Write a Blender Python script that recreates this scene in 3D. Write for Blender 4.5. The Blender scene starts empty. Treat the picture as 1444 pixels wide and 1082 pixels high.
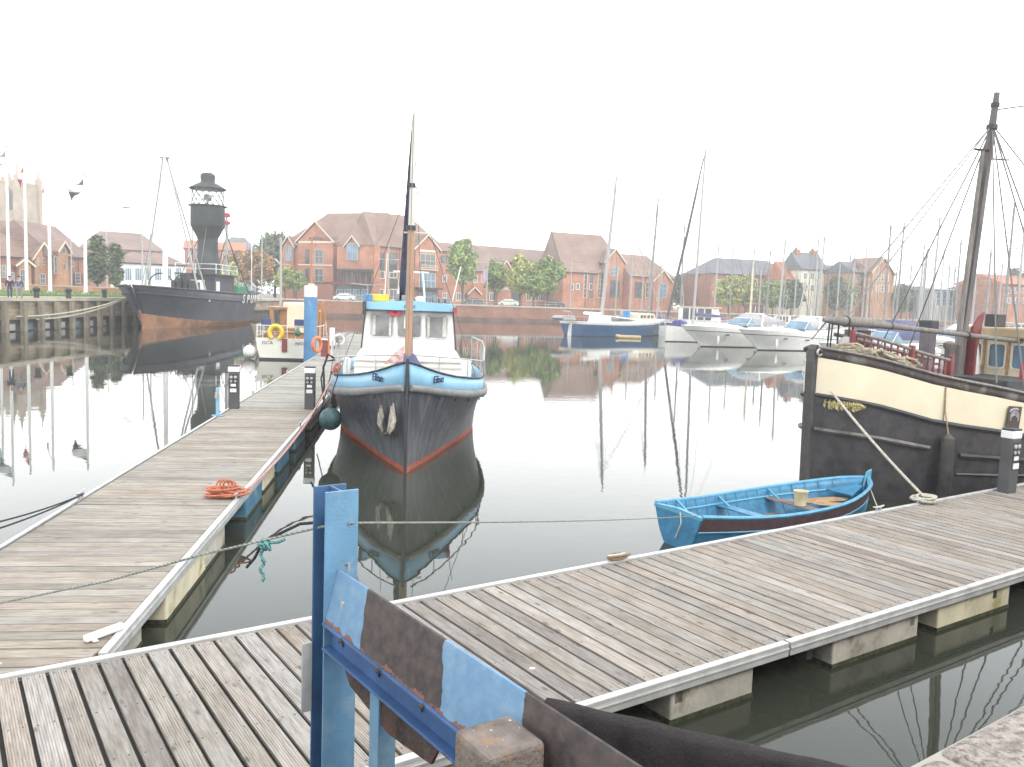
import bpy, math, random
from math import radians as RD, sin, cos, pi
from mathutils import Vector as V, Matrix
random.seed(7)
sc = bpy.context.scene
COL = sc.collection
# ------------------------------------------------------------------ camera (surveyed from the photo's horizon, pontoon edges and masts)
EYE = 4.0; FP = 1200.0; CX, CY = 722.0, 541.0
PIT = math.atan(117/1200.0); ROL = RD(2.0)
def ray(x, y):
    u, v = (x-CX)/FP, (CY-y)/FP
    c, s = cos(ROL), sin(ROL)
    u, v = u*c-v*s, u*s+v*c
    return V((u, cos(PIT)+v*sin(PIT), -sin(PIT)+v*cos(PIT)))
def gz(x, y, z):
    d = ray(x, y); t = (z-EYE)/d.z
    return V((0, 0, EYE))+d*t
def gy(x, y, Y):
    d = ray(x, y); t = Y/d.y
    return V((0, 0, EYE))+d*t
cam = bpy.data.objects.new("camera", bpy.data.cameras.new("camera")); COL.objects.link(cam)
fw = V((0, cos(PIT), -sin(PIT))); up0 = V((0, sin(PIT), cos(PIT))); rt0 = V((1, 0, 0))
rt = rt0*cos(ROL)+up0*sin(ROL); up = up0*cos(ROL)-rt0*sin(ROL)
cam.matrix_world = Matrix(((rt.x, up.x, -fw.x, 0), (rt.y, up.y, -fw.y, 0), (rt.z, up.z, -fw.z, EYE), (0, 0, 0, 1)))
cam.data.sensor_width = 36; cam.data.lens = 36*FP/1444; cam.data.clip_end = 3000; cam.data.clip_start = .05
sc.camera = cam
# ------------------------------------------------------------------ helpers
def crv(tbl, x):
    n = len(tbl)
    if x <= tbl[0][0]: return tbl[0][1]
    if x >= tbl[-1][0]: return tbl[-1][1]
    for i in range(n-1):
        x0, y0 = tbl[i]; x1, y1 = tbl[i+1]
        if x <= x1:
            h = x1-x0; t = (x-x0)/h; d = (y1-y0)/h
            dl = (y0-tbl[i-1][1])/(x0-tbl[i-1][0]) if i > 0 else d
            dr = (tbl[i+2][1]-y1)/(tbl[i+2][0]-x1) if i < n-2 else d
            m0 = 0 if dl*d < 0 else (dl+d)/2; m1 = 0 if dr*d < 0 else (dr+d)/2
            return (2*t**3-3*t*t+1)*y0+(t**3-2*t*t+t)*h*m0+(-2*t**3+3*t*t)*y1+(t**3-t*t)*h*m1
class MB:
    def __init__(s): s.v = []; s.f = []; s.m = []
    def add(s, vs, fs, mi=0):
        o = len(s.v); s.v += [tuple(p) for p in vs]
        for f in fs: s.f.append(tuple(o+i for i in f)); s.m.append(mi)
        return s
    def box(s, x0, x1, y0, y1, z0, z1, mi=0):
        vs = [(x, y, z) for z in (z0, z1) for x, y in ((x0, y0), (x1, y0), (x1, y1), (x0, y1))]
        return s.add(vs, [(3, 2, 1, 0), (4, 5, 6, 7), (0, 1, 5, 4), (1, 2, 6, 5), (2, 3, 7, 6), (3, 0, 4, 7)], mi)
    def obox(s, c, d, M=None, mi=0):
        M = M or Matrix.Identity(3)
        if isinstance(M, (int, float)): M = Matrix.Rotation(M, 3, 'Z')
        c = V(c); vs = [c+M @ V((sx*d[0]/2, sy*d[1]/2, sz*d[2]/2)) for sz in (-1, 1) for sx, sy in ((-1, -1), (1, -1), (1, 1), (-1, 1))]
        return s.add(vs, [(3, 2, 1, 0), (4, 5, 6, 7), (0, 1, 5, 4), (1, 2, 6, 5), (2, 3, 7, 6), (3, 0, 4, 7)], mi)
    def beam(s, a, b, w, h, mi=0, upv=(0, 0, 1)):
        a, b = V(a), V(b); d = (b-a); L = d.length; d = d/L
        u = V(upv)
        if abs(d.dot(u)) > .99: u = V((0, 1, 0))
        x = d.cross(u).normalized(); z = x.cross(d)
        M = Matrix((x, d, z)).transposed()
        return s.obox((a+b)/2, (w, L, h), M, mi)
    def tube(s, pts, r, n=6, mi=0, cap=True, sq=1.0):
        pts = [V(p) for p in pts]; N = len(pts)
        rs = r if isinstance(r, (list, tuple)) else [r]*N
        t0 = (pts[1]-pts[0]).normalized()
        ref = V((0, 0, 1)) if abs(t0.z) < .9 else V((0, 1, 0))
        vs = []; px = None
        for i, p in enumerate(pts):
            t = (pts[min(i+1, N-1)]-pts[max(i-1, 0)])
            t = t.normalized() if t.length > 1e-9 else t0
            if px is None: x = t.cross(ref).normalized()
            else:
                x = px-t*px.dot(t); x = x.normalized() if x.length > 1e-6 else t.cross(ref).normalized()
            y = x.cross(t); px = x
            for k in range(n):
                a = 2*pi*k/n
                vs.append(p+x*cos(a)*rs[i]+y*sin(a)*rs[i]*sq)
        fs = [(i*n+k, i*n+(k+1) % n, (i+1)*n+(k+1) % n, (i+1)*n+k) for i in range(N-1) for k in range(n)]
        if cap: fs += [tuple(range(n-1, -1, -1)), tuple(range((N-1)*n, N*n))]
        return s.add(vs, fs, mi)
    def loft(s, rings, mi=0, closed=True, caps=True):
        n = len(rings[0]); vs = [p for r in rings for p in r]; k2 = n if closed else n-1
        fs = [(i*n+k, i*n+(k+1) % n, (i+1)*n+(k+1) % n, (i+1)*n+k) for i in range(len(rings)-1) for k in range(k2)]
        if caps: fs += [tuple(range(n-1, -1, -1)), tuple(range((len(rings)-1)*n, len(rings)*n))]
        return s.add(vs, fs, mi)
    def ext(s, poly, vec, mi=0):
        n = len(poly); vec = V(vec); vs = [V(p) for p in poly]+[V(p)+vec for p in poly]
        return s.add(vs, [tuple(range(n-1, -1, -1)), tuple(range(n, 2*n))]+[(i, (i+1) % n, n+(i+1) % n, n+i) for i in range(n)], mi)
    def lathe(s, prof, c=(0, 0, 0), n=12, mi=0, M=None):
        c = V(c); vs = []
        for r, z in prof:
            for k in range(n):
                p = V((r*cos(2*pi*k/n), r*sin(2*pi*k/n), z)); vs.append(c+(M @ p if M else p))
        N = len(prof)
        fs = [(i*n+k, i*n+(k+1) % n, (i+1)*n+(k+1) % n, (i+1)*n+k) for i in range(N-1) for k in range(n)]
        fs += [tuple(range(n-1, -1, -1)), tuple(range((N-1)*n, N*n))]
        return s.add(vs, fs, mi)
    def ball(s, c, r, n=12, mi=0, sz=1.0):
        k = max(4, n//2)
        return s.lathe([(max(.001, r*sin(pi*i/k)), -r*sz*cos(pi*i/k)) for i in range(k+1)], c, n, mi)
    def torus(s, c, R, r, M=None, n=20, k=8, mi=0, a0=0, a1=2*pi):
        M = M or Matrix.Identity(3); c = V(c); full = abs(a1-a0-2*pi) < 1e-6
        pts = [c+M @ V((R*cos(a0+(a1-a0)*i/n), R*sin(a0+(a1-a0)*i/n), 0)) for i in range(n+(0 if full else 1))]
        if full: pts = pts+[pts[0], ]
        return s.tube(pts, r, k, mi, cap=not full)
    def build(s, name, mats, parent=None, smooth=None, bev=0, solid=0, loc=None, rz=0):
        me = bpy.data.meshes.new(name); me.from_pydata(s.v, [], s.f)
        mats = mats if isinstance(mats, (list, tuple)) else [mats]
        for m in mats: me.materials.append(m)
        if len(mats) > 1: me.polygons.foreach_set("material_index", s.m)
        import bmesh
        bm = bmesh.new(); bm.from_mesh(me); bmesh.ops.recalc_face_normals(bm, faces=bm.faces); bm.to_mesh(me); bm.free()
        if smooth:
            me.polygons.foreach_set("use_smooth", [True]*len(me.polygons)); me.set_sharp_from_angle(angle=RD(smooth if smooth is not True else 40))
        me.update()
        o = bpy.data.objects.new(name, me); COL.objects.link(o)
        if parent: o.parent = parent
        if loc is not None: o.location = loc
        if rz: o.rotation_euler.z = rz
        if solid:
            md = o.modifiers.new("s", 'SOLIDIFY'); md.thickness = solid; md.offset = -1
        if bev:
            md = o.modifiers.new("b", 'BEVEL'); md.width = bev; md.segments = 2; md.limit_method = 'ANGLE'; md.angle_limit = RD(40)
        return o
def tag(o, label=None, cat=None, group=None, kind=None):
    if label: o['label'] = label
    if cat: o['category'] = cat
    if group: o['group'] = group
    if kind: o['kind'] = kind
    return o
def thing(name, label, cat, loc=(0, 0, 0), rz=0, group=None):
    o = bpy.data.objects.new(name, None); COL.objects.link(o); o.location = loc; o.rotation_euler.z = rz; o.empty_display_size = .2
    return tag(o, label, cat, group)
KIDS = {}
def dup(root, loc, rz=0, label=None, scale=None):
    def kids(o): return [c for c in bpy.data.objects if c.parent == o]
    def rec(o, par):
        c = o.copy(); COL.objects.link(c)
        if par: c.parent = par
        for k in kids(o): rec(k, c)
        return c
    r = rec(root, None); r.location = loc; r.rotation_euler.z = rz
    if label: r['label'] = label
    if scale: r.scale = scale if isinstance(scale, (tuple, list)) else (scale,)*3
    return r
def text(body, size, mat, parent, M, name="lettering", ext=.004, shear=0, sx=1.0):
    cu = bpy.data.curves.new(name, 'FONT'); cu.body = body; cu.size = size; cu.extrude = ext; cu.align_x = 'CENTER'; cu.align_y = 'CENTER'; cu.shear = shear
    cu.materials.append(mat)
    tmp = bpy.data.objects.new(name, cu); COL.objects.link(tmp); bpy.context.view_layer.update()
    me = bpy.data.meshes.new_from_object(tmp.evaluated_get(bpy.context.evaluated_depsgraph_get())); bpy.data.objects.remove(tmp); me.materials.clear(); me.materials.append(mat)
    o = bpy.data.objects.new(name, me); COL.objects.link(o); o.parent = parent
    o.matrix_basis = M @ Matrix.Diagonal((sx, 1, 1, 1)); return o
def face_M(pos, right, upv):
    r = V(right).normalized(); n = r.cross(V(upv)).normalized(); u = n.cross(r)
    return Matrix(((r.x, u.x, n.x, pos[0]), (r.y, u.y, n.y, pos[1]), (r.z, u.z, n.z, pos[2]), (0, 0, 0, 1)))
def sag(a, b, drop, n=14):
    a, b = V(a), V(b)
    return [a.lerp(b, i/n)-V((0, 0, drop*4*(i/n)*(1-i/n))) for i in range(n+1)]
# ------------------------------------------------------------------ materials
def mat(name, c, rough=.6, metal=0, var=.12, vs=2.0, bump=0, bs=30, c2=None, c2s=1.5, c2t=.6, c2w=.06, spec=.5, det=5, stretch=None, coat=0):
    m = bpy.data.materials.new(name); m.use_nodes = True; nt = m.node_tree; N = nt.nodes; L = nt.links
    bs_ = N["Principled BSDF"]; bs_.inputs["Roughness"].default_value = rough; bs_.inputs["Metallic"].default_value = metal
    bs_.inputs["Specular IOR Level"].default_value = spec
    if coat: bs_.inputs["Coat Weight"].default_value = coat; bs_.inputs["Coat Roughness"].default_value = .1
    tc = N.new("ShaderNodeTexCoord"); src = tc.outputs["Object"]
    if stretch:
        mp = N.new("ShaderNodeMapping"); mp.inputs["Scale"].default_value = stretch; L.new(src, mp.inputs[0]); src = mp.outputs[0]
    def noise(sc_, d=det):
        n = N.new("ShaderNodeTexNoise"); n.inputs["Scale"].default_value = sc_; n.inputs["Detail"].default_value = d; n.inputs["Roughness"].default_value = .6
        L.new(src, n.inputs["Vector"]); return n.outputs["Fac"]
    def ramp(f, a, b):
        r = N.new("ShaderNodeMapRange"); r.inputs[1].default_value = a; r.inputs[2].default_value = b; L.new(f, r.inputs[0]); return r.outputs[0]
    def mix(f, a, b):
        x = N.new("ShaderNodeMix"); x.data_type = 'RGBA'; L.new(f, x.inputs[0])
        for i, q in ((6, a), (7, b)):
            if isinstance(q, tuple): x.inputs[i].default_value = (*q[:3], 1)
            else: L.new(q, x.inputs[i])
        return x.outputs[2]
    lo = tuple(max(0, k*(1-var*1.6)) for k in c); hi = tuple(min(1, k*(1+var*1.2)) for k in c)
    col = mix(ramp(noise(vs), .3, .7), lo, hi)
    if c2 is not None: col = mix(ramp(noise(c2s, 8), c2t-c2w, c2t+c2w), col, c2)
    L.new(col, bs_.inputs["Base Color"])
    rr = ramp(noise(vs*2.3), .2, .8); r2 = N.new("ShaderNodeMapRange"); r2.inputs[3].default_value = max(.02, rough-.1); r2.inputs[4].default_value = min(1, rough+.12)
    L.new(rr, r2.inputs[0]); L.new(r2.outputs[0], bs_.inputs["Roughness"])
    if bump:
        b = N.new("ShaderNodeBump"); b.inputs["Strength"].default_value = bump; b.inputs["Distance"].default_value = .02
        L.new(noise(bs, 6), b.inputs["Height"]); L.new(b.outputs[0], bs_.inputs["Normal"])
    m["h"] = 1
    return m
def nodes(m): return m.node_tree.nodes, m.node_tree.links
def wood_deck(name, c, groove=True):
    m = bpy.data.materials.new(name); m.use_nodes = True; N, L = nodes(m); B = N["Principled BSDF"]
    def new(t, **k):
        n = N.new(t)
        for a, b in k.items(): setattr(n, a, b)
        return n
    tc = new("ShaderNodeTexCoord"); geo = new("ShaderNodeNewGeometry"); isl = geo.outputs["Random Per Island"]
    off = new("ShaderNodeVectorMath", operation='MULTIPLY_ADD'); cb = new("ShaderNodeCombineXYZ")
    L.new(isl, cb.inputs[1]); L.new(isl, cb.inputs[2]); L.new(cb.outputs[0], off.inputs[0]); off.inputs[1].default_value = (0, 37, 91); L.new(tc.outputs["Object"], off.inputs[2])
    def noise(scale, d, sv):
        mp = new("ShaderNodeMapping"); mp.inputs["Scale"].default_value = sv; L.new(off.outputs[0], mp.inputs[0])
        n = new("ShaderNodeTexNoise"); n.inputs["Scale"].default_value = scale; n.inputs["Detail"].default_value = d; n.inputs["Roughness"].default_value = .65; L.new(mp.outputs[0], n.inputs["Vector"]); return n.outputs["Fac"]
    def mr(f, a, b, c_=0, d=1):
        r = new("ShaderNodeMapRange"); 
        for i, q in ((1, a), (2, b), (3, c_), (4, d)): r.inputs[i].default_value = q
        L.new(f, r.inputs[0]); return r.outputs[0]
    def mix(f, a, b, bt='MIX'):
        x = new("ShaderNodeMix", data_type='RGBA', blend_type=bt)
        if isinstance(f, float): x.inputs[0].default_value = f
        else: L.new(f, x.inputs[0])
        for i, q in ((6, a), (7, b)):
            if isinstance(q, tuple): x.inputs[i].default_value = (*q, 1)
            else: L.new(q, x.inputs[i])
        return x.outputs[2]
    grain = mr(noise(9, 6, (5, .35, 5)), .32, .68)
    col = mix(grain, tuple(k*.62 for k in c), tuple(k*1.22 for k in c))
    # each board its own tone: silver grey, tan, or darker and damp
    wn = new("ShaderNodeTexWhiteNoise", noise_dimensions='1D'); L.new(isl, wn.inputs["W"])
    cr = new("ShaderNodeValToRGB"); L.new(wn.outputs["Value"], cr.inputs[0]); e = cr.color_ramp.elements
    e[0].color = (.62, .60, .60, 1); e[1].color = (1.25, 1.2, 1.16, 1)
    for p_, q in ((.2, (.82, .82, .80)), (.45, (1.0, .98, .94)), (.7, (1.05, .97, .9)), (.85, (.94, .96, .98))):
        x = e.new(p_); x.color = (*q, 1)
    col = mix(1.0, col, cr.outputs[0], 'MULTIPLY')
    blot = mr(noise(1.1, 5, (1, .6, 1)), .42, .7)
    col = mix(blot, col, mix(1.0, col, (.72, .68, .62), 'MULTIPLY'))
    # knots
    vo = new("ShaderNodeTexVoronoi"); vo.inputs["Scale"].default_value = 1.0
    mp = new("ShaderNodeMapping"); mp.inputs["Scale"].default_value = (6, 2.2, 1); L.new(off.outputs[0], mp.inputs[0]); L.new(mp.outputs[0], vo.inputs["Vector"])
    kn = mr(vo.outputs["Distance"], .04, .16, 1, 0)
    col = mix(kn, col, tuple(k*.3 for k in c))
    L.new(col, B.inputs["Base Color"]); B.inputs["Roughness"].default_value = .78; B.inputs["Specular IOR Level"].default_value = .25
    # ribbed boards: fine grooves along the board
    sx = new("ShaderNodeSeparateXYZ"); L.new(tc.outputs["Object"], sx.inputs[0])
    mu = new("ShaderNodeMath", operation='MULTIPLY'); L.new(sx.outputs[0], mu.inputs[0]); mu.inputs[1].default_value = 2*pi/.021
    sn = new("ShaderNodeMath", operation='SINE'); L.new(mu.outputs[0], sn.inputs[0])
    gt = new("ShaderNodeMath", operation='GREATER_THAN'); L.new(wn.outputs["Value"], gt.inputs[0]); gt.inputs[1].default_value = .28 if groove else 2
    m2 = new("ShaderNodeMath", operation='MULTIPLY'); L.new(sn.outputs[0], m2.inputs[0]); L.new(gt.outputs[0], m2.inputs[1])
    m3 = new("ShaderNodeMath", operation='MULTIPLY_ADD'); L.new(m2.outputs[0], m3.inputs[0]); m3.inputs[1].default_value = .35; L.new(grain, m3.inputs[2])
    b = new("ShaderNodeBump"); b.inputs["Strength"].default_value = .8; b.inputs["Distance"].default_value = .008; L.new(m3.outputs[0], b.inputs["Height"]); L.new(b.outputs[0], B.inputs["Normal"])
    # dirt lies in the grooves
    dg = mr(m2.outputs[0], -1, .2, 1, 0); dk = new("ShaderNodeMath", operation='MULTIPLY'); L.new(dg, dk.inputs[0]); L.new(gt.outputs[0], dk.inputs[1])
    dk2 = new("ShaderNodeMath", operation='MULTIPLY'); L.new(dk.outputs[0], dk2.inputs[0]); dk2.inputs[1].default_value = .58
    vd = new("ShaderNodeTexVoronoi"); vd.inputs["Scale"].default_value = 1.6; wq = new("ShaderNodeVectorMath", operation='ADD'); nzw = new("ShaderNodeTexNoise"); nzw.inputs["Scale"].default_value = 14; L.new(tc.outputs["Object"], nzw.inputs["Vector"]); sc9 = new("ShaderNodeVectorMath", operation='SCALE'); sc9.inputs["Scale"].default_value = .06; L.new(nzw.outputs["Color"], sc9.inputs[0]); L.new(tc.outputs["Object"], wq.inputs[0]); L.new(sc9.outputs[0], wq.inputs[1]); L.new(wq.outputs[0], vd.inputs["Vector"])
    sg = new("ShaderNodeSeparateColor"); L.new(vd.outputs["Color"], sg.inputs[0]); g9 = mr(sg.outputs[0], .80, .82); s9 = mr(vd.outputs["Distance"], .03, .055, 1, 0); d9 = new("ShaderNodeMath", operation='MULTIPLY'); L.new(g9, d9.inputs[0]); L.new(s9, d9.inputs[1])
    col = mix(d9.outputs[0], col, (.62, .60, .55))
    L.new(mix(dk2.outputs[0], col, mix(1.0, col, (.45, .42, .4), 'MULTIPLY')), B.inputs["Base Color"])
    return m
def brick(name, c, mortar=(.42, .36, .32), s=1.0, var=.2):
    m = mat(name, c, .85, var=var, vs=.35, c2=tuple(k*.7 for k in c), c2s=.12, c2t=.56, c2w=.1); N, L = nodes(m); B = N["Principled BSDF"]
    tc = N.new("ShaderNodeTexCoord"); sp = N.new("ShaderNodeSeparateXYZ"); L.new(tc.outputs["Object"], sp.inputs[0])
    ad = N.new("ShaderNodeMath"); ad.operation = 'ADD'; L.new(sp.outputs[0], ad.inputs[0]); L.new(sp.outputs[1], ad.inputs[1])
    cb = N.new("ShaderNodeCombineXYZ"); L.new(ad.outputs[0], cb.inputs[0]); L.new(sp.outputs[2], cb.inputs[1])
    br = N.new("ShaderNodeTexBrick"); br.inputs["Scale"].default_value = s; br.inputs["Brick Width"].default_value = .45; br.inputs["Row Height"].default_value = .15
    br.inputs["Mortar Size"].default_value = .012; br.inputs["Mortar"].default_value = (*mortar, 1); br.inputs["Color1"].default_value = (.85, .82, .8, 1); br.inputs["Color2"].default_value = (1.12, 1.05, 1.0, 1)
    L.new(cb.outputs[0], br.inputs["Vector"])
    x = N.new("ShaderNodeMix"); x.data_type = 'RGBA'; x.blend_type = 'MULTIPLY'; x.inputs[0].default_value = 1.0
    old = B.inputs["Base Color"].links[0].from_socket; L.new(old, x.inputs[6]); L.new(br.outputs["Color"], x.inputs[7]); L.new(x.outputs[2], B.inputs["Base Color"])
    return m
def rooft(name, c):
    m = mat(name, c, .8, var=.16, vs=.25, c2=tuple(k*.72 for k in c), c2s=.18, c2t=.55, c2w=.12); N, L = nodes(m); B = N["Principled BSDF"]
    tc = N.new("ShaderNodeTexCoord"); sp = N.new("ShaderNodeSeparateXYZ"); L.new(tc.outputs["Object"], sp.inputs[0])
    mu = N.new("ShaderNodeMath"); mu.operation = 'MULTIPLY'; mu.inputs[1].default_value = 2*pi/.4; L.new(sp.outputs[2], mu.inputs[0])
    sn = N.new("ShaderNodeMath"); sn.operation = 'SINE'; L.new(mu.outputs[0], sn.inputs[0])
    b = N.new("ShaderNodeBump"); b.inputs["Strength"].default_value = .5; b.inputs["Distance"].default_value = .05; L.new(sn.outputs[0], b.inputs["Height"]); L.new(b.outputs[0], B.inputs["Normal"])
    return m
def ropem(name, c):
    m = mat(name, c, .85, var=.2, vs=20); N, L = nodes(m); B = N["Principled BSDF"]
    tc = N.new("ShaderNodeTexCoord"); w = N.new("ShaderNodeTexWave"); w.wave_type = 'BANDS'; w.bands_direction = 'DIAGONAL'; w.inputs["Scale"].default_value = 22
    L.new(tc.outputs["Object"], w.inputs["Vector"]); b = N.new("ShaderNodeBump"); b.inputs["Strength"].default_value = .8; b.inputs["Distance"].default_value = .01
    L.new(w.outputs["Fac"], b.inputs["Height"]); L.new(b.outputs[0], B.inputs["Normal"]); return m
def glass(name, c=(.10, .11, .115), rough=.08):
    m = mat(name, c, rough, var=.35, vs=.6, spec=.8); return m
M = {}
M['deck'] = wood_deck("weathered_boards", (.42, .395, .37))
M['deckfar'] = wood_deck("walkway_boards", (.43, .405, .37))
M['alu'] = mat("aluminium_edge", (.53, .53, .52), .5, .2, var=.12, vs=4, bump=.15, c2=(.42, .41, .39), c2s=2.2, c2t=.62)
M['under'] = mat("gap_shade_and_fittings", (.035, .033, .03), .9)  # near black: shade between deck boards, also screw heads and slot
M['conc'] = mat("float_concrete", (.46, .43, .37), .85, var=.18, vs=2.5, bump=.5, bs=18, c2=(.26, .24, .17), c2s=3, c2t=.58)
M['cream_f'] = mat("cream_float", (.66, .60, .44), .6, var=.12, vs=3, c2=(.35, .33, .14), c2s=2.6, c2t=.62)
M['blue_f'] = mat("blue_float", (.07, .20, .30), .5, var=.2, vs=4, c2=(.3, .38, .42), c2s=3, c2t=.62)
M['slime'] = mat("waterline_weed", (.06, .065, .025), .9, var=.5, vs=14, bump=1, bs=50)
M['bluepaint'] = mat("blue_steel_paint", (.13, .27, .41), .45, var=.14, vs=3, bump=.2, bs=60, c2=(.22, .33, .43), c2s=5, c2t=.58, c2w=.1)
M['navypaint'] = mat("navy_steel_paint", (.05, .115, .26), .5, var=.25, vs=3, bump=.2, bs=60, c2=(.06, .045, .04), c2s=6, c2t=.66)
M['rust'] = mat("rusty_steel", (.085, .06, .052), .9, var=.45, vs=5, bump=.9, bs=55, c2=(.13, .055, .03), c2s=6, c2t=.6)
M['rubber'] = mat("black_rubber", (.024, .019, .020), .95, var=.3, vs=6, bump=.6, bs=70)
M['rail_grey'] = mat("grey_plate", (.42, .42, .41), .6, var=.15, vs=5)
M['timber'] = mat("old_timber", (.21, .175, .155), .9, var=.3, vs=6, bump=1, bs=40, c2=(.30, .19, .11), c2s=9, c2t=.6)
M['granite'] = mat("granite_coping", (.36, .32, .285), .9, var=.28, vs=30, bump=.9, bs=70, c2=(.17, .14, .125), c2s=48, c2t=.56)
M['white'] = mat("white_paint", (.80, .80, .78), .4, var=.05, vs=2, c2=(.62, .60, .54), c2s=1.3, c2t=.66, c2w=.12)
M['whitep'] = mat("white_gelcoat", (.82, .81, .77), .25, var=.04, vs=.7, coat=.3)
M['cream'] = mat("cream_paint", (.70, .62, .46), .5, var=.05, vs=1.2)
M['black'] = mat("black_hull_paint", (.046, .042, .047), .5, var=.3, vs=3, c2=(.07, .065, .06), c2s=4, c2t=.6, c2w=.12, bump=.15, bs=8)
M['navyhull'] = mat("blue_black_hull_paint", (.060, .066, .082), .4, var=.3, vs=2.2, c2=(.15, .145, .14), c2s=2.2, c2t=.62, c2w=.14, stretch=(3, 3, .35), bump=.12, bs=3)
M['boot'] = mat("red_boot_top", (.42, .10, .055), .6, var=.25, vs=5)
M['skyblue'] = mat("sky_blue_paint", (.24, .47, .64), .4, var=.06, vs=2)
M['greyrub'] = mat("grey_rubbing_strake", (.23, .23, .23), .7, var=.15, vs=4)
M['darktrim'] = mat("dark_trim", (.04, .04, .045), .6)
M['grey'] = mat("mid_grey", (.25, .25, .25), .6)
M['steel'] = mat("galvanised_steel", (.5, .5, .49), .45, .6, var=.1)
M['glass'] = glass("window_glass")
M['wglass'] = mat("wheelhouse_glass", (.14, .135, .13), .06, var=.55, vs=1.3, spec=.8)  # mottling puts tree reflections and dim interior into the glass colour
M['blueglass'] = glass("tinted_windscreen", (.12, .22, .30), .1)
M['varnish'] = mat("varnished_wood", (.38, .19, .085), .4, var=.2, vs=5, stretch=(4, 4, .6))
M['mastbrown'] = mat("mast_varnish", (.40, .24, .15), .45, var=.15, vs=4, stretch=(4, 4, .4))
M['sparlight'] = mat("pale_spar", (.62, .58, .53), .5, var=.1)
M['sparwhite'] = mat("white_spar", (.38, .375, .36), .4, var=.05)
M['spargrey'] = mat("grey_wood_spar", (.21, .19, .175), .8, var=.25, vs=4, stretch=(4, 4, .5), bump=.4)
M['purple'] = mat("blue_canvas", (.10, .105, .20), .8, var=.15, vs=4, bump=.3, bs=12)
M['canvasgrey'] = mat("grey_canvas", (.36, .35, .36), .85, var=.12, vs=3)
M['red'] = mat("red_paint", (.42, .04, .05), .5, var=.15)
M['darkred'] = mat("oxblood_paint", (.20, .045, .045), .5, var=.2, vs=5)
M['orange'] = mat("orange_plastic", (.62, .17, .06), .5, var=.12)
M['yellow'] = mat("yellow_plastic", (.72, .53, .06), .5, var=.1)
M['green'] = mat("green_paint", (.05, .22, .12), .6, var=.2)
M['teal'] = mat("teal_fender", (.035, .085, .095), .55, var=.3, vs=8)
M['gold'] = mat("gilding", (.55, .47, .23), .55, .0, var=.35, vs=20)
M['dinghy'] = mat("dinghy_blue", (.045, .20, .35), .45, var=.2, vs=5, c2=(.03, .12, .22), c2s=7, c2t=.64)
M['dinghyl'] = mat("dinghy_light_blue", (.10, .33, .48), .45, var=.1, vs=5)
M['maroon'] = mat("maroon_strake", (.10, .06, .065), .6, var=.2, vs=5)
M['floorb'] = mat("dinghy_bottom_boards", (.20, .16, .15), .85, var=.3, vs=5, stretch=(1, 5, 1))
M['ochre'] = mat("ochre_wood", (.38, .235, .12), .6, var=.2, vs=6)
M['orope'] = ropem("orange_rope", (.62, .21, .12)); M['prope'] = ropem("faded_pink_rope", (.62, .32, .28))
M['wrope'] = ropem("white_rope", (.58, .55, .46)); M['brope'] = ropem("black_rope", (.03, .03, .033)); M['trope'] = ropem("tan_rope", (.36, .26, .16)); M['crope'] = ropem("turquoise_rope", (.13, .33, .32)); M['grope'] = ropem("grey_rope", (.30, .32, .29))
M['wire'] = mat("rigging_wire", (.13, .13, .13), .5, .3)
M['wirepale'] = mat("pale_rigging", (.15, .15, .15), .5, .3)
M['orangehull'] = mat("orange_antifouling", (.40, .20, .11), .7, var=.18, vs=.6, c2=(.25, .13, .08), c2s=.5, c2t=.58)
M['lighthull'] = mat("lightship_black", (.052, .056, .078), .55, var=.2, vs=.4, c2=(.07, .07, .075), c2s=.3, c2t=.55, c2w=.15)
M['lantern'] = mat("lantern_grey_black", (.045, .05, .05), .6, var=.2, vs=.8)
M['brickq'] = brick("quay_brick", (.36, .19, .135)); M['brickh'] = brick("hotel_brick", (.50, .235, .15)); M['brickl'] = brick("brown_brick", (.40, .195, .13)); M['bricko'] = brick("orange_brick", (.55, .31, .18))
M['copst'] = mat("pale_coping", (.5, .45, .37), .85, var=.12, vs=.6)
M['tile'] = rooft("brown_roof_tile", (.27, .175, .135)); M['tile2'] = rooft("purple_brown_roof_tile", (.26, .175, .15)); M['tiler'] = rooft("red_roof_tile", (.50, .19, .10)); M['slate'] = rooft("grey_slate", (.155, .165, .18))
M['trim'] = mat("cream_trim", (.70, .60, .48), .6, var=.06)
M['stone'] = mat("church_limestone", (.42, .34, .26), .9, var=.18, vs=.25, c2=(.36, .31, .26), c2s=.4, c2t=.6)
M['render'] = mat("pale_render", (.66, .62, .50), .8, var=.08)
M['wetwall'] = mat("tidal_wall", (.10, .085, .065), .85, var=.35, vs=.8, bump=.4, bs=6)
M['pilew'] = mat("weathered_pile", (.27, .235, .17), .9, var=.3, vs=1.6, stretch=(2, 2, .4), bump=.5, bs=12)
M['planks'] = mat("quay_timber", (.34, .28, .19), .9, var=.3, vs=.9, stretch=(.4, .4, 3), bump=.4, bs=10)
M['paving'] = mat("paving", (.38, .35, .32), .9, var=.12, vs=.3)
M['trunk'] = mat("bark", (.10, .08, .065), .95, var=.3, vs=4, bump=.8, bs=20)
M['asphalt'] = mat("car_tyre", (.02, .02, .02), .9)
M['grass'] = mat("grass_blades", (.10, .16, .04), .9, var=.3, vs=3)
M['skin'] = mat("skin", (.5, .3, .22), .6, var=.05); M['jeans'] = mat("blue_jeans", (.07, .09, .15), .9); M['coat'] = mat("dark_coat", (.035, .035, .06), .9); M['pale_trousers'] = mat("pale_trousers", (.32, .31, .29), .9); M['coat2'] = mat("blue_grey_jacket", (.10, .12, .2), .9); M['hair'] = mat("dark_hair", (.03, .022, .018), .8)
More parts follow.
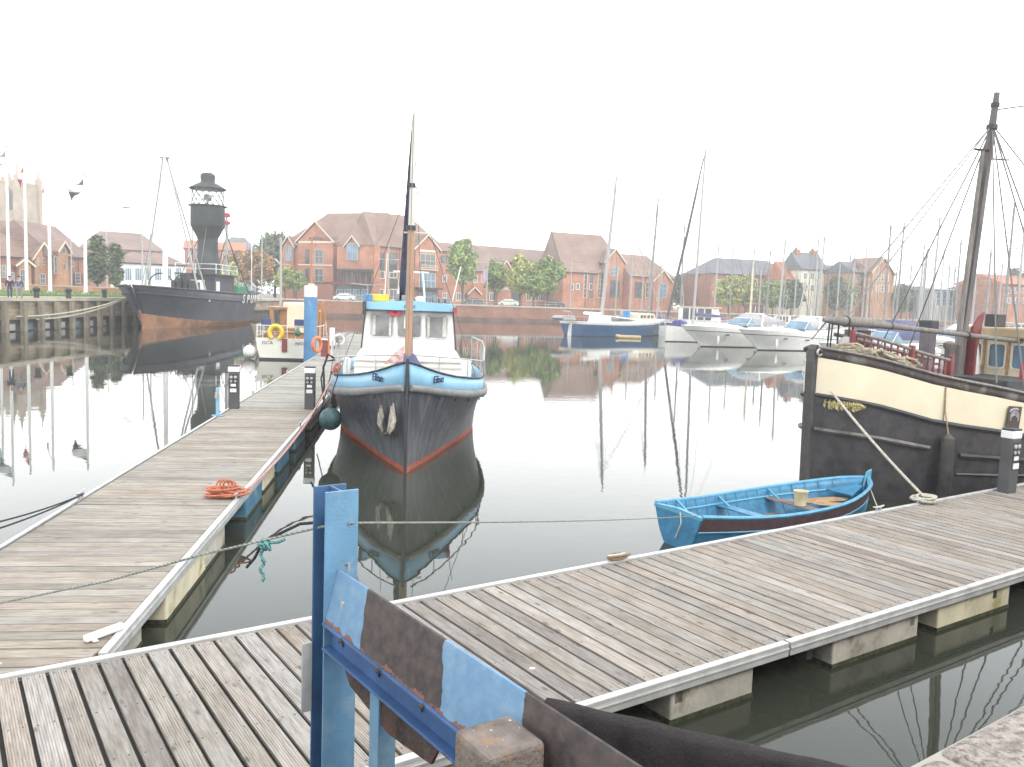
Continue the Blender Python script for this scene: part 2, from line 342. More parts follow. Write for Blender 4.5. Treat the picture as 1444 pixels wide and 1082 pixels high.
def leafm(name, c):
    m = mat(name, c, .7, var=.4, vs=.5, c2=tuple(k*1.5 for k in c), c2s=1.1, c2t=.6, c2w=.2); N, L = nodes(m); B = N["Principled BSDF"]
    g = N.new("ShaderNodeNewGeometry"); h = N.new("ShaderNodeHueSaturation"); mr = N.new("ShaderNodeMapRange"); mr.inputs[3].default_value = .6; mr.inputs[4].default_value = 1.45; L.new(g.outputs["Random Per Island"], mr.inputs[0]); L.new(mr.outputs[0], h.inputs["Value"])
    old = B.inputs["Base Color"].links[0].from_socket; L.new(old, h.inputs["Color"]); L.new(h.outputs[0], B.inputs["Base Color"]); B.inputs["Specular IOR Level"].default_value = .2
    return m
M['leaf'] = leafm("green_leaves", (.23, .30, .10)); M['leafd'] = leafm("dark_leaves", (.135, .17, .095)); M['leafo'] = leafm("autumn_leaves", (.34, .21, .09)); M['leafl'] = leafm("light_leaves", (.36, .38, .12))
# ------------------------------------------------------------------ sky, sun, water, ground, haze
w = bpy.data.worlds.new("World"); sc.world = w; w.use_nodes = True
N, L = w.node_tree.nodes, w.node_tree.links
SUN_EL, SUN_AZ = RD(48), RD(140)   # azimuth clockwise from +Y: over the viewer's right shoulder
bg = N["Background"]; bg.inputs["Strength"].default_value = .1
sky = N.new("ShaderNodeTexSky"); sky.sky_type = 'NISHITA'; sky.sun_disc = False; sky.sun_elevation = SUN_EL; sky.sun_rotation = SUN_AZ; sky.dust_density = 4; sky.air_density = 1.4
tc = N.new("ShaderNodeTexCoord"); sp = N.new("ShaderNodeSeparateXYZ"); L.new(tc.outputs["Generated"], sp.inputs[0])
cr = N.new("ShaderNodeValToRGB"); L.new(sp.outputs[2], cr.inputs[0]); e = cr.color_ramp.elements
e[0].position = 0; e[0].color = (17, 16.8, 16.4, 1); e[1].position = 1; e[1].color = (7.0, 7.1, 7.3, 1)
for p_, q in ((.12, (16.5, 16.4, 16.2)), (.33, (12.2, 12.9, 13.4)), (.6, (7.2, 7.4, 7.6))):
    x = e.new(p_); x.color = (*q, 1)
nz = N.new("ShaderNodeTexNoise"); nz.inputs["Scale"].default_value = 2.2; nz.inputs["Detail"].default_value = 6; mp = N.new("ShaderNodeMapping"); mp.inputs["Scale"].default_value = (1, 1, 3.5); L.new(tc.outputs["Generated"], mp.inputs[0]); L.new(mp.outputs[0], nz.inputs["Vector"])
mr = N.new("ShaderNodeMapRange"); mr.inputs[1].default_value = .3; mr.inputs[2].default_value = .75; mr.inputs[3].default_value = .9; mr.inputs[4].default_value = .98; L.new(nz.outputs["Fac"], mr.inputs[0])
mx = N.new("ShaderNodeMix"); mx.data_type = 'RGBA'; L.new(mr.outputs[0], mx.inputs[0]); L.new(sky.outputs[0], mx.inputs[6]); L.new(cr.outputs[0], mx.inputs[7]); L.new(mx.outputs[2], bg.inputs["Color"])
sl = bpy.data.lights.new("sun", 'SUN'); sl.energy = .8; sl.angle = RD(18); sl.color = (1, .96, .9)
so = bpy.data.objects.new("sun", sl); COL.objects.link(so)
sd = V((sin(SUN_AZ)*cos(SUN_EL), cos(SUN_AZ)*cos(SUN_EL), sin(SUN_EL))); so.rotation_euler = (-sd).to_track_quat('-Z', 'Y').to_euler(); so.location = sd*60
sc.view_settings.view_transform = 'Standard'; sc.view_settings.look = 'None'; sc.view_settings.gamma = 1; sc.view_settings.exposure = 1.24
sc.cycles.max_bounces = 8; sc.cycles.diffuse_bounces = 3; sc.cycles.glossy_bounces = 4; sc.cycles.transmission_bounces = 4; sc.cycles.volume_bounces = 0; sc.cycles.transparent_max_bounces = 6
sc.cycles.use_adaptive_sampling = True; sc.cycles.adaptive_threshold = .015; sc.cycles.use_denoising = True; sc.cycles.caustics_reflective = False; sc.cycles.caustics_refractive = False
# water
m = bpy.data.materials.new("dock_water"); m.use_nodes = True; N, L = nodes(m); B = N["Principled BSDF"]
B.inputs["Base Color"].default_value = (.033, .037, .027, 1); B.inputs["Roughness"].default_value = .015; B.inputs["IOR"].default_value = 1.34; B.inputs["Specular IOR Level"].default_value = .5
tc = N.new("ShaderNodeTexCoord")
def wn(scale, sv, d=3):
    mp = N.new("ShaderNodeMapping"); mp.inputs["Scale"].default_value = sv; L.new(tc.outputs["Object"], mp.inputs[0])
    n = N.new("ShaderNodeTexNoise"); n.inputs["Scale"].default_value = scale; n.inputs["Detail"].default_value = d; n.inputs["Roughness"].default_value = .5; L.new(mp.outputs[0], n.inputs["Vector"]); return n.outputs["Fac"]
def mth(op, a, b):
    n = N.new("ShaderNodeMath"); n.operation = op
    for i, q in enumerate((a, b)):
        if isinstance(q, (int, float)): n.inputs[i].default_value = q
        else: L.new(q, n.inputs[i])
    return n.outputs[0]
mask = N.new("ShaderNodeMapRange"); mask.inputs[1].default_value = .42; mask.inputs[2].default_value = .62; mask.inputs[3].default_value = .06; mask.inputs[4].default_value = 1.0
L.new(wn(.028, (1, 1.6, 1), 3), mask.inputs[0])
h = mth('ADD', mth('MULTIPLY', wn(.9, (1, 1.3, 1), 2), .0036), mth('MULTIPLY', mth('MULTIPLY', wn(2.6, (1, 1.5, 1), 3), mask.outputs[0]), .0042))
b = N.new("ShaderNodeBump"); b.inputs["Strength"].default_value = 1.0; b.inputs["Distance"].default_value = .55; L.new(h, b.inputs["Height"]); L.new(b.outputs[0], B.inputs["Normal"])
wm = MB().add([(-44, -60, 0), (420, -60, 0), (420, 230, 0), (-44, 230, 0)], [(0, 1, 2, 3)])
tag(wm.build("water", m), "calm grey-green dock water reflecting the boats", "water", kind="structure")
# ground: one sheet round the basin, dock bed below
QZ = 2.77
QK = lambda x: 2.22+.72*(x-1.13)                  # near quay edge
FQ = [(-41.5, 150), (10, 167.5), (95, 182), (420, 215)]
E_ = 640
near = [(x, QK(x)) for x in (-41.5, -12, 0, 6, 420)]
g = MB(); top = []
def gq(*p): g.add([(x, y, QZ) for x, y in p], [tuple(range(len(p)))])
gq((-E_, -E_), (-41.5, -E_), (-41.5, E_), (-E_, E_))
gq((-41.5, -E_), (E_, -E_), (E_, near[-1][1]), near[4], near[3], near[2], near[1], near[0])
gq(*FQ[::-1], (-41.5, E_), (E_, E_), (E_, 215))
gq((420, near[-1][1]), (E_, near[-1][1]), (E_, 215), (420, 215))
gr = mat("quay_paving", (.33, .31, .28), .9, var=.15, vs=.15, c2=(.16, .17, .12), c2s=.05, c2t=.55, c2w=.08)
tag(g.build("ground", gr), "paved quayside ground round the dock", "ground", kind="structure")
tag(MB().add([(-44, -60, -2.6), (420, -60, -2.6), (420, 230, -2.6), (-44, 230, -2.6)], [(0, 1, 2, 3)]).build("dock_bed", mat("mud", (.05, .045, .035), .9)), "muddy bed of the dock", "dock bed", kind="structure")
hz = MB().box(-E_-20, E_+20, -E_-20, E_+20, -4.6, 40)
hm = bpy.data.materials.new("haze_air"); hm.use_nodes = True; N, L = nodes(hm); N.remove(N["Principled BSDF"])
pv = N.new("ShaderNodeVolumePrincipled"); pv.inputs["Color"].default_value = (.97, .98, 1, 1); pv.inputs["Density"].default_value = .0012; pv.inputs["Anisotropy"].default_value = .3
L.new(pv.outputs[0], N["Material Output"].inputs["Volume"]); hm.cycles.homogeneous_volume = True if hasattr(hm.cycles, 'homogeneous_volume') else None
tag(hz.build("haze", hm), "thin white haze over the harbour", "haze", kind="stuff")
# ------------------------------------------------------------------ quay walls
r = thing("brick_quay_wall", "low red brick quay wall with pale coping across the far side of the dock", "quay wall", (0, 0, 0))
a = MB(); c_ = MB(); lo = MB(); fen = MB()
for (x0, y0), (x1, y1) in zip(FQ, FQ[1:]):
    d = V((x1-x0, y1-y0, 0)).normalized(); n = V((d.y, -d.x, 0))
    def strip(mb, off, z0, z1, th):
        p = V((x0, y0, 0))+n*off; q = V((x1, y1, 0))+n*off
        mb.add([p+V((0, 0, z0)), q+V((0, 0, z0)), q+V((0, 0, z1)), p+V((0, 0, z1)), p-n*th+V((0, 0, z0)), q-n*th+V((0, 0, z0)), q-n*th+V((0, 0, z1)), p-n*th+V((0, 0, z1))],
               [(0, 1, 2, 3), (7, 6, 5, 4), (3, 2, 6, 7), (0, 4, 5, 1), (0, 3, 7, 4), (1, 5, 6, 2)])
    strip(a, .05, .55, QZ-.05, .8); strip(lo, .0, -2.6, .55, .8); strip(c_, .18, QZ-.05, QZ+.18, .9)
a.build("brickwork", M['brickq'], r); lo.build("tidal_footing", mat('wet_brick', (.17, .105, .08), .7, var=.3, vs=.5), r); c_.build("coping", M['copst'], r)
# timber quay on the left
r = thing("timber_quay_wall", "timber faced quay wall with square fender piles on the left bank", "quay wall", (0, 0, 0))
MB().box(-42.2, -41.5, -28, 150, .95, QZ-.25).build("planking", M['planks'], r)
MB().box(-42.2, -41.62, -28, 150, -2.6, .95).build("dark_lower_wall", M['wetwall'], r)
MB().box(-42.6, -41.2, -28, 150, QZ-.25, QZ+.12).build("coping", M['copst'], r)
MB().box(-41.5, -41.25, 40, 150, 1.0, 1.25).build("waling", M['pilew'], r)
for i in range(22):
    y = 63.5+i*2.62
    MB().box(-41.25, -40.85, y-.24, y+.24, -2.6, QZ-.32).build("fender_pile", M['pilew'], r, bev=.03)
for i in range(9):
    y = 64.8+i*2.62
    MB().box(-41.6, -41.35, y-.55, y+.55, .1, .62).build("panel", M['canvasgrey' if i % 3 else 'blueglass'], r)
# near stone quay wall
r = thing("stone_quay_wall", "rough granite coping of the quay in the lower right corner", "quay wall", (0, 0, 0))
d = V((1, .72, 0)).normalized(); n = V((-d.y, d.x, 0))
ang = math.atan(.72); o0 = V((0, QK(0), 0))
wl = MB(); wl.box(-55, 60, -.6, -.02, -2.6, QZ-.35); w_ = wl.build("wall_face", M['wetwall'], r, loc=o0, rz=ang)
for i in range(-6, 12):
    b_ = MB().box(i*1.5+.006, i*1.5+1.494, -.72, random.uniform(-.012, .012), QZ-.35, QZ+.02)
    b_.build("coping_stone", M['granite'], r, bev=.04, loc=o0, rz=ang)
# ------------------------------------------------------------------ pontoons
TA = RD(34.4); TO = V((.9, 7.19, 0)); tex = V((cos(TA), sin(TA), 0)); tey = V((-sin(TA), cos(TA), 0))
def tl(p): q = V((p[0], p[1], 0))-TO; return q.dot(tex), q.dot(tey)
TW = 3.14; DZ = .5
r = thing("pontoon", "near timber pontoon lying across the foreground with aluminium edges and concrete floats", "pontoon", TO, TA)
b_ = MB(); x = -11.0; PB = .2115
while x < 25:
    g_ = random.uniform(.026, .040)
    z_ = DZ+random.uniform(-.003, .003)
    b_.box(x+g_/2, x+PB-g_/2, .13+random.uniform(-.004, .004), TW-.11+random.uniform(-.006, .006), DZ-.035, z_); x += PB
b_.build("deck", M['deck'], r, bev=.004)
sc_ = MB(); x = -11.0
while x < 25:
    for y in (.2, 1.15, 2.0, 2.95):
        for dx in (.05, .155): sc_.lathe([(.0075, 0), (.0075, .0015)], (x+dx+random.uniform(-.008, .008), y+random.uniform(-.02, .02), DZ+.003), 6)
    x += PB
sc_.build("screw_heads", M['under'], r)['kind'] = 'stuff'
u = MB().box(-11, 25, .1, TW-.08, .36, .455)  # full dark sheet added below the boards as the shade in their gaps
for k in range(18): u.box(-11+2*k, -10.9+2*k, .1, TW-.1, .2, .36)
u.build("underframe_gap_shade", M['under'], r)
def rail(mb, x0, x1, y0, s):
    mb.box(x0, x1, y0, y0+s*.085, DZ-.02, DZ+.020); mb.box(x0, x1, y0, y0+s*.06, DZ-.13, DZ-.02); mb.box(x0, x1, y0-s*.012, y0, DZ-.06, DZ-.035)
for x0, x1 in ((-11, -2.2), (-2.18, 2.57), (2.60, 8.1), (8.12, 14), (14.02, 25)):
    q = MB(); rail(q, x0, x1, .015, 1); q.build("edge_rail", M['alu'], r, bev=.008)
for x0, x1 in ((-11, -5), (-4.98, 1.2), (1.21, 7.4), (7.41, 13.6), (13.61, 25)):
    q = MB(); rail(q, x0, x1, TW-.005, -1); q.build("edge_rail", M['alu'], r, bev=.008)
for x0, x1, m_ in ((-8, -6.4, 'conc'), (-4.6, -3, 'conc'), (-1.6, -.1, 'conc'), (.95, 2.13, 'conc'), (3.47, 5.19, 'conc'), (5.64, 7.46, 'cream_f'), (9.4, 11.2, 'conc'), (12, 13.6, 'conc'), (16, 18, 'conc')):
    for y0 in (.1, 1.75):
        f_ = MB().box(x0, x1, y0, y0+1.25, -.5, .34).build("concrete_float", M[m_], r, bev=.02)
        MB().box(x0-.004, x1+.004, y0-.004, y0+1.254, -.4, .05).build("weed_band", M['slime'], f_)
def cleat(mb, c, a, s=1.0):
    d = V((cos(a), sin(a), 0)); c = V(c)
    mb.tube([c-d*.16*s+V((0, 0, .085*s)), c-d*.07*s+V((0, 0, .07*s)), c+d*.07*s+V((0, 0, .07*s)), c+d*.16*s+V((0, 0, .085*s))], [.012*s, .02*s, .02*s, .012*s], 6)
    for k in (-.06, .06): mb.tube([c+d*k*s, c+d*k*s+V((0, 0, .07*s))], .018*s, 6)
for p in (gz(868, 792, DZ), gz(1238, 722, DZ), gz(1300, 712, DZ)):
    q = MB(); X_, Y_ = tl(p); cleat(q, (X_, TW-.06, DZ+.02), 0); q.build("cleat", M['steel'], r, smooth=True)
# walkway
WA = RD(6.8); WO = V((-3.77, 7.78, 0)); wex = V((cos(WA), sin(WA), 0)); wey = V((-sin(WA), cos(WA), 0)); WW = 2.58
def wl_(p): q = V((p[0], p[1], 0))-WO; return q.dot(wex), q.dot(wey)
r = thing("walkway_pontoon", "long timber walkway pontoon running away past the dark blue boat", "pontoon", WO, WA)
LEN = 70; near_b = MB(); far_b = MB(); y = -1.9
kx = wex.dot(tey); ky = wey.dot(tey); k0 = (WO-TO).dot(tey)-(TW+.05)     # keep k0+kx*x+ky*y > 0
def xmax(y): return min(-.105, (k0+ky*y)/(-kx))
ysplit = wl_(gz(380, 576, DZ))[1]
joints = [wl_(gz(300, 711, DZ))[1], wl_(gz(350, 604, DZ))[1], ysplit]
while y < LEN:
    g_ = random.uniform(.012, .03); pb = .2115
    xa, xb = xmax(y), xmax(y+pb)
    jj = any(abs(y-j) < .11 for j in joints)
    ya = y+(.05 if jj else 0)
    if min(xa, xb) > -WW+.12:
        z_ = DZ+random.uniform(-.003, .003); x0 = -WW+.1
        mb = near_b if y < ysplit else far_b
        mb.ext([(x0, ya+g_/2, DZ-.035), (xa, ya+g_/2, DZ-.035), (xb, y+pb-g_/2, DZ-.035), (x0, y+pb-g_/2, DZ-.035)], (0, 0, z_-DZ+.035))
    y += pb
# the deck texture runs along local y, so turn these boards' mesh a quarter turn
def turn(mb): mb.v = [(p[1], -p[0], p[2]) for p in mb.v]; return mb
o = turn(near_b).build("deck", M['deckfar'], r, bev=.004); o.rotation_euler.z = pi/2
pale = wood_deck("pale_boards", (.40, .40, .375), groove=False)
o = turn(far_b).build("deck", pale, r); o.rotation_euler.z = pi/2
q = MB().box(-WW+.06, -.06, 1.3, LEN, .36, .455)  # dark sheet added below the walkway boards to shade their gaps
q.ext([(-WW+.06, -.9, .36), (-.06, 1.3, .36), (-WW+.06, 1.3, .36)], (0, 0, .095)); q.build("underframe_gap_shade", M['under'], r)
for y0, y1 in ((.05, 6.6), (6.62, 13), (13.02, 22), (22.02, 40), (40.02, LEN)):
    q = MB(); q.box(-.085, 0, y0, y1, DZ-.02, DZ+.020); q.box(-.06, .0, y0, y1, DZ-.14, DZ-.02); q.box(-.0, .012, y0, y1, DZ-.06, DZ-.035); q.build("edge_rail", M['alu'], r, bev=.008)
for y0, y1 in ((-.95, 6), (6.02, 13), (13.02, 22), (22.02, 40), (40.02, LEN)):
    q = MB(); q.box(-WW, -WW+.065, y0, y1, DZ-.02, DZ+.018); q.box(-WW, -WW+.05, y0, y1, DZ-.14, DZ-.02); q.build("edge_rail", M['alu'], r, bev=.008)
for y0, y1, m_, dx in ((.25, 1.5, 'conc', -.12), (2.1, 4.05, 'cream_f', -.02), (4.1, 5.35, 'conc', -.03), (6.9, 8.5, 'blue_f', .0), (9.0, 10.4, 'cream_f', -.06), (10.8, 12.4, 'blue_f', -.03), (13.6, 15.6, 'blue_f', -.05), (17, 19, 'conc', -.05), (21, 23, 'conc', -.05), (26, 28, 'conc', -.05), (32, 34, 'conc', -.05), (40, 42, 'conc', -.05), (50, 52, 'conc', -.05), (60, 62, 'conc', -.05)):
    f_ = MB().box(-1.1, dx, y0, y1, -.5, .37).build("float", M[m_], r, bev=.025)
    MB().box(-1.104, dx+.004, y0-.004, y1+.004, -.4, .05).build("weed_band", M['slime'], f_)
    f_ = MB().box(-WW-dx-.0, -1.6, y0, y1, -.5, .37).build("float", M['conc'], r, bev=.025)
for px, py, e_ in ((115, 704, 0), (404, 527, 0), (355, 556, 0), (459, 557, 1), (412, 602, 1), (318, 704, 1)):
    Y_ = wl_(gz(px, py, DZ))[1]; q = MB(); cleat(q, (-.05 if e_ else -WW+.04, Y_, DZ+.02), pi/2, 1.2); q.build("cleat", M['steel'], r, smooth=True)
p = gz(147, 899, DZ); o = MB().obox((0, 0, .045), (.07, .42, .06), 0); o.obox((0, -.13, .009), (.13, .05, .018), 0)
tag(o.build("kerb_block", M['white'], bev=.008, loc=p+V((0, 0, DZ-.49)), rz=-RD(28)), "small white timber block lying at the near corner of the walkway", "timber block")
# service pedestals
def pedestal(px, py, label, rz):
    p = gz(px, py, DZ); r = thing("service_pedestal", label, "power pedestal", p, rz, "grey service pedestals on the pontoons")
    MB().box(-.15, .15, -.12, .12, 0, 1.10).build("body", M['grey2'], r, bev=.02)
    MB().box(-.16, .16, -.13, .13, 1.102, 1.26).build("light_head", M['white'], r, bev=.02)
    MB().box(-.155, .155, -.125, .125, 1.262, 1.30).build("cap", M['darktrim'], r, bev=.015)
    f = MB(); f.box(-.115, .115, -.128, -.121, .48, 1.03); f.build("socket_panel", M['darktrim'], r)
    q = MB()
    for sx in (-.06, .06):
        q.lathe([(.045, 0), (.045, .02), (.03, .03)], (sx, -.129, .95), 10, M=Matrix.Rotation(pi/2, 3, 'X'))
        q.lathe([(.035, 0), (.035, .02)], (sx, -.129, .83), 10, M=Matrix.Rotation(pi/2, 3, 'X'))
    q.build("socket", M['rail_grey'], r)
    MB().box(-.075, .075, -.14, -.129, .67, .75).build("cover_flap", M['white'], r); MB().box(-.09, .09, -.15, -.129, .50, .61).build("meter_box", M['white'], r)
M['grey2'] = mat("pedestal_grey", (.085, .085, .088), .6, var=.15)
pedestal(330, 576, "dark grey service pedestal with white head on the water side of the walkway", RD(8))
pedestal(437, 577, "dark grey service pedestal with white head on the walkway near the dark blue bow", RD(4))
pedestal(1419, 694, "dark grey service pedestal with white band beside the black barge", RD(30))
p = gz(307, 587, DZ); r = thing("water_standpipe", "short pale blue standpipe with tap on the left edge of the walkway", "standpipe", p, RD(6))
MB().box(-.16, .16, -.1, .1, 0, .03).build("base", M['bluepaint'], r, bev=.005)
q = MB(); q.box(-.045, .045, -.045, .045, .03, .80); q.build("post", M['skyblue'], r, bev=.01)
q = MB(); q.tube([(0, -.05, .62), (0, -.12, .62), (0, -.14, .55)], .02, 6); q.tube([(-.09, -.02, .55), (.09, -.02, .55)], .018, 6); q.box(-.06, .06, -.07, -.046, .5, .68); q.build("tap", M['steel'], r)
# blue mooring pile
p = gz(437, 512, 0); pz = gy(437, 403, p.y).z
r = thing("mooring_pile", "tall blue steel mooring pile with a white cap beside the walkway", "mooring pile", (p.x+.0, p.y, 0))
z1 = gy(437, 419, p.y).z
pblue = mat("pile_blue", (.085, .235, .44), .5, var=.1, vs=1.2, c2=(.16, .30, .45), c2s=1.5, c2t=.6)
MB().lathe([(.365, -2.6), (.365, z1)], n=20).build("shaft", pblue, r, smooth=True)
MB().lathe([(.37, z1+.003), (.37, pz-.05), (.32, pz)], n=20).build("cap", M['white'], r, smooth=True)
# ------------------------------------------------------------------ blue steel frame in the foreground
RG = RD(36); dd = V((-sin(RG), cos(RG), 0))
fr = gy(482.5, 692, 4.55); pc = fr+dd*.08; PT = fr.z
r = thing("fender_frame", "blue steel H section post with patchy blue and black sloping beam in the foreground", "steel frame", (pc.x, pc.y, 0), RG)
HT = PT; q = MB()
q.box(-.097, .097, -.086, -.072, -2.6, HT); q.build("post", M['bluepaint'], r, bev=.003)
q = MB(); q.box(-.097, .097, .072, .086, -2.6, HT); q.box(-.006, .006, -.0715, .0715, -2.6, HT-.001); q.build("rear_flange", mat("deep_blue_steel", (.055, .125, .24), .5, var=.15, vs=3), r, bev=.003)  # web and rear flange a deeper blue than the front flange
def by(px, py, z): # distance along the beam for a pixel on the beam
    p = gz(px, py, z)-V((pc.x, pc.y, 0)); return p.dot(dd)
y1, y2, y3 = by(514, 850, 2.45), by(628, 935, 2.42), by(745, 1000, 2.46)
bm_ = bpy.data.materials.new("patchy_beam_paint"); bm_.use_nodes = True; N, L = nodes(bm_); B = N["Principled BSDF"]
tc = N.new("ShaderNodeTexCoord"); sp = N.new("ShaderNodeSeparateXYZ"); L.new(tc.outputs["Object"], sp.inputs[0])
nz = N.new("ShaderNodeTexNoise"); nz.inputs["Scale"].default_value = 9; nz.inputs["Detail"].default_value = 5; L.new(tc.outputs["Object"], nz.inputs["Vector"])
def math_(op, a, b_):
    n = N.new("ShaderNodeMath"); n.operation = op
    for i, k in enumerate((a, b_)):
        if isinstance(k, (int, float)): n.inputs[i].default_value = k
        else: L.new(k, n.inputs[i])
    return n.outputs[0]
yy = math_('ADD', math_('ADD', sp.outputs[1], math_('MULTIPLY', math_('SUBTRACT', nz.outputs["Fac"], .5), .07)), math_('MULTIPLY', math_('SUBTRACT', sp.outputs[2], 2.36), -.30))
inb = math_('ADD', math_('GREATER_THAN', yy, y1), math_('MULTIPLY', math_('LESS_THAN', yy, y2), math_('GREATER_THAN', yy, y3)))
n2 = N.new("ShaderNodeTexNoise"); n2.inputs["Scale"].default_value = 16; n2.inputs["Detail"].default_value = 8; L.new(tc.outputs["Object"], n2.inputs["Vector"])
def mixc(f, a, b_):
    x = N.new("ShaderNodeMix"); x.data_type = 'RGBA'; L.new(f, x.inputs[0])
    for i, k in ((6, a), (7, b_)):
        if isinstance(k, tuple): x.inputs[i].default_value = (*k, 1)
        else: L.new(k, x.inputs[i])
    return x.outputs[2]
def mr_(f, a, b_):
    n = N.new("ShaderNodeMapRange"); n.inputs[1].default_value = a; n.inputs[2].default_value = b_; L.new(f, n.inputs[0]); return n.outputs[0]
blue = mixc(mr_(n2.outputs["Fac"], .42, .66), (.125, .245, .385), (.17, .285, .405)); dark = mixc(mr_(n2.outputs["Fac"], .35, .7), (.034, .027, .029), (.085, .062, .052))
col = mixc(inb, dark, blue)
low = math_('MULTIPLY', math_('LESS_THAN', math_('ADD', sp.outputs[2], math_('MULTIPLY', n2.outputs["Fac"], .09)), 2.278), math_('GREATER_THAN', nz.outputs["Fac"], .40))
col = mixc(low, col, (.20, .085, .05))
L.new(col, B.inputs["Base Color"]); B.inputs["Roughness"].default_value = .62
bb = N.new("ShaderNodeBump"); bb.inputs["Strength"].default_value = .55; bb.inputs["Distance"].default_value = .01; L.new(math_('ADD', n2.outputs["Fac"], inb), bb.inputs["Height"]); L.new(bb.outputs[0], B.inputs["Normal"])
BE = -3.3
q = MB(); pts = [(-.095, 2.222), (-.030, 2.485), (-.022, 2.502), (-.010, 2.503), (-.008, 2.49), (-.016, 2.478), (-.075, 2.222)]
q.ext([(x, -.088, z) for x, z in pts], (0, BE, 0)); q.build("face_plate", bm_, r, smooth=30)
q = MB(); q.box(-.112, .04, BE, -.088, 2.206, 2.2205); q.box(-.112, .04, BE, -.088, 2.068, 2.082); q.box(-.06, -.046, BE, -.088, 2.083, 2.205)
q.build("channel", M['navypaint'], r, bev=.003)
q = MB(); q.ext([(-.04, -.16, 2.067), (-.04, -.30, 1.93), (-.04, -.75, 1.86), (-.04, -1.15, 1.90), (-.04, -1.25, 2.067)], (.015, 0, 0)); q.build("gusset", M['rust'], r)
p = gy(540, 1000, 4.12)-V((pc.x, pc.y, 0)); lx = p.dot(V((cos(RG), sin(RG), 0))); ly = p.dot(dd)
MB().box(lx-.05, lx+.05, ly-.05, ly+.05, -2.6, 2.066).build("prop", M['bluepaint'], r, bev=.004)
MB().box(-.165, -.105, .05, .062, 1.66, 2.06).build("plate", M['rail_grey'], r, bev=.003)
q = MB(); q.lathe([(.018, 0), (.018, .014)], (-.052, -.088-.15, 2.36), 6, M=Matrix.Rotation(-pi/2, 3, 'Y')); q.tube([(.03, -.087, 2.52), (.03, -.12, 2.54), (.03, -.12, 2.50)], .006, 5); q.build("hook", M['steel'], r)
p = by(684, 1049, 2.3); q = MB().ext([(-.112, p-.03, 2.24), (-.097, p-.03, 2.30), (-.097, p+.03, 2.30), (-.112, p+.03, 2.24)], (.012, 0, -.003)); q.build("slot", M['under'], r)
q = MB(); q.box(-.121, .121, -.121, .121, -2.6, 2.44); o = q.build("timber_post", M['timber'], bev=.02, loc=(.0, 2.93, 0), rz=RD(34)); tag(o, "sawn brown timber post end with paint flecks in front of the blue beam", "timber post")
for k in range(14):
    o.data  # flecks follow
fl = MB()
for k in range(6): fl.lathe([(random.uniform(.002, .007), 0), (.002, .003)], (random.uniform(-.10, .10), random.uniform(-.10, .10), 2.4402), 6)
f_ = fl.build("paint_fleck", M['rail_grey'], o)
for k in range(7):
    yb = -.35-.42*k; MB().lathe([(.014, 0), (.014, .012), (.006, .018)], (-.112, yb, 2.213), 6, M=Matrix.Rotation(-pi/2, 3, 'Y')).build("bolt", M['rust'], r)
    MB().lathe([(.016, 0), (.016, .012)], (-.06, yb+.1, 2.145), 6, M=Matrix.Rotation(-pi/2, 3, 'Y')).build("bolt", M['navypaint'], r)
# black rubber sheet
A_, B_ = gz(771, 984, 2.41), gz(1290, 1103, 2.38); q = MB(); rings = []
d = (B_-A_).normalized(); s_ = V((d.y, -d.x, 0))
for i in range(25):
    c = A_.lerp(B_, i/24)+V((0, 0, .003*sin(i*1.1))); ring = []
    for k in range(13):
        t = -.7+2.9*k/12; ring.append(c+s_*(.06*sin(t)*(1.5 if t > 0 else .5)+.05*max(0, t-.9))+V((0, 0, .06*cos(t)-.06-(max(0, t-.9))*.30)))
    rings.append(ring)
q.loft(rings, closed=False, caps=False); tag(q.build("rubber_sheet", M['rubber'], smooth=50, solid=.02), "curved black rubber fender sheet behind the end of the blue beam", "rubber fender")
# ------------------------------------------------------------------ boats: shared hull builder
def hull(rows, ys, mats_idx, mb=None, transom=0, flip=1):
    """rows: list of (x(y), z(y)) functions from keel to sheer; y runs bow to stern; mirrored"""
    mb = mb or MB(); n = len(rows)
    for s in (1, -1):
        vs = [(s*f(y), y, z(y)) for y in ys for f, z in rows]
        for i in range(len(ys)-1):
            for k in range(n-1):
                mb.add([vs[i*n+k], vs[(i+1)*n+k], vs[(i+1)*n+k+1], vs[i*n+k+1]], [(0, 1, 2, 3)], mats_idx[k])
    y = ys[-1]; 
    for k in range(n-1):
        (f0, z0), (f1, z1) = rows[k], rows[k+1]
        mb.add([(-f0(y), y, z0(y)), (f0(y), y, z0(y)), (f1(y), y, z1(y)), (-f1(y), y, z1(y))], [(0, 1, 2, 3)], mats_idx[k] if not transom else mats_idx[k])
    return mb
def weld(o, d=.001):
    import bmesh
    bm = bmesh.new(); bm.from_mesh(o.data); bmesh.ops.remove_doubles(bm, verts=bm.verts, dist=d); bmesh.ops.recalc_face_normals(bm, faces=bm.faces); bm.to_mesh(o.data); bm.free()
    o.data.set_sharp_from_angle(angle=RD(35)); return o
def T(tbl): return lambda y: crv(tbl, y)
def lin(a, b, n): return [a+(b-a)*i/n for i in range(n+1)]
def rrect(w, h, r_, n=4):
    out = []
    for cx, cz, a in ((w/2-r_, h/2-r_, 0), (-w/2+r_, h/2-r_, 90), (-w/2+r_, -h/2+r_, 180), (w/2-r_, -h/2+r_, 270)):
        for i in range(n+1): t = RD(a+90*i/n); out.append((cx+r_*cos(t), cz+r_*sin(t)))
    return out
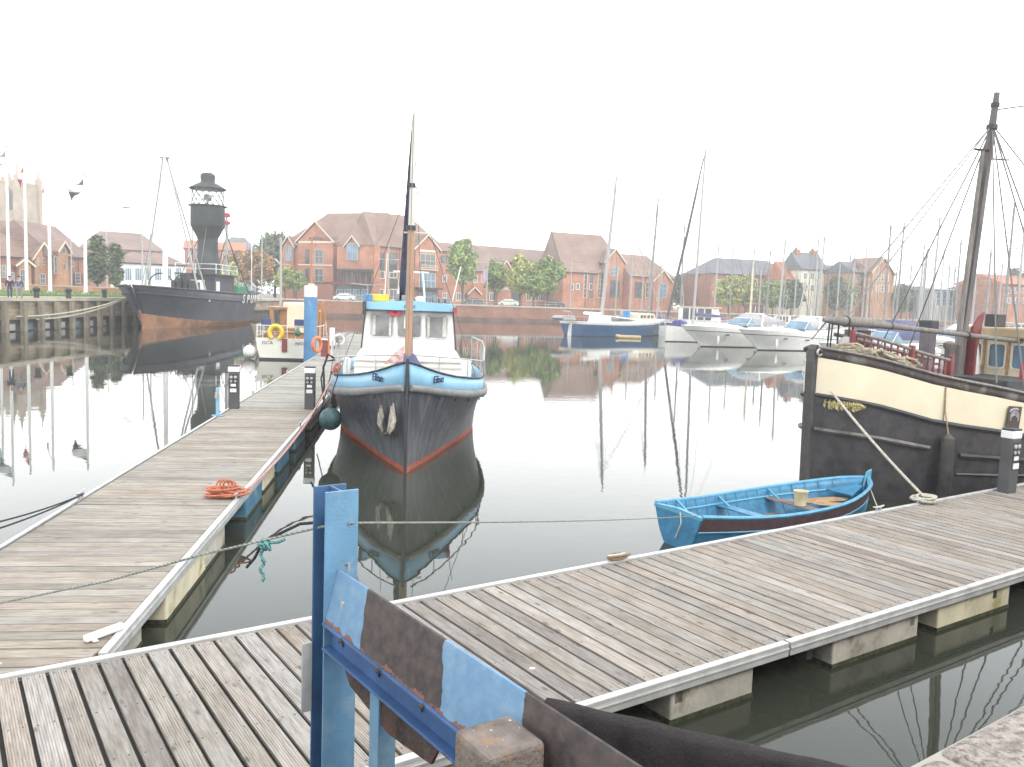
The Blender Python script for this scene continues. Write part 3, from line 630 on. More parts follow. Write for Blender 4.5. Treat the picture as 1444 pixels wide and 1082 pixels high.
def port(parent, c, w, h, fm, gm, Mx=None, r_=.06, t=.03, name="window"):
    """rounded window: frame ring + pane as sub-part; plane x-z, facing -y"""
    Mx = Mx or Matrix.Identity(3); c = V(c)
    o_, i_ = rrect(w+.09, h+.09, r_+.04), rrect(w, h, r_)
    P3 = lambda L_, y: [c+Mx @ V((x, y, z)) for x, z in L_]
    n = len(o_); q = MB(); a, b_, c2, d2 = P3(o_, -t), P3(i_, -t), P3(i_, .0), P3(o_, 0.01)
    vs = a+b_+c2+d2; fs = []
    for k in range(n):
        k2 = (k+1) % n
        fs += [(k, k2, n+k2, n+k), (n+k, n+k2, 2*n+k2, 2*n+k), (3*n+k, k, k2, 3*n+k2)]
    q.add(vs, [tuple(f) for f in fs]); f_ = q.build(name, fm, parent)
    MB().add(P3(i_, -.006), [tuple(range(n))]).build("pane", gm, f_)
    return f_
# ------------------------------------------------------------------ the dark blue trawler yacht
ER = V((-2.36, 19.06, 0)); er = thing("trawler_yacht", "dark blue and sky blue wooden motor boat moored bow on in the middle", "boat", ER, RD(6.8))
bw = T([(0, .03), (.4, .13), (1.6, .53), (4.1, 1.28), (6.2, 1.86), (8, 2.08), (10, 2.0), (12, 1.6), (13.4, 1.2)])
bs = T([(0, .05), (.2, .28), (.5, .50), (1.2, .92), (2.2, 1.38), (3.6, 1.93), (5, 2.14), (8, 2.25), (11, 2.05), (13.4, 1.6)])
br = lambda y: bs(y)*1.0+(.015 if y > .2 else 0)
zs = T([(0, 2.52), (.5, 2.34), (1.2, 2.17), (2.2, 2.02), (3.6, 1.88), (5, 1.82), (8, 1.78), (13.4, 1.85)])
zr = T([(0, 1.93), (.5, 1.83), (1.2, 1.71), (2.2, 1.57), (3.6, 1.45), (5, 1.39), (8, 1.34), (13.4, 1.42)])
def fx(t, p=1.25): return lambda y: bw(y)+(br(y)-bw(y))*t**p
def fz(t): return lambda y: .13+(zr(y)-.13)*t
rows = [(lambda y: .02, lambda y: -.7), (lambda y: bw(y)*.75, lambda y: -.35), (bw, lambda y: 0), (lambda y: bw(y)+.02*min(1, y), lambda y: .13), (fx(.3), fz(.3)), (fx(.6), fz(.6)), (fx(.85), fz(.85)), (br, zr)]
ys = [0, .12, .25, .5, .8, 1.2, 1.7, 2.2, 2.9, 3.6, 4.3, 5, 6, 7, 8, 9, 10, 11, 12, 12.8, 13.4]
weld(hull(rows, ys, [1, 1, 1, 0, 0, 0, 0]).build("hull", [M['navyhull'], M['boot']], er, smooth=True))
q = hull([(br, lambda y: zr(y)+.002), (lambda y: (br(y)+bs(y))/2+.01, lambda y: (zr(y)+zs(y))/2), (bs, zs)], ys, [0, 0]); o = q.build("bulwark", M['skyblue'], er, smooth=True, solid=.045); weld(o)
for s in (1, -1):
    pts = [(s*(br(y)+.04), y-(.06 if y < .1 else 0), zr(y)+.03) for y in ys]
    MB().tube(pts, [.06+.025*min(1, y/3) for y in ys], 10, sq=1.3).build("rubbing_strake", M['greyrub'], er, smooth=True)
    MB().tube([(s*bs(y), y, zs(y)+.01) for y in ys], .035, 6, sq=.7).build("cap_rail", M['darktrim'], er, smooth=True)
MB().beam((0, -.05, -.5), (0, -.05, 2.62), .07, .09).build("stem_post", M['darktrim'], er)
q = MB(); vs = []
for y in ys: vs += [(-bs(y)+.04, y, zs(y)-.42), (bs(y)-.04, y, zs(y)-.42)]
q.add(vs, [(2*i, 2*i+1, 2*i+3, 2*i+2) for i in range(len(ys)-1)]); q.build("deck", M['rail_grey'], er)
# cabin trunk, wheelhouse
q = MB(); q.loft([[(-1.42, y, 1.3), (1.42, y, 1.3), (1.40, y, zt-.08), (1.32, y, zt), (-1.32, y, zt), (-1.40, y, zt-.08)] for y, zt in ((3.35, 2.28), (3.5, 2.44), (6.1, 2.52))]); q.build("coachroof", M['white'], er, smooth=30)
q = MB(); q.box(-1.43, 1.43, 3.32, 3.36, 2.14, 2.18); q.box(-1.43, 1.43, 3.3, 3.4, 2.3, 2.33); q.build("trim_line", M['trim'], er)
W0, W1 = 1.40, 1.27
wh = MB(); wh.loft([[(-W0, y0, 1.3), (W0, y0, 1.3), (W0, y1_, 1.3), (-W0, y1_, 1.3)] if z == 0 else [(-w_, y0+dy, z), (w_, y0+dy, z), (w_, y1_, z), (-w_, y1_, z)] for (z, w_, dy, y0, y1_) in ((0, W0, 0, 5.98, 9.6), (2.6, 1.36, .06, 5.98, 9.6), (3.58, W1, .18, 5.98, 9.6))])
who = wh.build("wheelhouse", M['white'], er, bev=.03)
fyz = lambda z: 6.04+(z-2.6)*.12/.98
tilt = Matrix.Rotation(-math.atan(.12), 3, 'X')
for cx, w_ in ((-.79, .60), (0.0, .66), (.79, .60)):
    port(er, (cx, fyz(3.13)-.012, 3.13), w_, .62, M['rail_grey'], M['wglass'], tilt, .07)
for cx in (-.41, .41): MB().obox((cx, fyz(3.13)-.01, 3.13), (.07, .03, .9), tilt).build("window_mullion", M['white'], er)
for cx, w_ in ((-1.03, .09), (-.56, .07), (.56, .07), (1.03, .10)): MB().obox((cx, fyz(3.13)-.022, 3.14), (w_, .012, .58), tilt).build("curtain", mat('net_curtain', (.5, .48, .44), .8, var=.2, vs=12), er)
q = MB(); q.obox((.02, fyz(2.9)+.03, 3.02), (.60, .02, .06), tilt); q.obox((-.13, fyz(2.9)+.03, 3.25), (.05, .02, .36), tilt); q.build("curtain_bar", M['white'], er)
for s in (-1, 1):
    q = MB(); q.tube([(s*1.40, 5.95, 1.95), (s*1.37, 6.0, 2.6), (s*1.285, 6.12, 3.57)], .022, 6); q.build("corner_trim", M['darktrim'], er)
    for y in (6.9, 7.9, 8.8): port(er, (s*1.335, y, 3.1), .6, .6, M['white'], M['wglass'], Matrix.Rotation(s*pi/2, 3, 'Z') @ Matrix.Rotation(-.09, 3, 'X'), .06)
rf = MB()
def arch(h0, h1, w_): return [(-w_, h0), (w_, h0)]+[(w_*(1-2*i/8), h1+.07*(1-(1-2*i/8)**2)) for i in range(9)]
rf.loft([[(x, y, z) for x, z in arch(3.60, 3.80, 1.34)] for y in (5.88, 9.9)]); o = rf.build("roof_visor", M['skyblue'], er)
q = MB(); q.box(-1.36, 1.36, 5.86, 9.92, 3.575, 3.605); q.build("roof_edge", M['darktrim'], er)
q = MB(); q.box(-1.345, -1.25, 5.7, 5.9, 3.45, 3.83); q.build("side_light_screen", M['darktrim'], er)
MB().box(1.26, 1.37, 5.75, 5.9, 3.58, 3.74).build("side_light", M['red'], er, bev=.01)
text("ELISE", .13, M['navypaint'], er, face_M((.0, 5.868, 3.715), (1, 0, 0), (0, 0, 1)), sx=1.2)
M['navytext'] = mat('navy_lettering', (.02, .03, .09), .6)
# names on the bow: gothic-looking slanted letters each side
for s in (-1, 1):
    y0, y1 = (.42, 1.05); mid = .72 if s < 0 else .78
    p = V((s*(bs(mid)+br(mid))/2+s*.045, mid, (zs(mid)+zr(mid))/2+.07)); a = V((s*bs(.42), .42, 0)); b_ = V((s*bs(1.1), 1.1, 0))
    rv = (b_-a) if s > 0 else (a-b_)
    text("Elise", .25, M['navytext'], er, face_M(p, rv, (0, 0, 1)), shear=.08, sx=1.1, ext=.008)
# mast, rig
q = MB(); q.tube([(0, 2.8, 1.6), (0, 2.8, 3.9), (0, 2.8, 5.75)], [.10, .095, .085], 10); mst = q.build("mast", M['mastbrown'], er, smooth=True)
MB().tube([(0, 2.8, 5.75), (.01, 2.8, 7.4), (.02, 2.8, 8.75)], [.078, .06, .04], 8).build("upper_mast", M['sparlight'], mst, smooth=True)
q = MB(); q.tube([(-.18, 2.8, 5.62), (.62, 2.8, 5.62)], .022, 6); q.tube([(.45, 2.8, 5.62), (.45, 2.8, 5.85)], .014, 5); q.build("crosstree", M['sparlight'], mst)
q = MB(); q.lathe([(.12, 0), (.12, .12)], (0, 2.8, 5.68), 10); q.lathe([(.09, 0), (.09, .1)], (0, 2.8, 6.75), 8); q.build("mast_band", M['darktrim'], mst)
MB().tube([(0, 2.86, 8.6), (-.07, 3.7, 7.4), (-.16, 5.2, 5.7), (-.22, 6.6, 4.55), (-.26, 7.6, 3.95)], [.03, .05, .075, .11, .10], 8).build("furled_sail", mat('navy_sail_cover', (.075, .08, .12), .8, var=.2, vs=4), er, smooth=True)
q = MB()
for a, b_ in (((0, 2.8, 8.6), (0, .1, 2.6)), ((0, 2.8, 8.5), (.35, 7.2, 3.85)), ((.01, 2.8, 7), (-1.8, 3.6, 1.95)), ((.01, 2.8, 7), (1.8, 3.6, 1.95)), ((0, 2.8, 8.4), (.12, 2.8, 1.8))): q.tube([a, b_], .009, 4)
q.build("rigging", M['wirepale'], er)
q = MB(); q.add([(-.42, 2.45, 2.12), (.42, 2.45, 2.12), (.42, 3.25, 2.12), (-.42, 3.25, 2.12), (-.16, 2.75, 2.55), (.16, 2.75, 2.55), (.16, 3.0, 2.55), (-.16, 3.0, 2.55)], [(0, 1, 5, 4), (1, 2, 6, 5), (2, 3, 7, 6), (3, 0, 4, 7), (4, 5, 6, 7), (3, 2, 1, 0)])
q.build("canvas_hatch_cover", M['purple'], er, bev=.05)
q = MB(); q.add([(-.6, 2.35, 2.30), (-.12, 2.3, 2.38), (-.10, 2.32, 2.78), (-.30, 2.38, 2.62)], [(0, 1, 2, 3)]); q.build("folded_flag", mat("faded_flag", (.62, .38, .34), .8, var=.35, vs=7), er, solid=.03)
q = MB()
q.lathe([(.02, 0), (.13, .02), (.17, .05)], (0, 0, 0), 8, M=Matrix.Rotation(pi/2, 3, 'X')); o = q.build("poppy", M['red'], er); o.location = (-.42, 5.97, 3.56); o.scale = (1.3, 1, .8)
MB().lathe([(.05, 0), (.05, .03)], (-.42, 5.93, 3.56), 8, M=Matrix.Rotation(pi/2, 3, 'X')).build("poppy_heart", M['darktrim'], er)
# pulpit rails
for s in (1, -1):
    ry = [.12, .6, 1.2, 2.2, 3.2, 4.0, 4.5]; top = [(s*bs(y)*.98, y, 2.70-.095*y if y < 3.9 else 2.33-(y-3.9)*.1) for y in ry]
    q = MB(); q.tube(top+[(s*bs(4.75), 4.75, zs(4.75)+.05)], .02, 6); q.tube([(s*bs(4.6), 4.6, 2.28), (s*bs(5.4), 5.4, 2.62), (s*bs(7), 7, 2.72), (s*bs(10), 10, 2.7)], .02, 6); q.build("guard_rail", M['steel'], er, smooth=True)
    for y in (.9, 2.6, 3.8, 4.6, 5.6, 7, 8.5, 10):
        zt = (2.70-.095*y) if y < 3.9 else (2.33 if y < 5 else 2.7)
        MB().tube([(s*bs(y)*.985, y, zs(y)-.1), (s*bs(y)*.985, y, zt)], .016, 5).build("stanchion", M['steel'], er)
for s, x0 in ((-1, -1.72), (1, 1.72), (1, 1.55)): MB().lathe([(.09, 1.5), (.11, 1.6), (.11, 2.2), (.06, 2.25)], (x0, 5.3+.2*s, 0), 10).build("side_fender", M['white'], er, smooth=True)
# weeps and scuppers below the rubbing strake
random.seed(8)
for s in (1, -1):
    q = MB()
    for y in (.9, 1.7, 2.6, 3.5, 4.6): q.lathe([(.035, -.01), (.035, .02)], (s*(br(y)+.0), y, zr(y)-.12), 8, M=Matrix.Rotation(pi/2, 3, 'Y'))
    q.build("scupper", M['rust'], er)
# anchor on the bow
def hx(y, z): t = max(0, min(1, (z-.13)/(zr(y)-.13))); return bw(y)+(br(y)-bw(y))*t**1.25
def hy(x, z):
    y = 0
    while hx(y, z) < x and y < 3: y += .01
    return y
def onh(x, z, o=.06): y = hy(x, z); return V((-x-o*.7, y-o*.7, z))
q = MB()
q.tube([onh(.30, 1.5, .05), onh(.33, .86, .10)], [.03, .045], 6)
for x0, zt_, x1 in ((.47, 1.50, .40), (.185, 1.60, .24)):
    fl = [(x1, .84), (x0+.07, 1.0), (x0+.085, 1.2), (x0+.01, zt_), (x0-.055, 1.2), (x0-.03, 1.0)]
    A_ = [onh(x, z, .16 if z < 1.1 else .13) for x, z in fl]; q.ext(A_, (-.03, -.03, 0))
an = q.build("anchor", mat("worn_galvanised", (.50, .45, .38), .6, .2, var=.3, vs=8, c2=(.25, .13, .07), c2s=10, c2t=.62), er)
MB().tube([onh(.52, .90, .14), onh(.34, .80, .17), onh(.20, .92, .14)], [.035, .055, .035], 6).build("crown", M['rust'], an)
# roof gear
q = MB()
for x0 in (-.30, .36): q.tube([(x0*1.25, 7, 3.85), (x0, 7, 4.78)], .03, 6)
q.tube([(-.52, 7, 4.75), (.55, 7, 4.75)], .03, 6); q.box(-.1, .1, 6.9, 7.1, 4.55, 4.7); q.build("radar_frame", M['white'], er)
q = MB(); q.tube([(-.78, 7.3, 3.85), (-.72, 7.3, 5.3)], .016, 5); q.tube([(1.3, 7.6, 3.85), (1.55, 7.6, 5.0)], .02, 5); q.build("aerial", M['white'], er)
MB().box(-1.28, -.62, 6.4, 7.6, 3.83, 4.05).build("raft_case", M['yellow'], er, bev=.03); MB().box(-1.34, -1.1, 6.3, 6.9, 3.83, 4.04).build("blue_case", M['pblue'] if 'pblue' in M else pblue, er, bev=.03)
q = MB()
for k in range(9): q.box(-.45+k*.19, -.32+k*.19, 6.6+random.random(), 7.9, 3.84, 3.95+random.random()*.14)
q.build("roof_lockers", M['grey'], er, bev=.02)
MB().lathe([(.12, 0), (.15, .05), (.15, .12), (.05, .16)], (.3, 6.6, 3.87), 12).build("searchlight", M['white'], er, smooth=True)
# hanging ball fender and hoses by the bow
p = gy(466, 591, 21.4); r = thing("ball_fender", "dark teal ball fender hanging between the walkway and the dark blue boat", "fender", p)
MB().ball((0, 0, 0), .29, 16).build("ball", M['teal'], r, smooth=True); MB().lathe([(.06, .26), (.05, .36), (.02, .38)], n=8).build("neck", M['darktrim'], r)
MB().tube([(0, 0, .38), (.05, .05, .75), (.16, .15, 1.15)], .015, 5).build("lanyard", M['brope'], r)
p0 = V(ER)+Matrix.Rotation(RD(6.8), 3, 'Z') @ V((-bs(3.8), 3.8, zs(3.8)+.1))
q = MB(); q.tube([p0+V((0, 0, .35)), p0+V((-.12, -.1, .45)), p0+V((-.22, -.2, .1)), p0+V((-.12, -.5, -.5)), p0+V((-.35, -.9, -1.1))], .03, 6); q.tube([p0+V((.05, 0, .3)), p0+V((-.2, -.05, .25)), p0+V((-.3, -.1, -.2)), p0+V((-.15, -.4, -.8))], .022, 6)
tag(q.build("shore_cable", M['brope'], smooth=True), "loops of black shore cable over the bow rail of the dark blue boat", "cable")
q = MB()
for k in range(5): q.torus(p0+V((.12+.03*k, -.35-.05*k, .02+.04*k)), .075, .018, Matrix.Rotation(.6*k, 3, 'Y') @ Matrix.Rotation(.4*k, 3, 'X'), 14, 5)
tag(q.build("rope_bundle", M['orope'], smooth=True), "orange rope bundled on the bow bulwark of the dark blue boat", "rope")
# ------------------------------------------------------------------ dinghy
DA = RD(32); dr = thing("rowing_dinghy", "small bright blue wooden rowing dinghy tied alongside the near pontoon", "dinghy", (2.85, 13.93, 0), DA-pi/2)
# local y from transom (0) to bow (5)
gb = T([(0, .56), (.9, .74), (2.2, .86), (3.4, .78), (4.2, .55), (4.7, .30), (4.98, .03)])
gzf = T([(0, .62), (1.2, .54), (2.4, .54), (3.6, .60), (4.98, .76)])
wb = T([(0, .30), (1, .55), (2.2, .66), (3.4, .52), (4.3, .25), (4.8, .02)])
dys = [0, .3, .7, 1.2, 1.7, 2.2, 2.7, 3.2, 3.6, 4.0, 4.3, 4.6, 4.8, 4.9, 4.98]
mixr = lambda t: (lambda y: wb(y)+(gb(y)-wb(y))*t**.7)
mixz = lambda t: (lambda y: .02+(gzf(y)-.02)*t)
rows = [(lambda y: .02, lambda y: -.12), (lambda y: wb(y)*.6, lambda y: -.09), (wb, lambda y: .02), (mixr(.3), mixz(.3)), (mixr(.55), mixz(.55)), (mixr(.56), mixz(.56)), (mixr(.82), mixz(.82)), (gb, gzf)]
q = MB(); n = len(rows)
for s in (1, -1):
    vs = [(s*f(y), y, z(y)) for y in dys for f, z in rows]
    for i in range(len(dys)-1):
        for k in range(n-1): q.add([vs[i*n+k], vs[(i+1)*n+k], vs[(i+1)*n+k+1], vs[i*n+k+1]], [(0, 1, 2, 3)], [0, 0, 0, 0, 1, 0, 0][k])
o = q.build("hull", [M['dinghy'], M['dinghyl']], dr, smooth=True, solid=.03); weld(o)
weld(hull([(lambda y: mixr(.57)(y)+.012, mixz(.57)), (lambda y: mixr(.8)(y)+.014, mixz(.8)), (lambda y: gb(y)+.012, lambda y: gzf(y)-.03)], dys, [0, 0]).build('maroon_strake', M['maroon'], dr, smooth=True))
q = MB(); q.ext([(-f(0), -.03, z(0)) for f, z in rows[::-1]]+[(f(0), -.03, z(0)) for f, z in rows], (0, .05, 0)); q.build("transom", M['dinghy'], dr, bev=.008)
q = MB(); q.ext([(-gb(0), -.04, gzf(0)+.0), (0, -.04, gzf(0)+.04), (gb(0), -.04, gzf(0)), (gb(0), -.04, gzf(0)-.05), (-gb(0), -.04, gzf(0)-.05)], (0, .07, .0)); q.build("transom_rim", M['dinghyl'], dr)
for s in (1, -1):
    MB().tube([(s*gb(y), y, gzf(y)+.01) for y in dys], .032, 6).build("gunwale", M['dinghyl'], dr, smooth=True)
    MB().tube([(s*(mixr(.55)(y)+.012), y, mixz(.55)(y)) for y in dys], .014, 5).build("rubbing_strip", M['dinghyl'], dr)
    q = MB()
    for i in range(16):
        y = .25+i*.28; pts = [(s*(f(y)-.035), y, z(y)) for f, z in rows[2:]]
        q.tube(pts, .016, 4)
    q.build("rib", M['dinghy'], dr)
    q = MB(); q.tube([(s*(mixr(.72)(y)-.035), y, mixz(.72)(y)) for y in dys[:-2]], .022, 4); q.build("riser", M['dinghyl'], dr)
for y, w_ in ((.55, .26), (1.75, .24), (3.05, .24)):
    q = MB(); b_ = mixr(.68)(y)-.03; z = mixz(.68)(y); q.box(-b_, b_, y-w_/2, y+w_/2, z-.015, z+.015); q.build("thwart", M['dinghy'] if y < 3 else M['floorb'], dr, bev=.006)
    for s in (1, -1): MB().add([(s*(gb(y)-.04), y-.02, gzf(y)), (s*(gb(y)-.04), y+.02, gzf(y)), (s*(b_-.25), y+.02, z+.02), (s*(b_-.25), y-.02, z+.02)], [(0, 1, 2, 3)]).build("knee", M['dinghyl'], dr, solid=.03)
q = MB()
for k in range(6): q.box(-.51+k*.17, -.355+k*.17, .9+.12*abs(k-2.5), 3.6-.25*abs(k-2.5), .135, .16)
q.build("bottom_board", M['floorb'], dr)
q = MB(); q.ext([(-.02, 4.93, -.1), (-.02, 5.05, .3), (-.02, 5.09, .93), (-.02, 4.95, .88), (-.02, 4.88, .6)], (.04, 0, 0)); q.build("stem_head", M['dinghyl'], dr, bev=.008)
q = MB(); q.add([(-.30, 4.15, .53), (.30, 4.15, .53), (.08, 4.75, .62), (-.08, 4.75, .62)], [(0, 1, 2, 3)]); q.build("foredeck", M['dinghy'], dr, solid=.02)
# gear in the dinghy
Dm = Matrix.Translation((2.85, 13.93, 0)) @ Matrix.Rotation(DA-pi/2, 4, 'Z')
for (a, b_, lab) in (((-.26, 3.35, .40), (.10, 4.25, .44), "ochre wooden paddle lying in the bow of the blue dinghy, farther one"), ((.02, 3.35, .42), (.38, 4.0, .40), "ochre wooden paddle lying in the bow of the blue dinghy, nearer one")):
    a, b_ = V(a), V(b_); d = (b_-a).normalized(); s_ = V((d.y, -d.x, 0)); q = MB(); rings = []
    for t, w_ in ((0, .06), (.15, .14), (.5, .19), (.85, .16), (1, .08)):
        c = a.lerp(b_, t); rings.append([c+s_*w_+V((0, 0, .0)), c+V((0, 0, .018)), c-s_*w_, c-V((0, 0, .012))])
    q.loft(rings); q.tube([a, a-d*.30+V((0, 0, .01))], .022, 6); o = q.build("paddle", M['ochre'], smooth=30); o.matrix_world = Dm; tag(o, lab, "paddle", "paddles in the dinghy")
p = Dm @ V((.02, 3.02, .0)); r = thing("bailer_tub", "cream plastic tub standing by the middle seat of the blue dinghy", "tub", (p.x, p.y, .41))
MB().lathe([(.10, 0), (.13, .26), (.14, .27), (.125, .27), (.10, .03)], n=14).build("body", mat("cream_plastic", (.68, .58, .36), .5), r, smooth=True)
# ------------------------------------------------------------------ black and cream sailing barge
BA = RD(30); BR = V((6.45, 18.25, 0)); bg_ = thing("sailing_barge", "black hulled wooden barge with a broad cream band, red rails and a leaning mast", "boat", BR, BA-pi/2)
# local y aft from stem; near side is +x?  world: y_local=(cos30,sin30); x_local=(sin30,-cos30) -> towards the viewer
bb_ = T([(0, .10), (.25, .42), (.6, .72), (1, .98), (2, 1.48), (3.5, 1.95), (5, 2.15), (8, 2.25), (13, 2.1), (16, 1.4)])
bwl = T([(0, .08), (.25, .36), (.6, .64), (1, .88), (2, 1.36), (3.5, 1.85), (5, 2.08), (8, 2.2), (13, 2.0), (16, 1.1)])
zt = T([(0, 3.02), (1, 2.81), (2, 2.54), (3.5, 2.29), (5, 2.06), (7, 1.95), (12, 2.1), (16, 2.5)])     # cream top
zb = T([(0, 2.24), (1, 2.06), (2, 1.79), (3.5, 1.58), (5, 1.38), (7, 1.25), (12, 1.35), (16, 1.8)])
zc = lambda y: zt(y)+.20
ys = [0, .12, .25, .45, .7, 1, 1.4, 2, 2.7, 3.5, 4.2, 5, 6, 7, 8.5, 10, 12, 14, 16]
mf = lambda t: (lambda y: bwl(y)+(bb_(y)-bwl(y))*t**.6); mz = lambda t: (lambda y: zb(y)*t)
rows = [(lambda y: bwl(y)*.7, lambda y: -1), (bwl, lambda y: 0), (mf(.3), mz(.3)), (mf(.62), mz(.62)), (mf(.66), mz(.66)), (bb_, zb)]
weld(hull(rows, ys, [0]*5).build("hull", M['black'], bg_, smooth=True))
weld(hull([(lambda y: bb_(y)+.012, lambda y: zb(y)+.004), (lambda y: bb_(y)+.016, zt)], ys, [0]).build("cream_band", M['cream'], bg_, smooth=True))
weld(hull([(bb_, lambda y: zt(y)+.003), (lambda y: bb_(y)+.0, zc)], ys, [0]).build("bulwark", mat("dark_brown_bulwark", (.085, .068, .065), .7, var=.25, vs=3, c2=(.2, .19, .17), c2s=2.4, c2t=.6), bg_, smooth=True, solid=.08))
for s in (1, -1):
    MB().tube([(s*(bb_(y)+.01), y, zc(y)+.02) for y in ys], .06, 6, sq=.6).build("cap_rail", M['spargrey'], bg_, smooth=True)
    MB().tube([(s*(bb_(y)+.03), y, zb(y)-.02) for y in ys], .05, 6).build("upper_strake", M['darktrim'], bg_, smooth=True)
    MB().tube([(s*(mf(.66)(y)+.045), y, mz(.66)(y)) for y in ys if y < 2.2], .055, 6).build("lower_strake", mat("worn_strake", (.13, .125, .12), .6, var=.4, vs=3), bg_, smooth=True)
    MB().tube([(s*(mf(.62)(y)+.045), y, mz(.62)(y)-.02) for y in ys if y > 2.5], .05, 6).build("lower_strake", M['darktrim'], bg_, smooth=True)
    MB().tube([(s*(mf(.3)(y)+.03), y, mz(.36)(y)) for y in ys if y > 2.5], .03, 5).build("bilge_strake", M['grey2'], bg_)
q = MB(); q.ext([(-.10, -.08, -.8), (-.10, -.10, 1.2), (-.10, -.13, 2.9), (-.10, -.10, 3.20), (-.10, -.03, 3.29), (-.10, .05, 3.28), (-.10, .10, 3.0), (-.10, .10, -.8)], (.20, 0, 0)); q.build("stem_post", mat("tarred_stem", (.075, .07, .068), .75, var=.2, vs=5), bg_, bev=.02)
q = MB(); q.torus((.15, .0, 3.13), .07, .025, Matrix.Rotation(pi/2, 3, 'Y')); q.build("hawse_ring", M['steel'], bg_, smooth=True)
q = MB(); vs = []
for y in ys: vs += [(-bb_(y)+.05, y, zt(y)-.25), (bb_(y)-.05, y, zt(y)-.25)]
q.add(vs, [(2*i, 2*i+1, 2*i+3, 2*i+2) for i in range(len(ys)-1)]); q.build("deck", mat("grey_deck", (.15, .145, .14), .85, var=.2), bg_)
# seam line and gilded carving
q = MB(); y = 2.25; q.tube([(bb_(y)+.03, y, zb(y)), (bb_(y)+.03, y, zt(y))], .012, 5); q.build("seam", M['floorb'], bg_)
q = MB(); random.seed(3)
def onb(y, z, o): return V((bb_(y)*.97+o, y, z))
for st in range(9):
    y0 = .10+.045*st; z0 = zb(y0)-.14-.035*(st % 3); a0 = random.uniform(-.7, .7); L_ = random.uniform(.22, .34); prev = None
    for k in range(6):
        t = k/5; a = a0+1.0*t; y = y0+L_*t*cos(a*.6); z = z0+L_*.6*t*sin(a)-.12*t*t; c = onb(y, z, .05+.02*st*(st % 2))
        if prev: q.tube([prev, c], .009, 4)
        prev = c
        for sd in (-1, 1):
            la = a+sd*1.0; l_ = .13*(1-.4*t); d1 = V((.02, cos(la), sin(la)))*l_; d2 = V((.0, -sin(la), cos(la)))*l_*.34
            q.add([c, c+d1*.5+d2+V((.015, 0, 0)), c+d1, c+d1*.5-d2], [(0, 1, 2, 3)])
q.build("gilded_carving", M['gold'], bg_, solid=.012)
# heap of rope on the bow rail
q = MB(); random.seed(5)
for i in range(9):
    pts = []; ph = random.random()*6; 
    for k in range(15):
        y = .25+1.5*k/14; pts.append((bb_(y)*(.94+.10*sin(k*.9+ph)), y+.06*sin(ph+k), zc(y)+.07+.05*sin(k*1.3+ph*2)+.012*i))
    q.tube(pts, .034, 5)
q.build("rope_heap", mat('bleached_rope', (.34, .30, .22), .9, var=.3, vs=15), bg_, smooth=True)
# plaque with a head in relief
y = 3.95; rvx = V((bb_(y+.3)-bb_(y-.3), .6, zt(y+.3)*0)).normalized(); c = V((bb_(y)+.05, y, (zt(y)+zb(y))/2-.02))
FM = face_M(c, rvx, (0.0, .05, 1)); pl = MB()
pl.ext([tuple(FM @ V((x, z, 0))) for x, z in ((-.17, -.25), (.21, -.25), (.26, .23), (-.12, .25))], FM.to_3x3() @ V((0, 0, .02))); po = pl.build("plaque", mat("plaque_brown", (.075, .05, .05), .6), bg_)
q = MB(); 
for k, rr in enumerate((.12, .085, .05)):
    q.tube([tuple(FM @ V((.05+rr*cos(t*.3-.6+k*.4), .0+rr*1.2*sin(t*.3-.6+k*.4), .024))) for t in range(0, 15-3*k)], .010, 5)
q.tube([tuple(FM @ V((.05-.15*cos(t*.25), .12+.07*sin(t*.25), .024))) for t in range(0, 10)], .016, 5)
q.build("relief", M['rail_grey'], po)
# bow gallows, boom, mast: placed on the boat's own lines from the photo's rows
BMt = Matrix.Translation(BR) @ Matrix.Rotation(BA-pi/2, 4, 'Z'); BMi = BMt.inverted()
def onl(px, py, a, b_):
    """local point on the plan line a-b (x, y local) seen at this pixel"""
    A_, B_ = BMt @ V((a[0], a[1], 0)), BMt @ V((b_[0], b_[1], 0)); d = ray(px, py); e = B_-A_
    t = (d.x*A_.y-d.y*A_.x)/(d.y*e.x-d.x*e.y); p = A_+e*t; k = p.y/d.y
    return BMi @ V((p.x, p.y, EYE+d.z*k))
q = MB()
for i, (x, y) in enumerate(((.1, .35), (-.1, .5), (.05, .62), (-.1, .8), (.1, .9), (0, 1.15))): q.tube([(x, y, 2.7), (x+.02, y+.02, 3.74)], .020, 5)
q.build("gallows", M['darktrim'], bg_)
bl_ = ((.15, .3), (1.15, 8.5)); bp_ = [onl(px, py, *bl_) for px, py in ((1161, 451.5), (1180, 452.5), (1205, 454), (1240, 458), (1290, 464), (1340, 470), (1400, 477), (1470, 485))]
q = MB(); q.tube(bp_, [.04, .10, .12, .085, .06, .06, .055, .055], 10); q.build("boom", M['spargrey'], bg_, smooth=True)
for k in (1.5, 3.3, 5.4):
    i = int(k); c = bp_[i].lerp(bp_[i+1], k-i); MB().lathe([(.125 if k < 2 else .085, -.02), (.125 if k < 2 else .085, .02)], c, 10, M=Matrix.Rotation(pi/2, 3, 'X')).build("boom_band", M['darktrim'], bg_)
MY = 5.13; cl0 = ((0, 0), (0, 9)); mtop = onl(1406, 131, (0, MY+.42), (1, MY+.42)); 
mp_ = [V((0, MY, 2.0)), V((0, MY+.05, 3.6)), V((0, MY+.05, 3.6)).lerp(mtop, .5)+V((0, -.02, 0)), V((0, MY+.05, 3.6)).lerp(mtop, .85), mtop]
q = MB(); q.tube(mp_, [.135, .13, .12, .09, .065], 10); ms = q.build("mast", mat("mast_grey_wood", (.155, .14, .135), .8, var=.25, vs=3, stretch=(3, 3, .4), bump=.3), bg_, smooth=True)
gtop = onl(1386, 213, (.05, MY+.1), (1.05, MY+.1))
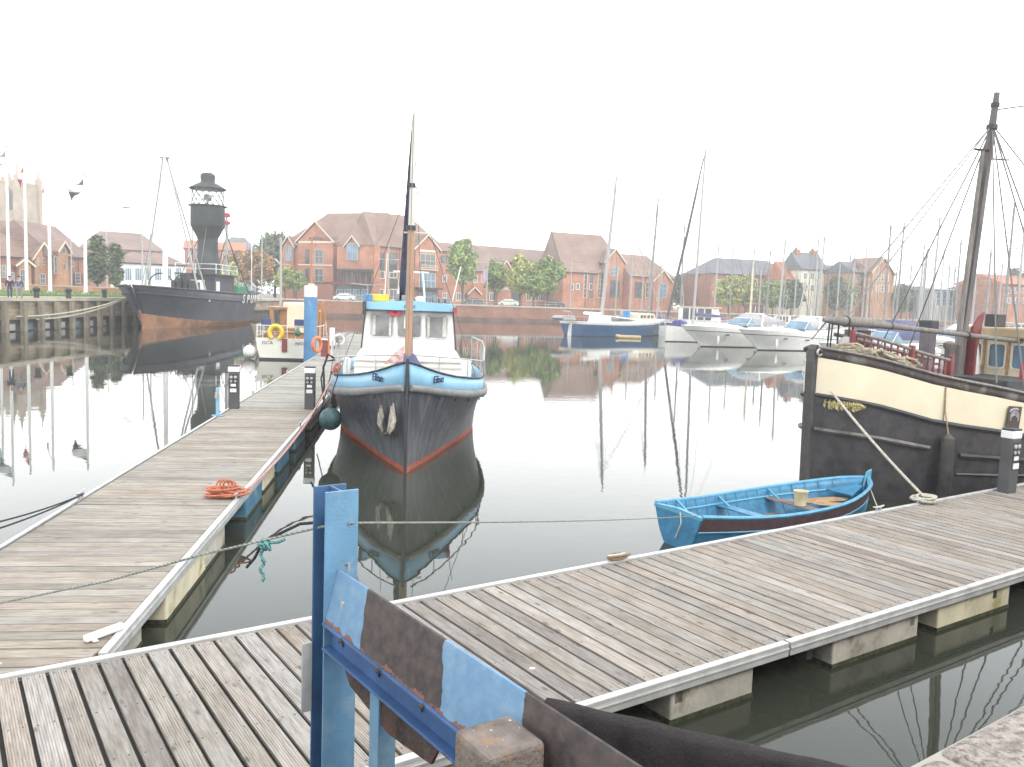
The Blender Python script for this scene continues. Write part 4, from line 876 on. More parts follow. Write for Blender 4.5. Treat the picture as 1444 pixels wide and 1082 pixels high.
q = MB(); q.tube([(.08, MY-.2, 3.3), V((.08, MY-.2, 3.3)).lerp(gtop, .5), gtop], [.065, .06, .045], 8); q.build("gaff", M['spargrey'], bg_, smooth=True)
MB().tube([gtop+V((-.1, -.18, .03)), gtop+V((.05, .15, .02))], .03, 5).build("gaff_jaw", M['darktrim'], ms)
ml = lambda k: mp_[1].lerp(mtop, k)
MB().tube([ml(.73), onl(1424, 226, (.0, MY+.4), (.8, MY+1.2))], .02, 5).build("yard", M['darktrim'], ms)
for k, r_ in ((.86, .13), (.95, .10)): MB().lathe([(r_, -.05), (r_, .05)], ml(k), 8).build("mast_band", M['darktrim'], ms)
q = MB(); top = ml(.87)
for b_ in ((0, -.1, 3.4), (.2, .6, 3.75), (2.0, 3.4, 2.6), (2.05, 4.4, 2.45), (2.1, 6.2, 2.35), (-2.1, 4.5, 2.4), (-2.1, 5.8, 2.3), (2.15, 7.0, 2.3), (0, 15, 3.6)): q.tube([top, b_], .020, 4)
q.tube([ml(.93), (0, 16, 11.2)], .018, 4); q.tube([ml(.05)+V((.1, -.1, 0)), ml(.7)+V((.09, -.1, 0))], .016, 5); q.build("rigging", M['wire'], bg_)
MB().box(.0, .30, MY+.18, MY+.26, 2.0, 3.62).build("red_board", M['darkred'], bg_, bev=.01)
q = MB(); q.ext([(.06, MY+.2, 3.1), (.06, MY+.5, 3.1), (.06, MY+.72, 4.12), (.06, MY+.55, 4.02), (.06, MY+.3, 3.75)], (.08, 0, 0)); q.build("red_fin", M['darkred'], bg_, bev=.01)
# red turned balusters with dark handrail round the bow well
xs_ = lambda y: bb_(y)-.16
def bal(h): return [(.020, 0), (.028, .12*h), (.042, .3*h), (.018, .5*h), (.026, .62*h), (.016, .8*h), (.028, .95*h), (.028, h)]
y = .62
while y < 2.5:
    h = .40-.03*(y-.6); MB().lathe(bal(h), (xs_(y), y, zc(y)+.03), 6).build("baluster", M['darkred'], bg_, smooth=True); y += .125
yy_ = lin(.55, 2.55, 10)
MB().tube([(xs_(y), y, zc(y)+.03+.43-.03*(y-.6)) for y in yy_], .05, 6, sq=.8).build("handrail", M['spargrey'], bg_)
MB().tube([(xs_(y), y, zc(y)+.02) for y in yy_], .045, 6).build("lower_rail", M['darkred'], bg_)
MB().tube([(xs_(y)-.7, y+.25, zc(y)+.40) for y in yy_], .05, 6).build("inner_handrail", M['spargrey'], bg_)
for y in (1.0, 1.3, 1.6, 1.9, 2.2): MB().lathe(bal(.40), (xs_(y)-.7, y+.25, zc(y)-.02), 6).build("inner_baluster", M['darkred'], bg_, smooth=True)
for y in (.55, 1.65, 2.5): MB().box(xs_(y)-.05, xs_(y)+.05, y-.05, y+.05, zc(y)-.2, zc(y)+.52).build("newel", M['darkred'], bg_, bev=.01)
p = onl(1309, 470, (0, 0), (0, 9)); q = MB(); q.box(-.14, .14, p.y-.13, p.y+.13, 2.0, 3.62); q.build("bitt", mat("faded_bitt", (.16, .145, .165), .75, var=.2), bg_, bev=.02)
MB().box(-.17, .17, p.y-.16, p.y+.16, 3.62, 3.88).build("bitt_head", M['darktrim'], bg_, bev=.04)
p = onl(1338, 500, (.2, 0), (.2, 9)); MB().lathe([(.10, 2.2), (.10, 3.2), (.14, 3.25), (.14, 3.35), (.05, 3.4)], (.2, p.y, 0), 10).build("timber_head", M['spargrey'], bg_, smooth=40)
p = onl(1212, 475, (0, 0), (0, 9)); MB().box(-.25, .15, p.y-.2, p.y+.2, 2.5, 3.62).build("deck_box", mat("dark_red_brown", (.12, .08, .075), .7), bg_, bev=.02)
MB().lathe([(.2, 0), (.2, .4), (.12, .5), (.05, .52)], (.15, .85, 2.95), 10).build("deck_bucket", M['rail_grey'], bg_)
# hatch coaming, white ventilator, deckhouse
MB().box(-1.5, 1.55, 4.6, 12, 1.7, 2.58).build("hatch_coaming", mat("charcoal_coaming", (.06, .06, .062), .75, var=.2), bg_, bev=.02)
p = onl(1371, 500, (-.1, 0), (-.1, 9)); MB().lathe([(.20, 2.5), (.18, 2.9), (.11, 3.4), (.13, 3.45)], (-.1, p.y, 0), 12).build("ventilator", M['white'], bg_, smooth=True)
DK = 6.2; dk = MB().box(-.35, 1.15, DK, 11, 2.56, 3.50).build("deckhouse", M['cream'], bg_, bev=.02)
MB().box(-.5, 1.3, DK-.2, 11.2, 3.50, 3.76).build("deckhouse_roof", mat("tan_roof", (.42, .33, .2), .7), bg_, bev=.05)
for x, w_ in ((-.16, .16), (.32, .38), (.88, .34)): port(bg_, (x, DK-.005, 3.06), w_, .56, M['cream'], M['blueglass'], None, .07)
for x in (-.01, .60): MB().box(x-.03, x+.03, DK-.03, DK-.001, 2.6, 3.48).build("pilaster", M['ochre'], bg_)
for y in (7.2, 8.2): port(bg_, (1.155, y, 3.06), .5, .56, M['cream'], M['blueglass'], Matrix.Rotation(pi/2, 3, 'Z'), .08)
MB().box(-.2, .12, DK+.2, DK+.6, 3.76, 4.08).build("skylight", M['darktrim'], bg_, bev=.02)
MB().box(1.40, 1.48, 5.3, 5.42, 2.2, 3.0).build("stanchion_post", M['red'], bg_)
# cylindrical fender and its rope
y = 2.25; fxp = bb_(y)
MB().lathe([(.05, 1.5), (.13, 1.42), (.14, .2), (.05, .05)], (fxp+.17, y, 0), 12).build("barrel_fender", mat("fender_grey_black", (.06, .058, .055), .7, var=.3), bg_, smooth=True)
MB().tube([(fxp+.17, y, 1.5), (fxp+.05, y, 2.0), (fxp+.02, y, zt(y))], .016, 5).build("fender_lanyard", M['trope'], bg_)
# ------------------------------------------------------------------ white boat lying stern on at the left
IR = V((-13.55, 50.5, 0)); ir = thing("fishing_cruiser", "white sterned wooden cruiser with orange varnished cabin behind the blue pile", "boat", IR, RD(7))
hb = T([(0, 1.72), (1, 1.85), (3, 1.98), (6, 1.85), (8.5, 1.1), (10, .05)]); hw = T([(0, 1.45), (3, 1.8), (6, 1.5), (8.5, .7), (10, .02)]); hz_ = T([(0, 1.30), (3, 1.25), (6, 1.4), (10, 2.0)])
ys = [0, .05, 1, 2, 3, 4, 5, 6, 7, 8, 9, 9.6, 10]
q = hull([(lambda y: hw(y)*.6, lambda y: -.4), (hw, lambda y: .05), (lambda y: hw(y)*.4+hb(y)*.6, lambda y: hz_(y)*.5), (hb, hz_)], ys, [0, 0, 0]); 
q.add([(-hw(0)*.6, 0, -.4), (hw(0)*.6, 0, -.4), (hw(0), 0, .05), (hb(0)*.6+hw(0)*.4, 0, .65), (hb(0), 0, 1.3), (-hb(0), 0, 1.3), (-hb(0)*.6-hw(0)*.4, 0, .65), (-hw(0), 0, .05)], [tuple(range(8))], 0)
weld(q.build("hull", mat("cream_white_hull", (.74, .72, .64), .4, var=.07, vs=.8, c2=(.45, .45, .3), c2s=.7, c2t=.62, c2w=.15), ir, smooth=True))
q = MB(); q.box(-hb(2)+.1, hb(2)-.1, .05, 8, 1.05, 1.1); q.build("deck", M['ochre'], ir)
q = MB(); q.lathe([(1.0, -.0)]*2, n=3) if False else q.box(-1.5, 1.5, -.02, .05, .0, .12); q.build("boot_line", M['darktrim'], ir)
for s in (1, -1): MB().tube([(s*hb(y), y, hz_(y)+.02) for y in ys], .05, 6).build("gunwale", M['varnish'], ir)
MB().box(-.18, .12, -.1, -.005, .5, 1.28).build("rudder_head", M['darkred'], ir)
text("ISCA", .26, M['darktrim'], ir, face_M((-1.02, -.012, 1.0), (1, 0, 0), (0, 0, 1)), sx=1.2); text("NORA", .26, M['darktrim'], ir, face_M((1.0, -.012, 1.0), (1, 0, 0), (0, 0, 1)), sx=1.1)
q = MB()
for x in (-1.65, -1.3, -.9, .1, .6, 1.1, 1.6): q.tube([(x, .08, 1.3), (x, .08, 2.05)], .022, 5)
q.tube([(-1.7, .08, 2.03), (1.7, .08, 2.03)], .025, 5); q.tube([(-1.7, .08, 1.68), (1.7, .08, 1.68)], .018, 5)
for s in (-1, 1):
    q.tube([(s*1.7, .08, 2.03), (s*1.9, 3, 2.0), (s*1.8, 6, 2.1), (s*.9, 9, 2.4)], .022, 5)
    for y in (1.5, 3, 4.5, 6): q.tube([(s*hb(y)*.98, y, 1.3), (s*hb(y)*.98, y, 2.03)], .018, 5)
q.build("guard_rail", M['white'], ir)
q = MB(); q.tube([(-.55+.36*cos(RD(a)), -.03, 1.62+.40*sin(RD(a))) for a in range(-62, 250, 12)], .13, 8); q.build("horseshoe_buoy", M['yellow'], ir, smooth=True)
MB().ball((.72, -.02, 1.62), .2, 10).build("green_ball", M['green'], ir, smooth=True)
q = MB(); q.loft([[(-1.0, y, 1.1), (1.75, y, 1.1), (1.7, y, z), (-.95, y, z)] for y, z in ((3.2, 2.9), (6.8, 2.9))]); cb_ = q.build("cabin", M['varnish'], ir, bev=.03)
MB().box(-.35, .95, 3.05, 3.2, 1.5, 3.3).build("cabin_door", M['cream'], ir, bev=.03); MB().box(-.6, 1.2, 3.1, 6.5, 2.9, 3.4).build("cabin_top", mat("cream_cabin_top", (.66, .58, .43), .6), ir, bev=.08)
MB().box(-1.5, -.3, 2.9, 6.9, 3.0, 3.1).build("cabin_roof", M['varnish'], ir, bev=.02)
for x, w_ in ((-1.25, .22), (1.35, .5)): 
    q = MB(); q.box(x-w_/2, x+w_/2, 2.95, 3.1, 1.1, 3.0); q.build("corner_post", M['orangewood'] if 'orangewood' in M else M['varnish'], ir)
q = MB(); q.box(-1.05, -.8, 3.0, 3.19, 1.9, 2.9); q.box(1.0, 1.2, 3.0, 3.19, 1.9, 2.8); q.build("window", M['glass'], ir)
for x0, x1 in ((-1.5, -.95), (.45, 1.0)): MB().box(x0, x1, .5, .9, 1.95, 2.42).build("canvas_dodger", mat("navy_canvas", (.05, .07, .17), .8), ir, bev=.04)
q = MB(); q.box(-.9, .7, .4, 1.0, 1.6, 1.9); q.build("stern_locker", M['varnish'], ir, bev=.03)
q = MB(); q.tube([(-.9, 4.2, 3.1), (-.93, 4.3, 7.5)], [.09, .06], 8); q.tube([(-1.35, 4.3, 5.75), (-.5, 4.3, 5.75)], .025, 5); q.tube([(-1.3, 4.3, 6.1), (-1.0, 4.3, 5.8)], .08, 6); q.build("mast", M['sparwhite'], ir, smooth=True)
q = MB(); q.tube([(.75, 6.5, 3.3), (.75, 6.6, 7.7)], [.07, .05], 8); q.build("mizzen_mast", M['varnish'], ir, smooth=True); MB().box(.58, .95, 6.3, 6.6, 4.35, 4.65).build("lamp_box", M['cream'], ir, bev=.02)
q = MB(); q.box(1.62, 1.9, 4.2, 4.6, 1.2, 3.5); q.box(1.25, 1.5, 4.3, 4.55, 1.2, 3.45); q.build("gantry_post", M['varnish'], ir, bev=.03)
p = gy(359, 491, 51.3); r = thing("ball_buoy", "white ball fender floating off the stern of the white cruiser", "fender", (p.x-.1, p.y-.6, .42))
MB().ball((0, 0, 0), .40, 14).build("ball", M['white'], r, smooth=True); MB().lathe([(.08, .36), (.05, .5)], n=8).build("eye", M['steel'], r)
# things on the walkway by the pile
p = gz(447, 509, DZ); r = thing("lifebuoy_stand", "orange lifebuoy hung on a pale stand at the walkway edge", "lifebuoy", p)
MB().box(-.06, .06, .0, .1, 0, 1.3).build("stand", M['rail_grey'], r); q = MB(); q.torus((0, -.08, .85), .36, .09, Matrix.Rotation(RD(68), 3, 'Z') @ Matrix.Rotation(pi/2, 3, 'X'), 20, 8); q.build("ring", M['orange'], r, smooth=True)
p = gz(457, 503, DZ); r = thing("fire_cabinet", "dark red fire point cabinet standing on the walkway", "cabinet", p, RD(6)); MB().box(-.17, .17, -.15, .15, 0, .92).build("body", M['darkred'], r, bev=.03); MB().box(.19, .30, -.1, .1, 0, .9).build("extinguisher", M['orange'], r, bev=.05); MB().box(-.2, .2, -.18, .18, .925, .99).build("lid", M['white'], r, bev=.02)
p = gz(468, 492, DZ); r = thing("white_locker", "tall white locker with a dark foot on the far walkway", "locker", p, RD(6)); MB().box(-.16, .16, -.15, .15, .2, 1.35).build("body", M['white'], r, bev=.03); MB().box(-.2, .2, -.2, .2, 0, .2).build("foot", M['grey2'], r, bev=.02)
p = gz(476, 490, DZ); r = thing("hose_reel", "white hose reel beside the white locker on the walkway", "hose reel", p+V((0, .4, 0)), RD(20)); q = MB(); q.torus((0, 0, .5), .34, .06, Matrix.Rotation(pi/2, 3, 'X')); q.build("hose", M['white'], r, smooth=True); MB().box(-.08, .08, -.08, .08, 0, .5).build("bracket", M['grey'], r)
# ------------------------------------------------------------------ ropes
def rope(name, pts, rad, m_, label, cat="rope"): return tag(MB().tube(pts, rad, 6).build(name, m_, smooth=True), label, cat)
pf = gy(480, 737, 4.55)
e1 = gy(-70, 865, 6.6); kn = V(pf).lerp(e1, .27)
rope("mooring_line", [e1, e1.lerp(pf, .5)-V((0, 0, .03)), kn, pf-dd*.0], .008, M['grope'], "thin grey line running from the blue post to the left edge of the picture")
dt = Dm @ V((.53, -.05, .66)); rope("tow_line", sag(pf+V((.05, 0, 0)), dt, .03), .0065, M['grope'], "thin taut line from the blue post to the stern of the rowing dinghy")
k2 = gy(370, 766, kn.y); q = MB(); random.seed(2)
for i in range(4): q.torus(k2+V((.012*i, 0, -.005*i)), .03, .010, Matrix.Rotation(i*.9, 3, 'X') @ Matrix.Rotation(i*.7, 3, 'Y'), 10, 5)
q.tube([k2+V((.012*sin(i*1.3), .01*cos(i*1.9), -.02*i)) for i in range(13)], .011, 5); q.tube([k2+V((.02, 0, 0)), k2+V((.10, 0, .01)), k2+V((.14, 0, .03))], .010, 5)
tag(q.build("knotted_rope", M['crope'], smooth=True), "turquoise rope knotted on the thin line left of the blue post", "rope")
g0 = gy(446, 737, kn.y); g1 = gy(348, 800, kn.y+.1); g2 = gy(400, 750, kn.y)
rope("slack_line", [g0, g0.lerp(g2, .5)+V((0, 0, .02)), g2, k2, k2.lerp(g1, .5)-V((0, 0, .02)), g1], .010, M['brope'], "slack black line looped through the turquoise knot")
cl = gz(117, 703, DZ); cl.z += .05
ends = [gy(-60, 749, 9), gy(-60, 763, 9)]
for i, e_ in enumerate(ends): rope("black_mooring_line", sag(cl+V((0, .04*i, .02)), e_, .05), .012, M['brope'], ("upper" if i == 0 else "lower")+" of the two black mooring lines leaving the walkway cleat at the left edge")
# orange coil and line to the bow
cc = gz(318, 702, DZ); q = MB(); random.seed(4)
for i in range(9):
    R_ = random.uniform(.12, .30); q.torus(cc+V((random.uniform(-.12, .1), random.uniform(-.06, .06), .03+.016*i)), R_, .018, Matrix.Rotation(random.uniform(-.12, .12), 3, 'X') @ Matrix.Rotation(random.uniform(-.15, .15), 3, 'Y') @ Matrix.Diagonal((1.25, .75, 1)), 22, 5)
for i in range(3): q.torus(cc+V((.06*i-.05, 0, .2)), .11, .018, Matrix.Rotation(1.2+.3*i, 3, 'X'), 14, 5)
tag(q.build("rope_coil", M['orope'], smooth=True), "orange rope coiled in a heap at the edge of the walkway", "rope")
bowp = p0+V((.1, -.3, .0)); st = cc+V((.3, .05, .1))
rope("bow_line", sag(st, bowp, .32, 18), .020, M['prope'], "faded orange mooring line from the rope coil to the dark blue bow")
rope("second_bow_line", sag(gz(440, 590, DZ)+V((.15, 0, 0)), bowp+V((-.1, .1, 0)), .1), .016, M['brope'], "short dark line from the walkway up to the dark blue bow")
bh = BR+Matrix.Rotation(BA-pi/2, 3, 'Z') @ V((.42, .12, 2.32)); ce = gz(1305, 709, DZ)
rope("white_mooring_line", sag(bh, ce+V((0, 0, .08)), .06), .026, M['wrope'], "pale mooring line from the black barge's bow down to the pontoon coil")
q = MB(); random.seed(9)
for i in range(8): q.torus(ce+V((random.uniform(-.07, .07), random.uniform(-.05, .05), .03+.014*i)), random.uniform(.10, .25), .024, Matrix.Rotation(random.uniform(-.2, .2), 3, 'X') @ Matrix.Rotation(random.uniform(-.15, .15), 3, 'Y'), 20, 6)
tag(q.build("white_rope_coil", M['wrope'], smooth=True), "pale rope coil on the pontoon edge below the black barge", "rope")
ce2 = gz(868, 791, DZ); q = MB()
for i in range(4): q.torus(ce2+V((.015*i, 0, .05+.01*i)), .09+.012*i, .016, Matrix.Rotation(TA, 3, 'Z') @ Matrix.Rotation(.25*(-1)**i, 3, 'X') @ Matrix.Diagonal((1.5, .6, 1)), 16, 5)
tag(q.build("cleat_rope", M['trope'], smooth=True), "short tan rope wound on the cleat at the middle of the pontoon edge", "rope")
rope("dinghy_painter", [Dm @ V((.06, -.02, .64)), Dm @ V((.18, -.10, .45)), Dm @ V((.03, -.07, .16))], .012, M['wrope'], "yellowish rope hanging across the transom of the rowing dinghy")
rope("dinghy_stern_line", sag(Dm @ V((.05, 4.92, .74)), gz(1238, 722, DZ)+V((0, 0, .06)), .02), .010, M['wrope'], "pale line from the dinghy bow to the pontoon cleat")
# ------------------------------------------------------------------ lightship on the left
LR = V((-36.1, 83.0, 0)); ls = thing("lightship", "black lightship with lattice lantern tower and orange underside moored at the left bank", "ship", LR, RD(1.5))
hb = T([(0, .25), (1, 1.5), (2.5, 2.7), (5, 3.6), (9, 4.0), (18, 4.0), (26, 3.7), (31, 2.7), (34, .9)])
hw = T([(0, .08), (2, .9), (5, 2.3), (9, 3.2), (18, 3.5), (26, 2.9), (31, 1.5), (34, .2)])
hz_ = T([(0, 4.18), (3, 4.02), (9, 3.85), (18, 3.68), (26, 3.68), (34, 4.0)])
wz = T([(0, 1.5), (4, 1.0), (10, .62), (20, .4), (34, .5)])
lean = lambda y, z: 0
ys = [0, .3, .7, 1.2, 2, 3, 4.5, 6.5, 9, 12, 15, 18, 21, 24, 27, 29.5, 31.5, 33, 34]
m1 = lambda t: (lambda y: hw(y)+(hb(y)-hw(y))*t**.8)
rows = [(lambda y: hw(y)*.5, lambda y: -1.5), (lambda y: hw(y)*.85, lambda y: -.2), (lambda y: m1(.12)(y), lambda y: wz(y)), (m1(.12), lambda y: wz(y)+.02), (m1(.45), lambda y: wz(y)+(hz_(y)-wz(y))*.4), (m1(.75), lambda y: wz(y)+(hz_(y)-wz(y))*.74), (m1(.752), lambda y: wz(y)+(hz_(y)-wz(y))*.75), (hb, hz_)]
rakey = lambda y, z: y-3.4*max(0, z-.3)**1.3/6.3*max(0, 1-y/14)**2
hq = hull(rows, ys, [1, 1, 1, 0, 0, 0, 0]); hq.v = [(x, rakey(y, z), z) for x, y, z in hq.v]; weld(hq.build("hull", [M['lighthull'], M['orangehull']], ls, smooth=True, solid=.1))
q = MB(); vs = []
for y in ys: vs += [(-hb(y)+.1, y, hz_(y)-.9), (hb(y)-.1, y, hz_(y)-.9)]
q.add(vs, [(2*i, 2*i+1, 2*i+3, 2*i+2) for i in range(len(ys)-1)]); q.build("deck", M['grey'], ls)
for s in (1, -1):
    q = MB(); q.tube([(s*(hb(y)+.02), rakey(y, hz_(y)), hz_(y)) for y in ys], .10, 6); q.tube([(s*(m1(.75)(y)+.05), rakey(y, wz(y)+(hz_(y)-wz(y))*.745), wz(y)+(hz_(y)-wz(y))*.745) for y in ys], .10, 6); q.build("rubbing_band", M['darktrim'], ls)
q = MB(); q.tube([(0, rakey(0, z)-.08, z) for z in (-1, .3, 1.2, 1.9)], .16, 6); q.build("stem", M['orangehull'], ls)
q = MB(); q.tube([(0, rakey(0, z)-.06, z) for z in (1.9, 2.8, 3.6, 4.15)], .16, 6); q.build("upper_stem", M['lighthull'], ls)
q = MB(); q.lathe([(.28, 0), (.28, .12)], (m1(.6)(8)+.02, 8, 3.0), 10, M=Matrix.Rotation(pi/2, 3, 'Y')); q.build("hawse_pipe", M['white'], ls)
# letters on the quarter
st0, st1 = 18.5, 28
for i, ch in enumerate("SPURN"):
    y = st0+(st1-st0)*(i+.5)/5; z = wz(y)+(hz_(y)-wz(y))*.80; x = m1(.86)(y)+.16; rv = V((hb(y+.4)-hb(y-.4), .8, 0))
    text(ch, 1.5, M['white'], ls, face_M((x, y, z), rv, (.16, 0, 1)), ext=.03, sx=1.35)
# deckhouse, tower
MB().box(-2.0, 2.0, 15.2, 22.5, 2.8, 5.7).build("deckhouse", mat("slate_black_house", (.055, .058, .068), .6, var=.15, vs=.5), ls, bev=.05)
MB().box(-2.4, 2.4, 14.6, 23, 5.7, 5.85).build("upper_deck", M['lantern'], ls)
q = MB(); q.box(-.85, .85, 15.05, 15.19, 2.9, 5.1); q.build("white_panel", M['white'], ls); MB().box(-.35, .35, 15.0, 15.04, 3.0, 4.8).build("door", M['lantern'], ls)
q = MB(); q.box(2.0, 2.06, 15.6, 16.8, 2.9, 5.0); q.build("side_panel", M['white'], ls)
q = MB()
for x, y in [(-2.3, 14.7), (0, 14.7), (2.3, 14.7), (2.3, 17), (2.3, 19.5), (2.3, 22.8), (-2.3, 18), (-2.3, 22.8)]: q.tube([(x, y, 5.85), (x, y, 6.95)], .045, 4)
for z in (6.4, 6.95): q.tube([(-2.3, 22.8, z), (-2.3, 14.7, z), (2.3, 14.7, z), (2.3, 22.8, z)], .04, 4)
q.build("deck_rail", M['white'], ls)
tc_ = (0, 18.8, 0)
q = MB(); q.lathe([(1.45, 5.85), (1.42, 7.6), (1.18, 8.1), (1.15, 9.8), (1.2, 10.1), (1.9, 11.4), (1.95, 11.5), (1.95, 13.75)], tc_, 18); q.build("tower", M['lantern'], ls, smooth=35)
q = MB(); q.lathe([(1.95, 13.75), (2.2, 13.77), (2.2, 13.88), (1.9, 13.9)], tc_, 20); q.build("gallery", M['lantern'], ls)
q = MB()
for k in range(14):
    a = 2*pi*k/14
    for da in (2*pi/7, -2*pi/7): q.tube([(1.8*cos(a+da*t/4), 18.8+1.8*sin(a+da*t/4), 13.9+1.85*t/4) for t in range(5)], .035, 4)
q.build("lattice", M['lantern'], ls)
MB().lathe([(.1, 13.9), (.12, 14.4), (.45, 14.5), (.45, 15.1), (.1, 15.2)], tc_, 12).build("lamp", M['lantern'], ls, smooth=30)
MB().lathe([(1.72, 13.91), (1.72, 15.73)], tc_, 24).build("lantern_glass", (lambda m_: m_)(mat("lantern_panes", (.75, .78, .8), .1)), ls, smooth=True)
gm = bpy.data.materials["lantern_panes"]; gm.node_tree.nodes["Principled BSDF"].inputs["Alpha"].default_value = .25
MB().lathe([(2.1, 15.72), (2.15, 15.85), (1.4, 16.3), (.85, 16.55), (.8, 16.7), (.85, 17.0), (.85, 17.4), (.6, 17.65), (.2, 17.7)], tc_, 18).build("dome", M['lantern'], ls, smooth=40)
q = MB()
for s in (-1, 1): 
    q.tube([(s*.95, 18.8, 10.3), (s*2.2, 16.5, 5.85)], .06, 4); q.tube([(s*1.8, 18.8, 11.9), (s*2.9, 22, 5.85)], .05, 4)
q.build("tower_strut", M['lantern'], ls)
# foremast with A-frame legs
q = MB(); q.tube([(0, 5.6, 3), (0, 5.6, 10), (0, 5.6, 17.3)], [.30, .24, .16], 10); q.tube([(0, 5.6, 17.3), (0, 5.6, 23)], [.07, .04], 6); q.build("foremast", M['white'], ls, smooth=True)
q = MB()
for x, y in ((-2.9, 7.4), (2.9, 7.4), (2.2, 12)): q.tube([(x*.08, 5.7, 17.2), (x, y, 3.4)], .10, 5)
q.tube([(-.5, 5.6, 17.3), (.5, 5.6, 17.3)], .16, 6); q.build("mast_stay_leg", M['rail_grey'], ls)
q = MB(); q.tube([(2.9, 7.4, 5.5), (0, 18.8, 12.2)], .03, 4); q.tube([(0, 5.6, 17), (0, -.1, 4.6)], .03, 4); q.build("stays", M['wirepale'], ls)
q = MB()
for x in (-.9, -.3, .4, 1.0): q.box(x-.22, x+.22, 10.2, 11.2, 3, 4.9+.7*random.random())
q.build("windlass", M['darktrim'], ls)
for x in (-1.6, 1.0): q = MB(); q.torus((x, 8.6, 4.3), 1.3, .07, Matrix.Rotation(pi/2, 3, 'X'), 12, 5, a0=0, a1=pi); q.build("davit", M['darktrim'], ls)
q = MB(); q.tube([(0, 26, 3), (0, 26, 13.0)], [.24, .18], 8); q.build("aftmast", M['sparwhite'], ls, smooth=True)
q = MB(); q.lathe([(.45, 12.3), (.45, 12.7)], (0, 26, 0), 8); q.lathe([(.45, 13.2), (.45, 13.7)], (0, 26, 0), 8); q.tube([(0, 26, 12.3), (0, 26, 13.8)], .1, 5); q.build("red_daymark", M['red'], ls)
q = MB()
for x in (-2.4, 2.4): q.tube([(0, 26, 11), (x, 27.5, 3.6)], .06, 4); q.tube([(x*.4, 25, 5), (0, 26, 9)], .05, 4)
q.build("aft_stay", M['lantern'], ls)
MB().box(-1.8, 1.9, 24.5, 29, 3.1, 4.7).build("green_machinery", M['green'], ls, bev=.2)
q = MB(); random.seed(11)
for i in range(26):
    c = V((random.uniform(-1.5, 2.2), random.uniform(28.5, 32.5), 4.2+random.random()*1.6)); q.tube([c, c+V((random.uniform(-.9, .9), random.uniform(-.9, .9), random.uniform(-.9, .9)))], .09, 5)
q.build("stern_anchor_gear", M['rail_grey'], ls)
q = MB(); q.tube([(1.2, 33, 4.2), (1.2, 33, 13)], .06, 5); q.build("ensign_staff", M['white'], ls)
bt = LR+V((-1.7, 1.6, 3.2))
for i, (y, z) in enumerate(((70.5, 1.25), (73.5, .95))): rope("bow_hawser", sag(bt, V((-41.2, y, z)), .5), .07, M['wrope'], ("upper" if i == 0 else "lower")+" pale hawser from the lightship bow to the timber quay")
# ------------------------------------------------------------------ people on the left quay
def person(loc, rz, label, coat, trou, hairc, pose, scale=1.0):
    r = thing("person", label, "person", loc, rz); r.scale = (scale,)*3
    def skin(name, vs, es, rad, m_, par, root=0):
        me = bpy.data.meshes.new(name); me.from_pydata(vs, es, []); me.materials.append(m_); o = bpy.data.objects.new(name, me); COL.objects.link(o); o.parent = par
        sm = o.modifiers.new("skin", 'SKIN'); sm.use_smooth_shade = True
        for i, v in enumerate(me.skin_vertices[0].data): v.radius = (rad[i], rad[i])
        me.skin_vertices[0].data[root].use_root = True
        o.modifiers.new("sub", 'SUBSURF').levels = 1; o.modifiers["sub"].render_levels = 2; return o
    st = pose
    vs = [(0, 0, .95), (0, 0, 1.15), (0, -.01, 1.36), (0, -.02, 1.48), (0, -.03, 1.56), (0, -.04, 1.66), (0, -.03, 1.73),
          (-.19, 0, 1.40), (-.26, -.02-.1*st, 1.15), (-.24, -.10-.22*st, .92), (-.24, -.13-.25*st, .83), (.19, 0, 1.40), (.26, .04+.1*st, 1.15), (.25, -.02+.1*st, .92), (.25, -.04+.1*st, .83),
          (-.10, 0, .90), (-.11, -.16*st, .50), (-.11, .08-.22*st, .09), (-.11, -.08-.22*st, .04), (.10, 0, .90), (.11, .12*st, .50), (.11, .30*st+.02, .10), (.11, .30*st-.10, .04)]
    es = [(0, 1), (1, 2), (2, 3), (3, 4), (4, 5), (5, 6), (2, 7), (7, 8), (8, 9), (9, 10), (2, 11), (11, 12), (12, 13), (13, 14), (0, 15), (15, 16), (16, 17), (17, 18), (0, 19), (19, 20), (20, 21), (21, 22)]
    rad = [.13, .13, .15, .07, .085, .10, .07, .07, .05, .038, .035, .07, .05, .038, .035, .09, .065, .045, .04, .09, .065, .045, .04]
    skin("body", vs, es, rad, M['skin'], r)
    jv = [(0, 0, .88), (0, 0, 1.15), (0, -.01, 1.38), (-.20, 0, 1.40), (-.265, -.02-.1*st, 1.15), (-.24, -.10-.22*st, .90), (.20, 0, 1.40), (.265, .04+.1*st, 1.15), (.25, -.02+.1*st, .90)]
    skin("jacket", jv, [(0, 1), (1, 2), (2, 3), (3, 4), (4, 5), (2, 6), (6, 7), (7, 8)], [.16, .165, .17, .085, .07, .055, .085, .07, .055], coat, r)
    tv = [(0, 0, .93), vs[15], vs[16], vs[17], vs[19], vs[20], vs[21]]
    skin("trousers", tv, [(0, 1), (1, 2), (2, 3), (0, 4), (4, 5), (5, 6)], [.14, .105, .08, .065, .105, .08, .065], trou, r)
    MB().ball((0, -.015, 1.72), .112, 10, sz=.85).build("hair", hairc, r, smooth=True)
    return r
p = gz(14, 419, QZ+.12); person((p.x, p.y, QZ+.0), RD(30), "person in a dark coat and jeans walking along the left quay", M['coat'], M['jeans'], M['hair'], .8)
p = gz(27, 420, QZ+.12); person((p.x, p.y, QZ+.0), RD(10), "person in a blue grey jacket and pale trousers walking on the left quay", M['coat2'], M['pale_trousers'], M['hair'], .9)
